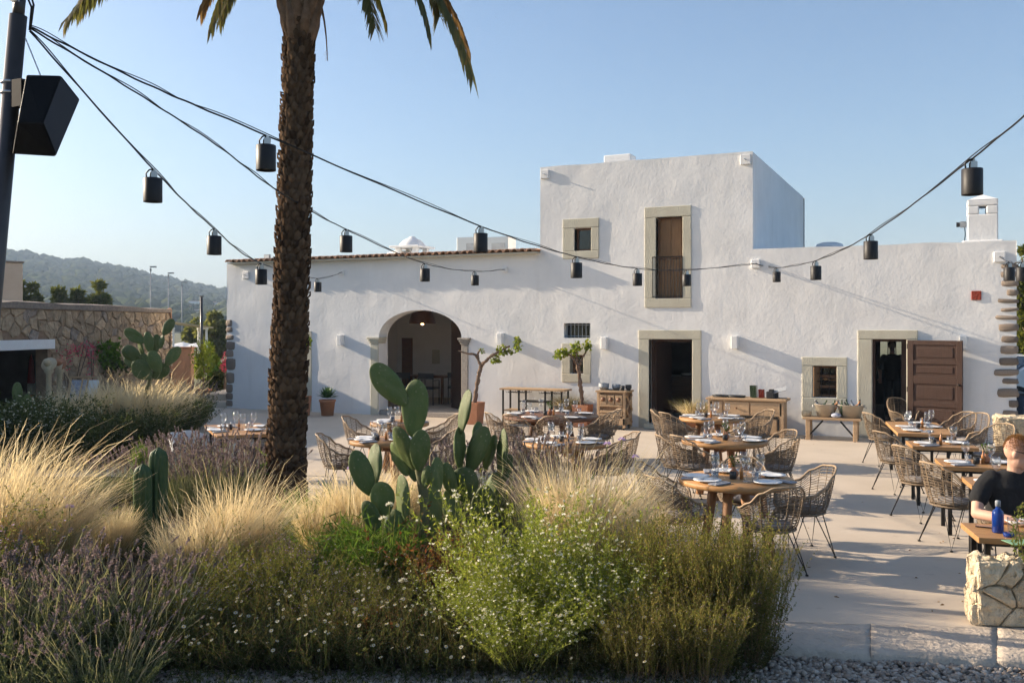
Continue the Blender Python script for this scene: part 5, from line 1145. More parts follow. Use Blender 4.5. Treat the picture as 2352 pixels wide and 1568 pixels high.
for i, (u, bv, tv, lab) in enumerate(((430, 1508, 1390, 'dark daisy mound right of the front lavender'), (530, 1523, 1400, 'dark daisy mound, second from the front lavender'), (640, 1518, 1375, 'dark daisy mound below the lilac thyme'), (750, 1523, 1390, 'dark daisy mound in the middle of the bed front'), (850, 1518, 1380, 'dark daisy mound below the cactus'), (950, 1523, 1395, 'dark daisy mound left of the white flowering bushes'), (1060, 1533, 1430, 'low dark daisy mound under the white flowering bushes'), (1170, 1538, 1450, 'low dark daisy mound at the gravel edge'), (1290, 1538, 1440, 'low daisy mound at the gravel edge before the bright bush'), (1400, 1538, 1440, 'low daisy mound left of the low rosemary'), (1520, 1536, 1440, 'low daisy mound at the foot of the rosemary'), (1650, 1528, 1420, 'low daisy mound next to the kerb'))): plant('mnd', i, u, bv, tv, lab, 'daisy mounds at the bed front', 1.15, -.08)
plant('sag', 0, 445, 1400, 1318, 'sage plant with broad grey green leaves between lavender and thyme')
for i, (u, bv, tv, wd_, lab) in enumerate(((1085, 1450, 1285, 1.1, 'white flowering bush below the cactus, left one'), (1190, 1440, 1125, .9, 'tall white flowering bush right of the cactus'), (1300, 1450, 1215, 1.05, 'bright green white flowering bush in front of the feather grass'), (1390, 1470, 1260, 1.1, 'white flowering bush beside the brown rosemary'), (1200, 1520, 1330, 1.3, 'low white flowering bush spilling towards the gravel'))): plant('gau', i, u, bv, tv, lab, 'white flowering bushes', wd_)
for i, (u, bv, tv, wd_, lab) in enumerate(((1470, 1420, 1172, .85, 'rosemary bush left of the nearest table, leftmost'), (1560, 1470, 1165, .85, 'rosemary bush before the nearest round table'), (1645, 1490, 1172, .85, 'tall rosemary bush in front of the nearest round table'), (1715, 1500, 1200, .75, 'rosemary bush at the right end of the garden bed'), (1600, 1545, 1330, 1.2, 'low rosemary bush at the kerb end of the bed'), (1480, 1540, 1360, 1.3, 'low brown bush at the bottom, left of the kerb'))): plant('ros', i, u, bv, tv, lab, 'rosemary bushes', wd_)
# feather grasses
for i, (k_, u, bv, tv, wd_, lab) in enumerate((('fg', 15, 1330, 1000, .82, 'tall blonde feather grass at the left edge'), ('fg', 115, 1325, 1070, .75, 'blonde feather grass leaning right beside the left edge clump'), ('fg', -60, 1280, 1010, .85, 'blonde feather grass half out of the left edge'),
    ('fg', 480, 1340, 1150, .95, 'blonde feather grass right of the columnar cactus, lower one'), ('fg', 555, 1320, 1085, .85, 'blonde feather grass leaning towards the palm trunk'), ('fg', 415, 1340, 1185, .85, 'wispy feather grass beside the columnar cactus'),
    ('fgs', 830, 1270, 1060, .9, 'hazy blonde feather grass behind the left cactus pads'), ('fgs', 745, 1270, 1110, 1.0, 'pale feather grass right of the palm foot'), ('fgs', 930, 1250, 1060, .9, 'hazy feather grass behind the central cactus'), ('fgh', 1330, 1340, 1022, .8, 'upright blonde feather grass right of the cactus'), ('fgh', 1380, 1330, 1060, .8, 'feather grass before the round table by the lavender'), ('fgs', 1455, 1300, 1120, .9, 'thin dry grass left of the rosemary bushes'))): plant(k_, i, u, bv, tv, lab, 'feather grasses', wd_)
# lavenders of the middle ground
for i, (u, bv, tv, wd_, lab) in enumerate(((250, 1160, 1040, 1.0, 'dry lavender behind the columnar cactus, leftmost'), (330, 1150, 1010, 1.0, 'dry lavender directly behind the columnar cactus'), (410, 1150, 990, 1.0, 'dry lavender below the white chairs'), (490, 1150, 985, 1.0, 'dry lavender below the left square table'), (560, 1160, 1000, 1.0, 'dry lavender left of the palm trunk'), (450, 1190, 1040, 1.0, 'dry lavender in front of the left tables'), (385, 1185, 1030, 1.1, 'dry lavender right behind the columnar cactus top'), (520, 1185, 1020, 1.1, 'dry lavender between the left table and feather grass'), (590, 1185, 1030, 1.0, 'dry lavender at the foot of the palm'))): plant('lavt', i, u, bv, tv, lab, 'dry lavender behind the columnar cactus', wd_)
for i, (u, bv, tv, wd_, lab) in enumerate(((1040, 1210, 1020, .9, 'dark lavender between the two cactuses'), (1130, 1210, 1015, .95, 'dark lavender behind the right cactus'), (1210, 1205, 1000, .95, 'dark lavender before the table behind it, left one'), (1290, 1215, 1040, .95, 'dark lavender before the table behind it, right one'), (1240, 1260, 1090, 1.0, 'dark lavender above the white flowering bushes'))): plant('lavt', i, u, bv, tv, lab, 'dark lavender behind the cactuses', wd_)
plant('thy', 1, 285, 1260, 1150, 'thyme bush left of the columnar cactus', None, 1.1); plant('fgs', 0, 262, 1285, 1150, 'thin feather grass left of the columnar cactus', None, .8)
plant('con', 0, 636, 1190, 1008, 'bright green young cypress in front of the palm foot', None, .9); plant('con', 0, 322, 1180, 1015, 'thin bright green shoot left of the columnar cactus', None, .5)
plant('grn', 0, 850, 1350, 1195, 'bright green grassy clump below the cactus', None, 1.2); plant('grn', 0, 730, 1250, 1130, 'green grassy clump right of the palm foot', None, 1.0); plant('red', 0, 1005, 1380, 1225, 'red leaved plant beside the cactus stem'); plant('red', 0, 870, 1480, 1400, 'small reddish plant among the daisies', None, 1.2)
# rear bed
for i, (k_, u, bv, tv, wd_, lab) in enumerate((('hedw', 20, 1060, 905, 1.0, 'white flowering bush at the left edge of the rear bed'), ('hedw', 110, 1060, 895, 1.0, 'white flowering bush in the rear bed below the hats'), ('hedw', -50, 1070, 900, 1.0, 'white flowering bush beyond the left edge of rear bed'), ('hed', 190, 1068, 945, 1.2, 'dark green bush in the rear bed, left one'), ('hed', 255, 1056, 940, 1.2, 'dark green bush in the rear bed, second from left'), ('hed', 320, 1044, 935, 1.1, 'dark green bush below the rear cactus'), ('hed', 382, 1022, 912, 1.1, 'dark green bush right of the rear cactus'), ('hed', 430, 988, 905, 1.1, 'clipped dark green bush at the right end of rear bed'), ('hed', 130, 1060, 975, 1.3, 'dark green bush behind the left feather grass'), ('hed', 60, 1070, 990, 1.3, 'dark green bush low at the left of rear bed'),
    ('fgs', 225, 1030, 872, 1.0, 'blonde grass in the rear bed, left one'), ('fgs', 275, 1028, 862, 1.0, 'blonde grass in the rear bed left of its cactus'), ('fgs', 322, 1028, 862, 1.0, 'blonde grass around the rear cactus foot'), ('fgs', 375, 1012, 870, 1.0, 'blonde grass right of the rear cactus'), ('fgs', 180, 1034, 882, 1.0, 'blonde grass below the patterned bag'), ('lavt', 400, 985, 880, .9, 'greyish lavender right of the rear cactus'), ('lavt', 445, 978, 875, .9, 'greyish lavender at the right end of rear bed'))): plant(k_, i, u, bv, tv, lab, 'rear bed planting', wd_)
for k_ in PROTO:
    for r_ in PROTO[k_]: discard(r_)
# daisy carpet and low leaves: one mass nobody could count
rg = np.random.default_rng(77); ac = Acc(); fa = Acc(); ey = MB(); st = Acc()
def bedpt(n):
    out = []
    while len(out) < n:
        u = rnd.uniform(-80, 1745); v = rnd.uniform(1190, 1592); q = G(u, v); out.append((q.x, q.y, u, v))
    return out
pts = bedpt(9500); pos = []; 
for x, y, u, v in pts:
    hgt = .12 + .16 * (mnoise.noise(Vector((x * 2.3, y * 2.3, 1))) + .6)
    if v > 1540: hgt *= .5
    pos.append((x, y, max(.0, rnd.random() ** .6 * hgt) - (.09 if v > 1535 else 0)))
pos = np.repeat(np.array(pos), 4, 0) + rg.standard_normal((38000, 3)) * np.array([.03, .03, .012]); dirs = rnorm(rg, len(pos)); dirs[:, 2] = np.abs(dirs[:, 2]) + .2
ac.add(leaves(pos, dirs, rg.uniform(.018, .04, len(pos)), rg.uniform(.006, .012, len(pos)), rg)); tag(ac.build('ground_cover', 'cover'), 'low dark leafy ground cover of the garden bed', 'ground cover', kind='stuff')
def daisies(lst, z0, z1, size):
    for x, y in lst:
        z = rnd.uniform(z0, z1); nrm = Vector((rnd.uniform(-.5, .5), rnd.uniform(-.9, 0), 1)).normalized(); T = Matrix.Translation((x, y, z)) @ nrm.to_track_quat('Z', 'Y').to_matrix().to_4x4(); s = size * rnd.uniform(.7, 1.2)
        P_ = []; D_ = []
        for k_ in range(9):
            a = k_ * .698; P_.append(T @ Vector((s * .2 * math.cos(a), s * .2 * math.sin(a), 0))); D_.append(T.to_3x3() @ Vector((math.cos(a), math.sin(a), .1)))
        Pn = np.array([p[:] for p in P_]); Dn = np.array([p[:] for p in D_]); up = np.array([(T.to_3x3() @ Vector((0, 0, 1)))[:]] * 9); sd = np.cross(Dn, up); sd /= np.linalg.norm(sd, axis=1, keepdims=True)
        V = np.stack([Pn, Pn + Dn * s * .5 + sd * s * .2, Pn + Dn * s * .85, Pn + Dn * s * .5 - sd * s * .2], 1).reshape(-1, 3); fa.add((V, np.arange(36).reshape(9, 4)))
        ey.lathe([(0, .003), (.25 * s, .002), (.2 * s, .006), (0, .008)], 7, T=T)
        pth = np.array([[[x, y, max(-.1, z - .2)], [x + .01, y, z - .1], [x, y, z]]]); st.add(ribbons(pth, np.full((1, 3), .003), rg))
L_ = []
for _ in range(260): u = rnd.uniform(420, 1000); v = rnd.uniform(1370, 1575); q = G(u, v); L_.append((q.x, q.y))
for _ in range(190): u = rnd.uniform(1000, 1720); v = rnd.uniform(1450, 1590); q = G(u, v); L_.append((q.x, q.y))
daisies(L_, .16, .42, .0130)
tag(fa.build('daisy_petals', 'petal'), 'tiny white daisies scattered over the dark ground cover', 'daisies', kind='stuff'); tag(ey.build('daisy_eyes', 'daisyeye'), 'yellow eyes of the tiny white daisies', 'daisies', kind='stuff'); tag(st.build('daisy_stalks', 'cover'), 'thin stalks of the tiny white daisies', 'daisies', kind='stuff')
# lilac umbels and tall white flower heads
def umbel(u, v_head, d, m_, lab, seed, hh=None, rr=.035):
    q = P(u, v_head, d); t = thing('society_garlic', lab, 'flower', (q.x, q.y, .0), 0, 'tall umbel flowers'); rg_ = np.random.default_rng(seed)
    MB().tube([(-.05, .03, 0), (-.02, .01, q.z * .6), (0, 0, q.z)], .0035, 5).build('stalk', 'gaurastem', t, True)
    n = 60; pos = rnorm(rg_, n) * rr; pos[:, 2] = np.abs(pos[:, 2]) * .7; Acc().add(leaves(np.array([[0, 0, q.z]]) + pos * .6, pos, .02, .011, rg_)).build('umbel', m_, t)
for i, a in enumerate(((806, 1076, 8.6, 'petalpink', 'lilac flower head left of the cactus'), (1395, 1020, 9.0, 'petalpink', 'lilac flower head above the feather grass, left one'), (1428, 1010, 9.1, 'petalpink', 'lilac flower head beside the rattan chair back'), (1460, 1050, 8.9, 'petalpink', 'lilac flower head over the terrace, right one'), (895, 1160, 7.8, 'petal', 'creamy flower head before the lower cactus pads'), (880, 1192, 7.6, 'petal', 'white star flowers before the cactus foot'), (1048, 1140, 7.6, 'petal', 'creamy flower head right of the cactus stem'), (160, 1165, 8.0, 'petalpink', 'lilac flower head in the left feather grass'), (925, 1335, 7.2, 'petal', 'pale flower low before the cactus'))): umbel(*a, 200 + i)

# ------------------------------------------------------------------ cactuses
padm = []
for sd_ in range(3):
    bm = bmesh.new(); bmesh.ops.create_uvsphere(bm, u_segments=28, v_segments=18, radius=1)
    for v in bm.verts:
        x, y, z = v.co; w_ = 1 + .16 * z - .10 * z * z; nn_ = 1 + .07 * mnoise.noise(Vector((x * 1.6, sd_ * 5, z * 1.6))); v.co = (x * w_ * .5 * nn_, y * .5 * (1 - .25 * abs(z)) + .28 * math.sin(1.3 * x + 1.1 * z + 2 * sd_) + .15 * mnoise.noise(Vector((x * 2, sd_, z * 2))), z * .5 + .5)
    me = bpy.data.meshes.new('pad'); bm.to_mesh(me); bm.free(); me.polygons.foreach_set('use_smooth', [True] * len(me.polygons)); me.materials.append(M['pad']); padm.append(me)
def cactus(name, label, d, pads, stem, foot_v=None):
    q = P(stem[0][0], HY, d); root = thing(name, label, 'cactus', (q.x, q.y, 0)); o0 = Vector((q.x, q.y, 0))
    for i, (tip, base, w_, dd) in enumerate(pads):
        a = P(base[0], base[1], d + dd[0]) - o0; c = P(tip[0], tip[1], d + dd[1]) - o0; ax = c - a; L = ax.length; zx = ax.normalized(); wr = w_ * d / F
        full = max(wr * .94, L * .47); yaw = math.acos(min(1, wr / full)) * (1 if i % 2 else -1)
        side = RT - zx * RT.dot(zx); side.normalize(); nrm = zx.cross(side); side2 = side * math.cos(yaw) + nrm * math.sin(yaw); n2 = zx.cross(side2)
        mt = Matrix((side2, n2, zx)).transposed().to_4x4(); o = bpy.data.objects.new('pad', padm[i % 3]); COL.objects.link(o); o.parent = root
        o.matrix_local = Matrix.Translation(a - zx * L * .02) @ mt @ Matrix.Diagonal((full, .050 + .012 * (L > .3), L * 1.03, 1))
    pts = [P(u, v, d) - o0 for u, v in stem]; pts.append(Vector((pts[-1].x, pts[-1].y, -.02)))
    MB().tube(cat(pts, 4), [.042] * (4 * (len(pts) - 1)) + [.07], 10).build('stem', 'padwood', root, True)
    return root
Z0 = (0, 0)
cactus('prickly_pear', 'tall prickly pear cactus with big rounded pads in the centre foreground', 8.2, [((855, 838), (932, 928), 62, (0, -.05)), ((957, 872), (949, 1003), 62, Z0), ((912, 978), (950, 1078), 46, (0, -.08)), ((968, 988), (962, 1078), 50, (-.05, -.12)), ((900, 1015), (934, 1092), 34, (.08, .12)), ((812, 1035), (852, 1136), 47, Z0), ((859, 1018), (864, 1112), 30, (.1, .2)), ((874, 1106), (884, 1184), 60, (-.05, -.08)), ((926, 1090), (928, 1225), 40, (.0, 0)), ((1006, 1050), (1000, 1140), 34, (.1, .12)), ((905, 1170), (915, 1290), 60, (-.05, -.02)), ((995, 1110), (985, 1240), 45, (.05, .08)), ((941, 1042), (955, 1104), 28, (.1, .12)), ((838, 1150), (870, 1225), 38, (-.1, -.12)), ((985, 1068), (976, 1120), 26, (-.08, -.1))], [(962, 1070), (972, 1130), (976, 1200), (965, 1270)])
cactus('prickly_pear', 'slimmer prickly pear cactus right of the tall one', 8.7, [((1074, 894), (1060, 996), 18, Z0), ((1056, 980), (1059, 1082), 19, Z0), ((1119, 980), (1074, 1086), 46, (0, -.06)), ((1101, 968), (1092, 1024), 26, (.1, .15)), ((1157, 984), (1147, 1094), 26, (0, .05)), ((1064, 1072), (1068, 1152), 72, (-.05, -.05)), ((1028, 1125), (1050, 1215), 45, (-.1, -.05)), ((1118, 1115), (1096, 1220), 55, (.05, 0)), ((1145, 1085), (1118, 1180), 40, (.1, .05)), ((1138, 1000), (1112, 1078), 30, (.12, .1)), ((1086, 1012), (1080, 1080), 28, (.1, .1)), ((1020, 1062), (1042, 1136), 30, (-.1, -.1)), ((1168, 1042), (1150, 1115), 28, (.05, .1))], [(1064, 1130), (1066, 1180), (1068, 1230)])
cactus('prickly_pear', 'prickly pear cactus in the rear bed before the stone outbuilding', 17.0, [((397, 733), (376, 769), 24, Z0), ((286, 758), (331, 786), 30, Z0), ((338, 762), (346, 812), 24, Z0), ((361, 768), (356, 812), 20, (.1, .1)), ((374, 770), (368, 800), 14, (-.1, -.1)), ((282, 800), (322, 822), 36, Z0), ((412, 797), (382, 838), 28, Z0), ((305, 832), (346, 868), 44, (-.1, -.1)), ((346, 806), (366, 856), 36, (-.15, -.15)), ((385, 838), (352, 868), 36, Z0), ((318, 780), (328, 818), 16, (.1, .1)), ((326, 812), (342, 852), 28, (.1, .1)), ((286, 818), (325, 845), 30, (.15, .15))], [(350, 850), (343, 880), (336, 905)])
cactus('prickly_pear', 'small prickly pear in the rear bed below the hats', 15.5, [((38, 878), (42, 930), 24, Z0), ((64, 905), (52, 960), 30, Z0), ((18, 925), (40, 968), 24, Z0)], [(44, 935), (46, 970)])
# columnar cactus
q = P(345, HY, 9.3); col = thing('columnar_cactus', 'dark ribbed columnar cactus with two stems among the feather grass', 'cactus', (q.x, q.y, 0))
def cereus(u, v, w_px, d):
    t = P(u, v, d) - q; t = Vector((t.x, t.y, 0)); H = CH - (v - HY) / F * d; r0 = w_px / 2 * d / F; nr = 11; n = nr * 4; vs = []; rings = 22
    for i in range(rings + 1):
        z = H * i / rings; hd = min(1, (H - z) / (r0 * 1.6)); rr = r0 * max(.02, math.sqrt(max(0, 1 - (1 - hd) ** 2)))
        for j in range(n): a = 2 * math.pi * j / n; k_ = rr * (1 + .15 * math.cos(nr * a)); vs.append((t.x + k_ * math.cos(a), t.y + k_ * math.sin(a), z))
    MB().add(vs, [(i * n + j, i * n + (j + 1) % n, (i + 1) * n + (j + 1) % n, (i + 1) * n + j) for i in range(rings) for j in range(n)]).build('ribbed_stem', 'cereus', col, True)
cereus(364, 1026, 37, 9.3); cereus(328, 1064, 36, 9.15)

# ------------------------------------------------------------------ palm
PD = 10.8; pb = P(655, HY, PD); pb.z = 0; ptp = P(676, -10, PD); palm = thing('palm_tree', 'tall date palm with rough scaly trunk left of the arch', 'palm tree', pb)
H = ptp.z
def pc(z):
    t = z / H; x = (654 + (690 - 654) * min(1, max(0, (1175 - (HY + (CH - z) * F / PD)) / 1175))); c = P(x, HY, PD) - pb; return Vector((c.x, c.y, z))
def pr(z): return .215 - .045 * min(1, z / (H * .8)) + .06 * max(0, (z - H * .93) / (H * .07)) + .02 * max(0, 1 - z / 1.0)
zs = [H * i / 60 for i in range(61)]; MB().tube([pc(z) for z in zs], [pr(z) * .93 for z in zs], 20).build('trunk_core', 'bark', palm, True)
sv = []; sf = []; k = 0; rows = 74
for i in range(rows):
    z = H * (i + .3) / rows; c = pc(z); nn = 15
    for j in range(nn):
        a = 2 * math.pi * (j + .5 * (i % 2)) / nn + rnd.uniform(-.08, .08); r_ = pr(z); wv = math.pi / nn * 1.12; hh_ = H / rows * rnd.uniform(1.2, 1.7); pro = r_ * rnd.uniform(1.02, 1.17)
        zz = z + rnd.uniform(-.012, .012)
        for (da, dz, rr) in ((-wv, -.01, r_ * .90), (wv, -.01, r_ * .90), (wv * .8, hh_ * .65, pro * .985), (0, hh_ * rnd.uniform(.8, 1.05), pro * 1.012), (-wv * .8, hh_ * .65, pro * .985), (0, hh_ * .35, pro * 1.005), (wv * .5, hh_ * .72, r_ * .88), (-wv * .5, hh_ * .72, r_ * .88)):
            sv.append((c.x + rr * math.cos(a + da), c.y + rr * math.sin(a + da), zz + dz))
        sf += [(k, k + 1, k + 5), (k + 1, k + 2, k + 5), (k + 2, k + 3, k + 5), (k + 3, k + 4, k + 5), (k + 4, k, k + 5), (k + 2, k + 6, k + 3), (k + 3, k + 7, k + 4), (k + 3, k + 6, k + 7)]; k += 8
sc = MB().add(sv, sf).build('bark_scales', 'barkscale', palm); sc['kind'] = 'stuff'
# boots: old leaf bases under the crown
for i in range(26):
    a = i * 2.4; z = H * (.93 + .09 * i / 26); c = pc(min(z, H)); r_ = pr(min(z, H)); d_ = Vector((math.cos(a), math.sin(a), 0))
    MB().tube([c + d_ * r_ * .6 + Vector((0, 0, z - c.z - .15)), c + d_ * r_ * 1.0 + Vector((0, 0, z - c.z + .05)), c + d_ * (r_ * 1.25) + Vector((0, 0, z - c.z + .28))], [.075, .06, .03], 6).build('leaf_base', 'vinebark', palm, True)
crown = pc(H) + Vector((0, 0, .25))
def frond(p1, p2, m_='frond', nl=84, ll=.52, seed=0, w_=.034, droop=.7):
    r_ = random.Random(seed); p0 = crown; b = MB(); pts = [p0 * (1 - t) ** 2 + p1 * 2 * t * (1 - t) + p2 * t * t for t in [i / 14 for i in range(15)]]
    b.tube(pts, [.022 * (1 - i / 15.5) + .003 for i in range(15)], 5)
    for i in range(nl):
        t = .16 + .84 * i / nl; q = p0 * (1 - t) ** 2 + p1 * 2 * t * (1 - t) + p2 * t * t; tg = ((p1 - p0) * 2 * (1 - t) + (p2 - p1) * 2 * t).normalized()
        sd = tg.cross(Vector((0, 0, 1))); sd = sd.normalized() if sd.length > .05 else RT.copy(); L = ll * (1 - .55 * t) * r_.uniform(.8, 1.1)
        for s in (-1, 1):
            dr = (tg * .75 + sd * s * r_.uniform(.45, .75) + Vector((0, 0, -droop * r_.uniform(.5, 1.4)))).normalized(); wv = dr.cross(Vector((0, 0, 1))); wv = (wv.normalized() if wv.length > .05 else FWD.copy()) * w_ / 2
            e = q + dr * L; mdl = q + dr * L * .5 + Vector((0, 0, .02)); e.z -= .06 * L
            b.add([q - wv * .5, q + wv * .5, mdl + wv, mdl - wv, e], [(0, 1, 2, 3), (3, 2, 4)])
    b.build('frond', m_, palm)
def lpx(u, v, d): return P(u, v, d) - pb
frond(lpx(960, -260, PD), lpx(1086, 178, PD - .3), seed=1, nl=100, ll=.55); frond(lpx(1000, -160, PD + .6), lpx(1010, 40, PD + .9), seed=2)
frond(lpx(820, -200, PD - .5), lpx(862, 66, PD - .8), seed=3); frond(lpx(560, -230, PD - .4), lpx(485, 60, PD - .6), seed=4); frond(lpx(330, -220, PD + .2), lpx(150, 48, PD), seed=5)
frond(lpx(748, -40, PD + .1), lpx(752, 140, PD + .1), 'dryfrond', 34, .18, 6, .012, .7)
for i, (u1_, v1_, u2_, v2_, dd_, mm_) in enumerate(((970, -230, 1062, 135, .2, 'frond'), (930, -220, 985, 70, -.5, 'frond'), (990, -200, 1078, 120, .5, 'dryfrond'), (590, -210, 505, 45, .3, 'frond'), (540, -190, 462, 22, -.2, 'dryfrond'), (830, -180, 884, 45, .2, 'frond'), (360, -200, 178, 30, .5, 'frond'))): frond(lpx(u1_, v1_, PD + dd_), lpx(u2_, v2_, PD + dd_), mm_, 90, .5, 60 + i)
for i in range(22):
    a = i * 2.399; e = .3 + .9 * ((i * 7) % 22) / 22; L = rnd.uniform(2.2, 2.9); d_ = Vector((math.cos(a), math.sin(a), 0)); frond(crown + d_ * L * .55 + Vector((0, 0, .5 + e * 1.1)), crown + d_ * L * .95 + Vector((0, 0, .25 + e * .95)), seed=20 + i, nl=56)

# ------------------------------------------------------------------ pots, vines, agave, potted grass
def pot(t, r0, r1, h): MB().lathe([(0, 0), (r0, 0), (r1 * .97, h * .88), (r1 * 1.06, h * .88), (r1 * 1.07, h), (r1 * .9, h), (r1 * .85, h * .86), (0, h * .86)], 24).build('pot', 'terra', t, True); MB().lathe([(0, h * .87), (r1 * .86, h * .87)], 16).build('earth', 'soil', t)
q = G(752, 954); t = thing('potted_agave', 'green agave rosette in a terracotta pot beside the arch', 'potted plant', q); hp = .40; pot(t, .15, .2, hp); rg = np.random.default_rng(3); b = MB()
for i in range(54):
    a = i * 2.4; e = .15 + 1.25 * (i / 54); L = .34 * (1 - .2 * i / 54); d_ = Vector((math.cos(a) * math.cos(e), math.sin(a) * math.cos(e), math.sin(e))); s_ = d_.cross(Vector((0, 0, 1))).normalized() * .04; c0 = Vector((0, 0, hp + .04)); m_ = c0 + d_ * L * .55; tp = c0 + d_ * L + Vector((0, 0, -.03 if e < .6 else .02))
    b.add([c0 - s_ * .5, c0 + s_ * .5, m_ + s_, m_ - Vector((0, 0, .015)), m_ - s_, tp], [(0, 1, 2, 3), (0, 3, 4), (3, 2, 5), (4, 3, 5)])
b.build('rosette', 'agave', t)
def vine(label, base, potsz, paths, clumps, seed, has_pot=True):
    t = thing('potted_vine', label, 'potted tree', base, 0, 'gnarled vines'); o0 = Vector(base)
    if has_pot:
        s_ = potsz; MB().add([(-s_ * .82, -s_ * .82, 0), (s_ * .82, -s_ * .82, 0), (s_ * .82, s_ * .82, 0), (-s_ * .82, s_ * .82, 0), (-s_, -s_, .5), (s_, -s_, .5), (s_, s_, .5), (-s_, s_, .5), (-s_ * .85, -s_ * .85, .5), (s_ * .85, -s_ * .85, .5), (s_ * .85, s_ * .85, .5), (-s_ * .85, s_ * .85, .5), (-s_ * .84, -s_ * .84, .44), (s_ * .84, -s_ * .84, .44), (s_ * .84, s_ * .84, .44), (-s_ * .84, s_ * .84, .44)],
            [(0, 1, 5, 4), (1, 2, 6, 5), (2, 3, 7, 6), (3, 0, 4, 7), (4, 5, 9, 8), (5, 6, 10, 9), (6, 7, 11, 10), (7, 4, 8, 11), (8, 9, 13, 12), (9, 10, 14, 13), (10, 11, 15, 14), (11, 8, 12, 15), (12, 13, 14, 15), (3, 2, 1, 0)]).build('pot', 'terra', t, False, .012)
    b = MB(); rr = random.Random(seed)
    for pts, r0, r1 in paths:
        c = cat([p - o0 for p in pts], 8); n = len(c); b.tube([p + Vector((rr.uniform(-1, 1), rr.uniform(-1, 1), 0)) * .012 for p in c], [(r0 + (r1 - r0) * i / (n - 1)) * rr.uniform(.82, 1.22) for i in range(n)], 8)
    b.build('trunk', 'vinebark', t, True); rg_ = np.random.default_rng(seed); ac = Acc()
    for c, r_, n in clumps:
        pos = np.array([(c - o0)[:]]) + rnorm(rg_, n) * (rg_.uniform(.2, 1, (n, 1)) ** .5) * np.array(r_); dirs = rnorm(rg_, n); dirs[:, 2] -= .3; ac.add(leaves(pos, dirs, rg_.uniform(.05, .10, n), rg_.uniform(.045, .08, n), rg_))
    ac.build('leaves', 'vine', t)
q = G(1088, 973); dv = F * CH / (973 - HY)
vine('gnarled vine in a square terracotta pot right of the arch', q, .2, [([P(1088, 935, dv), P(1094, 895, dv), P(1100, 860, dv), P(1106, 838, dv)], .05, .045), ([P(1106, 838, dv), P(1120, 825, dv - .1), P(1140, 810, dv - .1), P(1170, 795, dv)], .04, .02), ([P(1104, 838, dv), P(1092, 815, dv), P(1075, 812, dv), P(1052, 805, dv)], .038, .012), ([P(1100, 832, dv), P(1098, 812, dv), P(1104, 802, dv)], .03, .012)],
     [(P(1138, 822, dv), (.12, .12, .13), 90), (P(1152, 803, dv), (.15, .12, .10), 90), (P(1188, 795, dv), (.08, .08, .13), 60), (P(1170, 808, dv), (.1, .1, .07), 40), (P(1105, 805, dv), (.06, .06, .05), 16), (P(1190, 780, dv), (.06, .06, .07), 30)], 41)
q = G(1338, 980); dv = F * CH / (980 - HY)
vine('gnarled vine tree before the low window behind the dark table', q, .19, [([P(1338, 950, dv), P(1336, 910, dv), P(1331, 870, dv), P(1328, 838, dv)], .045, .045), ([P(1328, 840, dv), P(1316, 822, dv), P(1300, 810, dv)], .035, .012), ([P(1330, 838, dv), P(1338, 822, dv), P(1350, 800, dv)], .035, .012), ([P(1328, 838, dv), P(1324, 815, dv), P(1322, 800, dv)], .03, .012)],
     [(P(1288, 812, dv), (.17, .12, .11), 110), (P(1322, 800, dv), (.12, .1, .17), 100), (P(1348, 795, dv), (.09, .09, .12), 70), (P(1300, 808, dv), (.1, .1, .08), 40)], 42)
q = G(690, 955); dv = F * CH / (955 - HY)
vine('vine tree mostly hidden behind the palm trunk', q, .2, [([P(680, 900, dv), P(676, 860, dv), P(672, 830, dv)], .05, .04), ([P(672, 832, dv), P(640, 822, dv), P(618, 800, dv)], .03, .008), ([P(672, 832, dv), P(692, 815, dv), P(708, 790, dv)], .03, .01)], [(P(706, 785, dv), (.1, .1, .18), 110), (P(690, 800, dv), (.12, .1, .1), 60)], 43)
gp = feather(91, 46, 24, .0, (.25, .42))
for u, v, lab in ((1308, 975, 'pot of orange dry grass beside the rustic cupboard'), (1592, 990, 'pot of orange dry grass right of the middle doorway')):
    q = G(u, v); t = dup(gp, (q.x, q.y, .30), 0, lab, 'potted dry grasses', (1.15, 1.15, .9)); t.name = 'potted_grass'; t['category'] = 'potted plant'
    MB().lathe([(0, -.30), (.12, -.30), (.16, -.03), (.17, -.03), (.17, .0), (.14, 0), (0, -.02)], 18).build('pot', 'terra', t, True)
discard(gp)
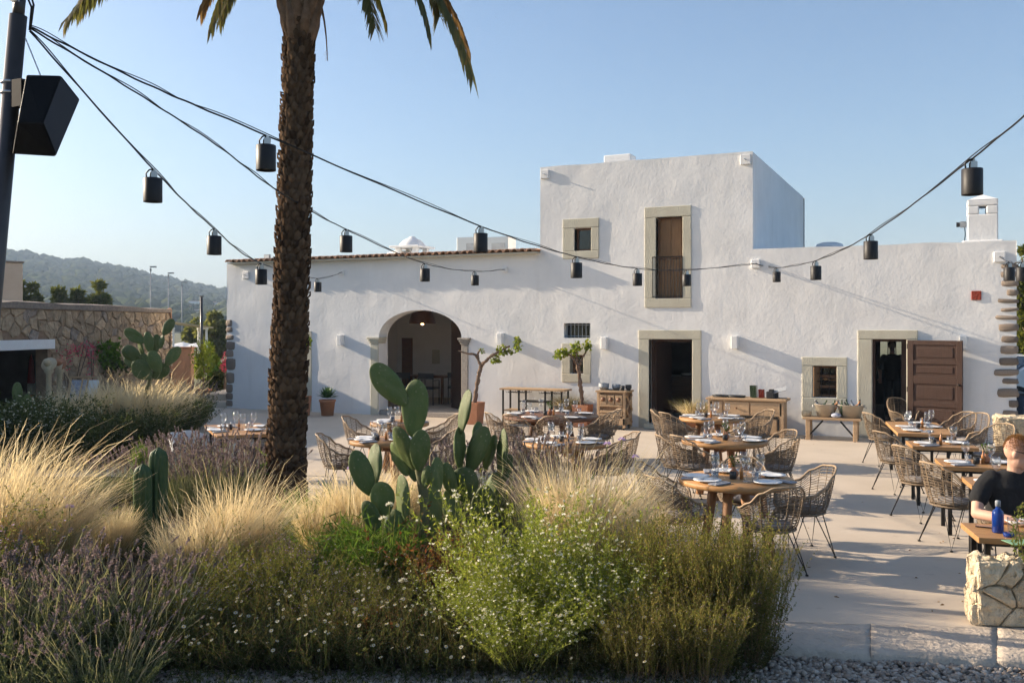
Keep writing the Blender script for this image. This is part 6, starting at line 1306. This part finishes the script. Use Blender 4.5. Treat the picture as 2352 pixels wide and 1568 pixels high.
# ------------------------------------------------------------------ trees and things behind
def tree(label, u, d, top_v, base_z, wpx, leafm, seed, n=2600, ls=.3, group=None, trunk=True, name='tree', low=.25):
    q = P(u, HY, d); q.z = base_z; H_ = CH - (top_v - HY) / F * d - base_z; w_ = wpx / 2 * d / F; t = thing(name, label, 'tree', q, 0, group); rg_ = np.random.default_rng(seed)
    b = MB(); b.tube([(0, 0, -.2), (.05 * H_ * .2, 0, H_ * .3), (0, .03, H_ * .75)], [H_ * .035, H_ * .026, H_ * .008], 8)
    for i in range(7): a = i * 2.4; z = H_ * (.3 + .07 * i); b.tube([(0, 0, z), (w_ * .35 * math.cos(a), w_ * .35 * math.sin(a), z + H_ * .12), (w_ * .6 * math.cos(a), w_ * .6 * math.sin(a), z + H_ * .2)], [H_ * .015, H_ * .01, H_ * .004], 6)
    b.build('trunk', 'treebark', t, True); ac = Acc(); k_ = 26
    cs = rnorm(rg_, k_) * rg_.uniform(.35, .85, (k_, 1)); cs[:, :2] *= (1.05 - .35 * np.clip(cs[:, 2:3], -1, 1))
    cs = cs * np.array([w_, w_, H_ * (1 - low) / 2]) + np.array([0, 0, H_ * (1 + low) / 2]); cs[0] = (0, 0, H_ * .95)
    for c in cs:
        m = n // k_; rr = rg_.uniform(.22, .40) * w_; v_ = rnorm(rg_, m); pos = c + v_ * (rg_.uniform(.4, 1.05, (m, 1))) * np.array([rr, rr, rr * .75]); dirs = v_ + rnorm(rg_, m) * .8; ac.add(leaves(pos, dirs, rg_.uniform(.6, 1.2, m) * ls, ls * .5, rg_))
    ac.build('crown', leafm, t)
for i, (u, w_, tv, lab) in enumerate(((45, 46, 642, 'green pine behind the stone outbuilding, left one'), (76, 40, 650, 'smaller green pine right behind the left one over the wall'), (135, 60, 662, 'low green pine behind the stone outbuilding, middle one'), (178, 46, 664, 'low bushy pine beside the middle one over the wall'), (228, 60, 645, 'green pine behind the stone outbuilding, right one'))): tree(lab, u, 55, tv, -.3, w_, 'pine', 60 + i, 3600, .34, 'pines behind the stone outbuilding', low=.1)
tree('pale olive tree seen through the gap left of house', 492, 48, 722, -.2, 80, 'olive', 70, 4200, .26); tree('dark olive tree beside the dark post in the gap', 452, 62, 735, -.2, 60, 'olive', 71, 2600, .3); tree('leafy shrub in the gap behind the terracotta wall', 478, 34, 792, -.1, 70, 'vine', 72, 3600, .13, name='leafy_shrub', low=.0); tree('grassy green shrub in the gap by the house corner', 510, 31, 838, -.1, 50, 'green', 73, 2200, .14, name='leafy_shrub', low=0)
tree('pink bougainvillea at the house corner in the gap', 516, 29, 806, .2, 24, 'flowerpink', 74, 330, .06, name='bougainvillea', low=.35); tree('round dark shrub behind the potted tree in gap', 500, 29.5, 858, -.1, 50, 'cover', 75, 2200, .14, name='leafy_shrub', low=0)
for i, (u, w_, tv, d, lab) in enumerate(((2360, 120, 560, 30, 'dark green tree beyond the right end of house'), (2420, 160, 520, 36, 'tall tree beyond the right edge of picture'), (2385, 110, 700, 27, 'lower green shrub tree beyond the right house corner'))): tree(lab, u, d, tv, -.1, w_, 'pine' if i != 1 else 'olive', 80 + i, 5200, .2, 'trees beyond the right house end', low=.05)
q = G(466, 926); t = thing('potted_tree', 'slender leafy tree in a terracotta pot in the gap left of house', 'potted tree', q); pot(t, .18, .24, .42); MB().tube([(0, 0, .35), (.04, 0, .9), (0, 0, 1.5)], [.03, .024, .01], 6).build('trunk', 'treebark', t, True); rg = np.random.default_rng(9); pos = rnorm(rg, 800) * rg.uniform(.2, 1, (800, 1)) * np.array([.38, .38, .6]) + np.array([0, 0, 1.3]); Acc().add(leaves(pos, rnorm(rg, 800), .08, .04, rg)).build('crown', 'vine', t)
for u, d, tv, lab in ((346, 80, 617, 'tall grey floodlight mast far behind the outbuilding, left'), (387, 85, 631, 'tall grey floodlight mast far behind the outbuilding, middle'), (418, 88, 652, 'tall grey floodlight mast in the gap, right')):
    q = P(u, HY, d); z = CH - (tv - HY) / F * d; t = thing('floodlight_mast', lab, 'mast', (q.x, q.y, -.2), TH, 'masts of the sports ground'); MB().tube([(0, 0, 0), (0, 0, z)], [.075, .045], 8).build('shaft', 'bowl', t, True); MB().box((0, 0, z + .1), (.12, .1, .25)).box((.22, 0, z + .35), (.5, .2, .12)).build('lamp_head', 'bowl', t)
q = P(463, HY, 40); t = thing('dark_post', 'dark slim post standing in the gap left of house', 'post', (q.x, q.y, -.1)); zt = CH - (676 - HY) / F * 40; MB().tube([(0, 0, 0), (0, 0, zt)], .06, 8).build('shaft', 'pole', t, True); MB().box((0, 0, zt + .02), (.14, .14, .04)).build('cap', 'pole', t)
q = P(425, HY, 31); t = thing('terracotta_wall', 'terracotta coloured garden wall in the gap', 'wall', (q.x, q.y, 0), TH); MB().span(-.6, .2, 0, .3, 0, CH - (800 - HY) / F * 31).build('render', 'ochre', t, False, .02); MB().span(-.64, .24, -.04, .34, CH - (800 - HY) / F * 31, CH - (800 - HY) / F * 31 + .05).build('coping', 'terra', t)
q = P(428, HY, 42); t = thing('pergola', 'small pale pergola with reed roof in the gap', 'pergola', (q.x, q.y, 0), TH + .5)
for sx in (-1, 1):
    for sy in (-1, 1): MB().box((sx * .7, sy * .9, 1.05), (.09, .09, 2.1)).build('post', 'white', t)
for sx in (-1, 1): MB().box((sx * .7, 0, 2.13), (.08, 2.3, .09)).build('beam', 'white', t)
MB().box((0, 0, 0), (1.9, 2.4, .06), Matrix.Translation((0, 0, 2.3)) @ Matrix.Rotation(R(8), 4, 'Y')).build('reed_roof', 'straw', t)
MB().box((.7, 0, .5), (.03, 1.7, .9)).build('side_screen', 'straw', t)
for u, lab in ((420, 'flat white parasol in the gap, left one'), (460, 'flat white parasol in the gap, middle one'), (496, 'flat white parasol in the gap, right one')):
    q = P(u, HY, 50); z = CH - (792 - HY) / F * 50; t = thing('white_parasol', lab, 'parasol', (q.x, q.y, 0), 0, 'parasols in the gap'); MB().lathe([(.98, z - .12), (1.0, z - .08), (0, z + .16)], 8).build('canopy', 'white', t); MB().tube([(0, 0, 0), (0, 0, z + .1)], .03, 6).build('pole', 'woodpale', t)
q = G(500, 936); t = thing('stone_steps', 'pale stone steps in the gap left of house', 'steps', q, TH); MB().span(-.55, 1.2, 0, .8, 0, .16).build('step', 'terrace', t, False, .01); MB().span(-.55, 1.2, .5, 4.5, .162, .34).build('step', 'terrace', t, False, .01)
for i in range(16):
    u = rnd.uniform(400, 530); d = rnd.uniform(420, 600); q = P(u, HY, d); z = hillz(u, d); t = thing('far_house', 'tiny white house at the foot of the far hill', 'house', (q.x, q.y, z - 1), TH, 'houses at the foot of the hill'); s = rnd.uniform(3, 6); MB().box((0, 0, 2.2), (s, 5, 4.4)).build('wall', 'white', t); MB().box((0, 0, 4.5), (s + .3, 5.3, .3)).build('roof', 'tile', t); MB().box((0, -2.52, 2.4), (1, .05, 1.4)).build('window', 'slate', t)
# stall goods at the outbuilding
def hatstand(u, d, v, m_, lab, r_):
    q = P(u, v, d); t = thing('hat_stand', lab, 'hat stand', (q.x, q.y, 0), 0, 'hat stands by the shop'); z = q.z; MB().lathe([(0, 0), (.14, 0), (.13, .05), (.06, .2), (.05, z - .2), (.09, z - .15), (.07, z), (0, z + .05)], 16).build('stand', 'straw', t, True)
    hm = MB().lathe([(r_, -.02), (r_ * .98, 0), (r_ * .5, .01), (r_ * .45, .10), (r_ * .3, .15), (0, .16)], 22, T=Matrix.Translation((.0, 0, z)) @ (RT.to_track_quat('X', 'Z').to_matrix().to_4x4()) @ Matrix.Rotation(R(62), 4, 'X')).build('hat', m_, t, True)
hatstand(112, 18.5, 836, 'straw', 'wide straw hat on a pale stand by the shop', .15); hatstand(137, 18.9, 836, 'terra', 'pink straw hat on a grey stand by the shop', .13)
q = G(72, 930); t = thing('folded_parasol', 'closed red and white parasol by the shop opening', 'parasol', (q.x, q.y, 0)); MB().lathe([(.02, 0), (.09, .35), (.10, .7), (.06, 1.25), (.0, 1.45)], 12).build('canopy', 'red', t, True); MB().lathe([(.105, .3), (.11, .32), (.105, .62), (.10, .6)], 12).build('white_band', 'white', t)
for u, lab, m_ in ((172, 'patterned blue and white deck chair by the stone wall', 'bluecloth'), (200, 'white and blue cushioned deck chair by the stone wall', 'white')):
    q = P(u, 900, 19.0); t = thing('deck_chair', lab, 'deck chair', (q.x, q.y, 0), TH, 'deck chairs by the shop'); MB().box((0, 0, 0), (.32, .03, .95), Matrix.Translation((0, .1, .68)) @ Matrix.Rotation(R(-14), 4, 'X')).build('sling', m_, t, False, .012)
    for sx in (-1, 1): MB().tube([(sx * .18, -.3, 0), (sx * .18, .22, 1.2)], .018, 6).tube([(sx * .18, .35, 0), (sx * .18, -.2, .6)], .018, 6).build('side_frame', 'woodpale', t)
    MB().tube([(-.2, .22, 1.2), (.2, .22, 1.2)], .018, 6).build('top_bar', 'woodpale', t)
q = P(258, 905, 19.5); t = thing('wicker_bicycle', 'dark round wicker basket leaning on the stone wall', 'basket', (q.x, q.y, 0)); t.name = 'wicker_basket'; MB().lathe([(0, 0), (.25, 0), (.34, .3), (.36, .52), (.33, .52), (.3, .3), (0, .05)], 18).build('bowl', 'shutter', t, True); MB().tube([(.34 * math.cos(a), 0, .5 + .3 * math.sin(a)) for a in [k_ * math.pi / 10 for k_ in range(11)]], .015, 6).build('handle', 'rattanrim', t, True)
rg = np.random.default_rng(33); wn_ = Vector((wd.y, -wd.x, 0))
def climber(u0, v0, u1, v1, n, m_, lab, nm, sz):
    t = None; ac = Acc(); b = MB(); q0 = P((u0 + u1) / 2, max(v0, v1), 21); 
    def onwall(u, v):
        k_ = (u - CX) / F; dd = FWD + RT * k_; n_ = wn_; d_ = A.dot(n_) / dd.dot(n_); p = P(u, v, d_); return p + n_ * .14
    c = onwall((u0 + u1) / 2, v1); c.z = 0; t = thing(nm, lab, 'climber', c); pts = [onwall(rnd.uniform(u0, u1), rnd.uniform(v0, v1)) - c for _ in range(n)]
    pos = np.array([p[:] for p in pts]) + rg.standard_normal((n, 3)) * .06; ac.add(leaves(pos, rnorm(rg, n), rg.uniform(.7, 1.3, n) * sz, sz * .7, rg)); ac.build('leaves', m_, t)
    b.tube([Vector((0, 0, 0)), pts[0] * .6, pts[1]], .012, 5).tube([Vector((0, 0, 0)), pts[2] * .5, pts[3]], .01, 5).build('stem', 'treebark', t)
climber(150, 790, 205, 812, 110, 'flowerpink', 'pink bougainvillea spray on the stone wall', 'bougainvillea', .06); climber(190, 800, 205, 880, 70, 'flowerpink', 'hanging pink bougainvillea strand on the stone wall', 'bougainvillea', .05); climber(128, 800, 150, 850, 60, 'flowerpink', 'reddish bougainvillea beside the shop opening', 'bougainvillea', .05); climber(215, 790, 262, 840, 300, 'green', 'green climbing plant on the stone wall left of rear cactus', 'climber', .13); climber(230, 830, 290, 850, 120, 'hedge', 'dark trailing climber low on the stone wall', 'climber', .12)

# ------------------------------------------------------------------ people
def remesh(o, vox, sm=6):
    m_ = o.modifiers.new('skin', 'REMESH'); m_.mode = 'VOXEL'; m_.voxel_size = vox; m_.use_smooth_shade = True
    s_ = o.modifiers.new('smooth', 'SMOOTH'); s_.factor = .5; s_.iterations = sm
def limb(b, pts, rads, n=12): 
    c = cat(pts, 5); k_ = len(c); b.tube(c, [np.interp(i / (k_ - 1), np.linspace(0, 1, len(rads)), rads) for i in range(k_)], n)
    b.ell(pts[0], (rads[0],) * 3, n, 8); b.ell(pts[-1], (rads[-1],) * 3, n, 8)
def torso(b, rings, n=20):
    vs = []
    for (x, y, z, rx, ry) in rings:
        for j in range(n): a = 2 * math.pi * j / n; vs.append((x + rx * math.copysign(abs(math.cos(a)) ** .85, math.cos(a)), y + ry * math.sin(a), z))
    k_ = len(rings); b.add(vs, [(i * n + j, i * n + (j + 1) % n, (i + 1) * n + (j + 1) % n, (i + 1) * n + j) for i in range(k_ - 1) for j in range(n)] + [tuple(range(n - 1, -1, -1)), tuple((k_ - 1) * n + j for j in range(n))])
def head(b, T):
    b.ell((0, .01, .03), (.074, .093, .10), 16, 12, T); b.ell((0, -.028, -.05), (.056, .060, .064), 14, 10, T); b.ell((0, -.085, -.012), (.014, .022, .024), 10, 8, T); b.ell((0, -.07, -.085), (.028, .022, .022), 10, 8, T)
    for s in (-1, 1): b.ell((s * .076, .012, -.008), (.010, .020, .032), 10, 8, T); b.ell((s * .03, -.075, .028), (.024, .016, .012), 8, 6, T)
    b.ell((0, -.078, -.052), (.024, .012, .008), 8, 6, T)
def hand(b, o, d, up, s=1):
    d = d.normalized(); sd = d.cross(up).normalized(); up = sd.cross(d)
    T = Matrix((sd, d, up)).transposed().to_4x4(); T.translation = o; b.ell((0, .045, 0), (.040, .052, .016), 12, 8, T)
    for k_, (x, l) in enumerate(((-.028, .062), (-.009, .074), (.010, .070), (.028, .054))):
        b.tube([T @ Vector((x, .08, 0)), T @ Vector((x * 1.1, .08 + l * .5, -.006)), T @ Vector((x * 1.1, .08 + l * .85, -.026))], [.0095, .009, .0075], 8)
    b.tube([T @ Vector((s * .034, .02, 0)), T @ Vector((s * .062, .05, -.008)), T @ Vector((s * .060, .082, -.016))], [.012, .011, .009], 8)
mq = P(2334, HY, 8.0); mq.z = 0; man = thing('person', 'seated man in a black t-shirt and glasses looking down at his table', 'person', mq, TH)
sh = Vector((0, .03, .90)); HT_ = Matrix.Translation((-.02, -.05, 1.085)) @ Matrix.Rotation(R(62), 4, 'Z') @ Matrix.Rotation(R(18), 4, 'X')
b = MB(); head(b, HT_); b.tube([(-.0, .02, .88), (-.01, -.01, .96), (-.02, -.03, 1.05)], [.066, .060, .058], 14)
tz = MT[0] - mq; ztab = .66
elR = Vector((-.36, -.10, .625)); haR = Vector((-.20, -.34, .625)); limb(b, [(-.215, .03, .87), (-.30, -.02, .76), elR], [.052, .050, .042]); limb(b, [elR, (-.29, -.23, .625), haR], [.042, .040, .028]); hand(b, haR, Vector((.16, -.16, -.03)), Vector((0, 0, 1)), -1)
elL = Vector((.36, -.10, .625)); haL = Vector((.16, -.33, .625)); limb(b, [(.215, .03, .87), (.30, -.02, .76), elL], [.052, .050, .042]); limb(b, [elL, (.27, -.23, .625), haL], [.042, .040, .028]); hand(b, haL, Vector((-.16, -.16, -.03)), Vector((0, 0, 1)), 1)
torso(b, [(0, .06, .44, .17, .12), (0, .05, .6, .165, .115), (0, .03, .8, .19, .115), (0, .03, .89, .17, .09), (0, .02, .93, .07, .06)])
bd = b.build('body', 'skin', man, True); remesh(bd, .0065, 4)
b = MB(); torso(b, [(0, .06, .43, .20, .155), (0, .05, .55, .205, .16), (0, .035, .7, .21, .15), (0, .03, .82, .225, .14), (0, .03, .88, .215, .115), (0, .025, .92, .15, .09), (-.005, .015, .945, .085, .075)], 24)
for s in (-1, 1): limb(b, [(s * .18, .03, .865), (s * .25, .01, .81), (s * .31, -.035, .735)], [.082, .074, .072])
ts = b.build('t_shirt', 'tshirt', man, True); remesh(ts, .009, 5)
b = MB(); torso(b, [(0, .04, .36, .17, .14), (0, .05, .46, .19, .15)])
for s in (-1, 1): limb(b, [(s * .09, .02, .45), (s * .12, -.2, .47), (s * .13, -.40, .46)], [.09, .08, .065]); limb(b, [(s * .13, -.40, .45), (s * .13, -.40, .25), (s * .13, -.36, .09)], [.065, .055, .045]); limb(b, [(s * .13, -.36, .05), (s * .135, -.48, .045)], [.045, .04])
tr_ = b.build('trousers', 'denim', man, True); remesh(tr_, .012, 4)
rg = np.random.default_rng(61); n = 5200; v_ = rnorm(rg, n); pos = v_ * np.array([.0755, .0945, .1015]) + np.array([0, .011, .030])
keep = (pos[:, 2] > .012 + .62 * np.maximum(0, -pos[:, 1] - .01)) & ~((np.abs(pos[:, 0]) > .058) & (np.abs(pos[:, 1] - .012) < .034) & (pos[:, 2] < .035)); pos = pos[keep]; v_ = v_[keep]; n = len(pos)
dr_ = v_ * .8 + np.array([0, .5, .2]) + rg.standard_normal((n, 3)) * .35; dr_ /= np.linalg.norm(dr_, axis=1, keepdims=True); t_ = np.linspace(0, 1, 3)[None, :, None]; ln = (.010 + .016 * np.clip((pos[:, 2] - .04) / .08, 0, 1))[:, None, None]
pth = pos[:, None] + dr_[:, None] * t_ * ln; R3 = np.array(HT_.to_3x3()); pth = pth @ R3.T + np.array(HT_.translation); Acc().add(ribbons(pth, np.array([[.0026, .0022, .0008]]) * np.ones((n, 1)), rg)).build('hair', 'hairstrand', man)
b = MB()
for s in (-1, 1): b.tube([HT_ @ Vector(p) for p in ((s * .080, .03, .024), (s * .078, -.03, .026), (s * .062, -.088, .024))], .0035, 5); b.tube([HT_ @ Vector((s * .034 + .027 * math.cos(a), -.096, .018 + .02 * math.sin(a))) for a in [k_ * math.pi / 6 for k_ in range(13)]], .003, 5)
b.tube([HT_ @ Vector((-.01, -.098, .022)), HT_ @ Vector((.01, -.098, .022))], .003, 5).build('glasses', 'black', man, True)
man.scale = (1.08, 1.08, 1.08)
chair1 = make_chair(); q = mq + CV(.02, .08); d_ = -FWD; chair1.location = (q.x, q.y, 0); chair1.rotation_euler = (0, 0, math.atan2(d_.y, d_.x) + math.pi / 2); tag(chair1, 'rattan chair the seated man sits on', 'chair', 'woven rattan chairs on the terrace')
# things on his table
def ontab(u, v): return G(u, v, .631)
q = ontab(2292, 1222); t = thing('water_bottle', 'square shouldered blue glass water bottle on the man table', 'bottle', (q.x, q.y, .631)); MB().lathe([(0, 0), (.040, 0), (.043, .01), (.043, .15), (.038, .17), (.018, .185), (.016, .205), (0, .205)], 20).build('body', 'blueglass', t, True); MB().lathe([(0, .205), (.020, .205), (.020, .245), (.018, .25), (0, .25)], 14).build('cap', 'bowl', t, True)
q = ontab(2266, 1210); o = MB().box((0, 0, .006), (.16, .085, .009)).build('phone', 'phone', None, False, .003); o.location = (q.x, q.y, .631); o.rotation_euler = (0, 0, TH - .5); tag(o, 'black phone lying left of the blue bottle', 'phone')
q = ontab(2340, 1206); o = MB().lathe([(0, .004), (.06, .004), (.11, .045), (.105, .047), (.055, .012), (0, .012)], 26).build('white_bowl', 'plate', None, True); o.location = (q.x, q.y, .631); tag(o, 'white bowl in front of the seated man', 'bowl')
q = ontab(2326, 1220); t = dup(tum0, (q.x, q.y, .631), 0, 'ribbed water tumbler before the white bowl on the man table', None, 1.15)
q = ontab(2318, 1232); o = MB().lathe([(0, 0), (.04, 0), (.045, .03), (.04, .032), (0, .01)], 16).build('ashtray', 'blueglass', None, True); o.location = (q.x, q.y, .631); tag(o, 'small dark blue glass dish near the bottle', 'dish')
q = ontab(2350, 1246); o = MB().box((0, 0, .004), (.24, .17, .004)).build('menu_card', 'menu', None); o.location = (q.x, q.y, .631); o.rotation_euler = (0, 0, TH + .05); tag(o, 'pale green menu card at the right edge of man table', 'menu')
rg = np.random.default_rng(55); q = P(2362, 1230, 6.7); t = thing('yellow_shrub', 'dry yellow green sprig rising at the lower right edge', 'plant', (q.x, q.y, .0)); n = 500; pos = rnorm(rg, n) * np.array([.10, .10, .22]) + np.array([0, 0, .78]); Acc().add(leaves(pos, rnorm(rg, n), .03, .012, rg)).build('leaves', 'thyme', t); MB().tube([(0, 0, 0), (.01, 0, .4), (0, 0, .9)], .006, 5).tube([(0, 0, .4), (.07, .0, .85)], .004, 4).tube([(0, 0, .4), (-.07, .0, .85)], .004, 4).build('stems', 'thymestem', t)
for q in (wine0, tum0, plate0, nap0, vase0, jar0, oil0): discard(q)
# standing figure in the dim room
fy = D + 3.2; fp = FP(2049, 800, fy); fz = FZ(2049, 783, fy) - .10; t = thing('person', 'dark figure standing inside the right doorway against the window', 'person', (fp.x, fp.y, .10)); s = fz / 1.75
b = MB(); T = Matrix.Translation((0, 0, 1.63)) ; head(b, T); b.tube([(0, .02, 1.42), (0, .01, 1.58)], [.06, .055], 12)
for sx in (-1, 1):
    limb(b, [(sx * .19, .02, 1.38), (sx * .25, .02, 1.12), (sx * .24, -.12, .92)], [.055, .046, .032]); hand(b, Vector((sx * .24, -.12, .92)), Vector((0, -.5, -.5)), Vector((0, -.6, .6)), -sx)
torso(b, [(0, .02, .9, .16, .11), (0, .02, 1.1, .15, .11), (0, .02, 1.3, .18, .12), (0, .02, 1.41, .15, .09), (0, .02, 1.45, .06, .06)])
for sx in (-1, 1): limb(b, [(sx * .09, .02, .92), (sx * .1, 0, .5), (sx * .1, .03, .1)], [.085, .06, .042]); limb(b, [(sx * .1, .03, .05), (sx * .11, -.12, .03)], [.045, .035])
bd = b.build('body', 'skin', t, True); remesh(bd, .009, 4); 
b = MB(); torso(b, [(0, .02, .86, .18, .13), (0, .02, 1.1, .17, .13), (0, .02, 1.3, .20, .14), (0, .02, 1.41, .17, .11), (0, .02, 1.46, .075, .07)])
for sx in (-1, 1): limb(b, [(sx * .17, .02, 1.38), (sx * .23, .02, 1.25), (sx * .245, .02, 1.12)], [.075, .065, .06])
o = b.build('t_shirt', 'tshirt', t, True); remesh(o, .012, 4)
b = MB()
for sx in (-1, 1): limb(b, [(sx * .09, .02, .9), (sx * .1, 0, .5), (sx * .1, .03, .06)], [.105, .078, .06])
o = b.build('trousers', 'denim', t, True); remesh(o, .014, 3); MB().ell((0, .025, .055), (.080, .092, .088), 14, 10, T).build('hair', 'tshirt', t, True); t.scale = (s, s, s)
# furniture inside the arch
q = FP(985, 905, D + 2.6); t = thing('dark_table', 'dark table standing inside the arched entrance', 'table', (q.x, q.y, .12)); MB().box((0, 0, .73), (1.3, .7, .05)).build('tabletop', 'wooddark', t, False, .006)
for sx in (-1, 1):
    for sy in (-1, 1): MB().box((sx * .58, sy * .28, .35), (.06, .06, .70)).build('leg', 'wooddark', t)
for dx, dy, lab in ((.35, -.6, 'dark armchair inside the arch, right of its table'), (-.35, -.55, 'dark armchair inside the arch, left of its table'), (.85, .1, 'dark armchair at the end of the table inside the arch')):
    c = thing('dark_armchair', lab, 'chair', (q.x + dx, q.y + dy, .12), .3 * dx, 'armchairs inside the arch'); MB().box((0, 0, .45), (.46, .44, .05)).build('seat', 'slate', c, False, .01); MB().box((0, -.21, .78), (.46, .03, .16)).build('backrest', 'slate', c, False, .01)
    for sx in (-1, 1): MB().tube([(sx * .21, -.21, 0), (sx * .21, -.21, .84)], .014, 6).tube([(sx * .21, .2, 0), (sx * .21, .2, .66), (sx * .21, -.21, .66)], .014, 6).build('side_frame', 'metal', c)
# white car and blue crate beyond the right corner
q = P(2388, HY, 26); t = thing('parked_car', 'white car parked beyond the right house corner', 'car', (q.x, q.y, 0), TH + R(8)); prof_ = [(-2.05, .35), (-2.1, .75), (-1.9, .92), (-1.2, 1.0), (-.5, 1.42), (.9, 1.45), (1.75, 1.05), (2.0, .9), (2.05, .4), (1.7, .28), (-1.7, .28)]
b = MB(); n = len(prof_); vs = [(x, y, z) for y, k_ in ((-.85, .97), (-.6, 1), (.6, 1), (.85, .97)) for x, z in [(p[0] * k_, p[1] * (1 if p[1] < 1.1 or k_ == 1 else .97)) for p in prof_]]
b.add(vs, [(i * n + j, i * n + (j + 1) % n, (i + 1) * n + (j + 1) % n, (i + 1) * n + j) for i in range(3) for j in range(n)] + [tuple(range(n)), tuple(3 * n + j for j in range(n - 1, -1, -1))]); body = b.build('body', 'carpaint', t, False, .06)
for y in (-.865, .865):
    MB().add([(-1.05, y, 1.0), (-.5, y, 1.32), (.1, y, 1.34), (.1, y, 1.0)], [(0, 1, 2, 3)]).build('side_window', 'phone', t); MB().add([(.18, y, 1.0), (.18, y, 1.34), (.85, y, 1.34), (1.45, y, 1.02)], [(0, 1, 2, 3)]).build('side_window', 'phone', t); MB().box((-1.95, y * .75, .78), (.16, .3, .14)).build('headlight', 'steel', t, False, .03)
    for x in (-1.3, 1.3):
        wh = MB().lathe([(.2, -.1), (.31, -.1), (.33, 0), (.31, .1), (.2, .1)], 22, T=Matrix.Translation((x, y * .97, .33)) @ Matrix.Rotation(R(90), 4, 'X')).build('wheel', 'tyre', t, True); MB().lathe([(0, -.08), (.2, -.09), (.2, .09), (0, .08)], 16, T=Matrix.Translation((x, y * .97, .33)) @ Matrix.Rotation(R(90), 4, 'X')).build('rim', 'steel', wh, True)
MB().add([(-1.22, -.6, 1.03), (-1.22, .6, 1.03), (-.56, .58, 1.42), (-.56, -.58, 1.42)], [(0, 1, 2, 3)]).build('windscreen', 'phone', t)
q = P(2372, HY, 19.2); t = thing('blue_planter', 'dark blue planter box at the right edge beside the house', 'planter', (q.x, q.y, 0), TH); zt = CH - (905 - HY) / F * 19.2; MB().box((0, 0, zt / 2), (.66, .5, zt)).build('box', mat('blue_paint', (.05, .07, .11), (.04, .055, .09), 6, .6), t, False, .015); MB().box((0, 0, zt + .01), (.7, .54, .04)).build('rim', 'slate', t, False, .01)
# fallen leaves on the terrace
rg = np.random.default_rng(88); n = 170; pos = []
for _ in range(n):
    q = G(rnd.uniform(500, 2340), 960 + 460 * rnd.random() ** 1.5); pos.append((q.x, q.y, rnd.uniform(.003, .01)))
dirs = rg.standard_normal((n, 3)); dirs[:, 2] *= .15; tag(Acc().add(leaves(np.array(pos), dirs, rg.uniform(.02, .05, n), rg.uniform(.008, .02, n), rg)).build('fallen_leaves', 'dryfrond'), 'small dry leaves fallen on the terrace', 'leaves', kind='stuff')
# ------------------------------------------------------------------ the hazy air
hz = MB().span(-1700, 1500, -40, 1700, -3, 125).build('haze', None); hz['kind'] = 'stuff'; tag(hz, 'thin bluish evening haze over valley', 'haze')
m = bpy.data.materials.new('thin_haze'); m.use_nodes = True; n = m.node_tree.nodes; n.clear(); out = n.new('ShaderNodeOutputMaterial'); pv = n.new('ShaderNodeVolumePrincipled'); pv.inputs['Color'].default_value = (.62, .79, 1, 1); pv.inputs['Density'].default_value = .00048; pv.inputs['Anisotropy'].default_value = .0; m.node_tree.links.new(pv.outputs[0], out.inputs['Volume'])
hz.data.materials.clear(); hz.data.materials.append(m)
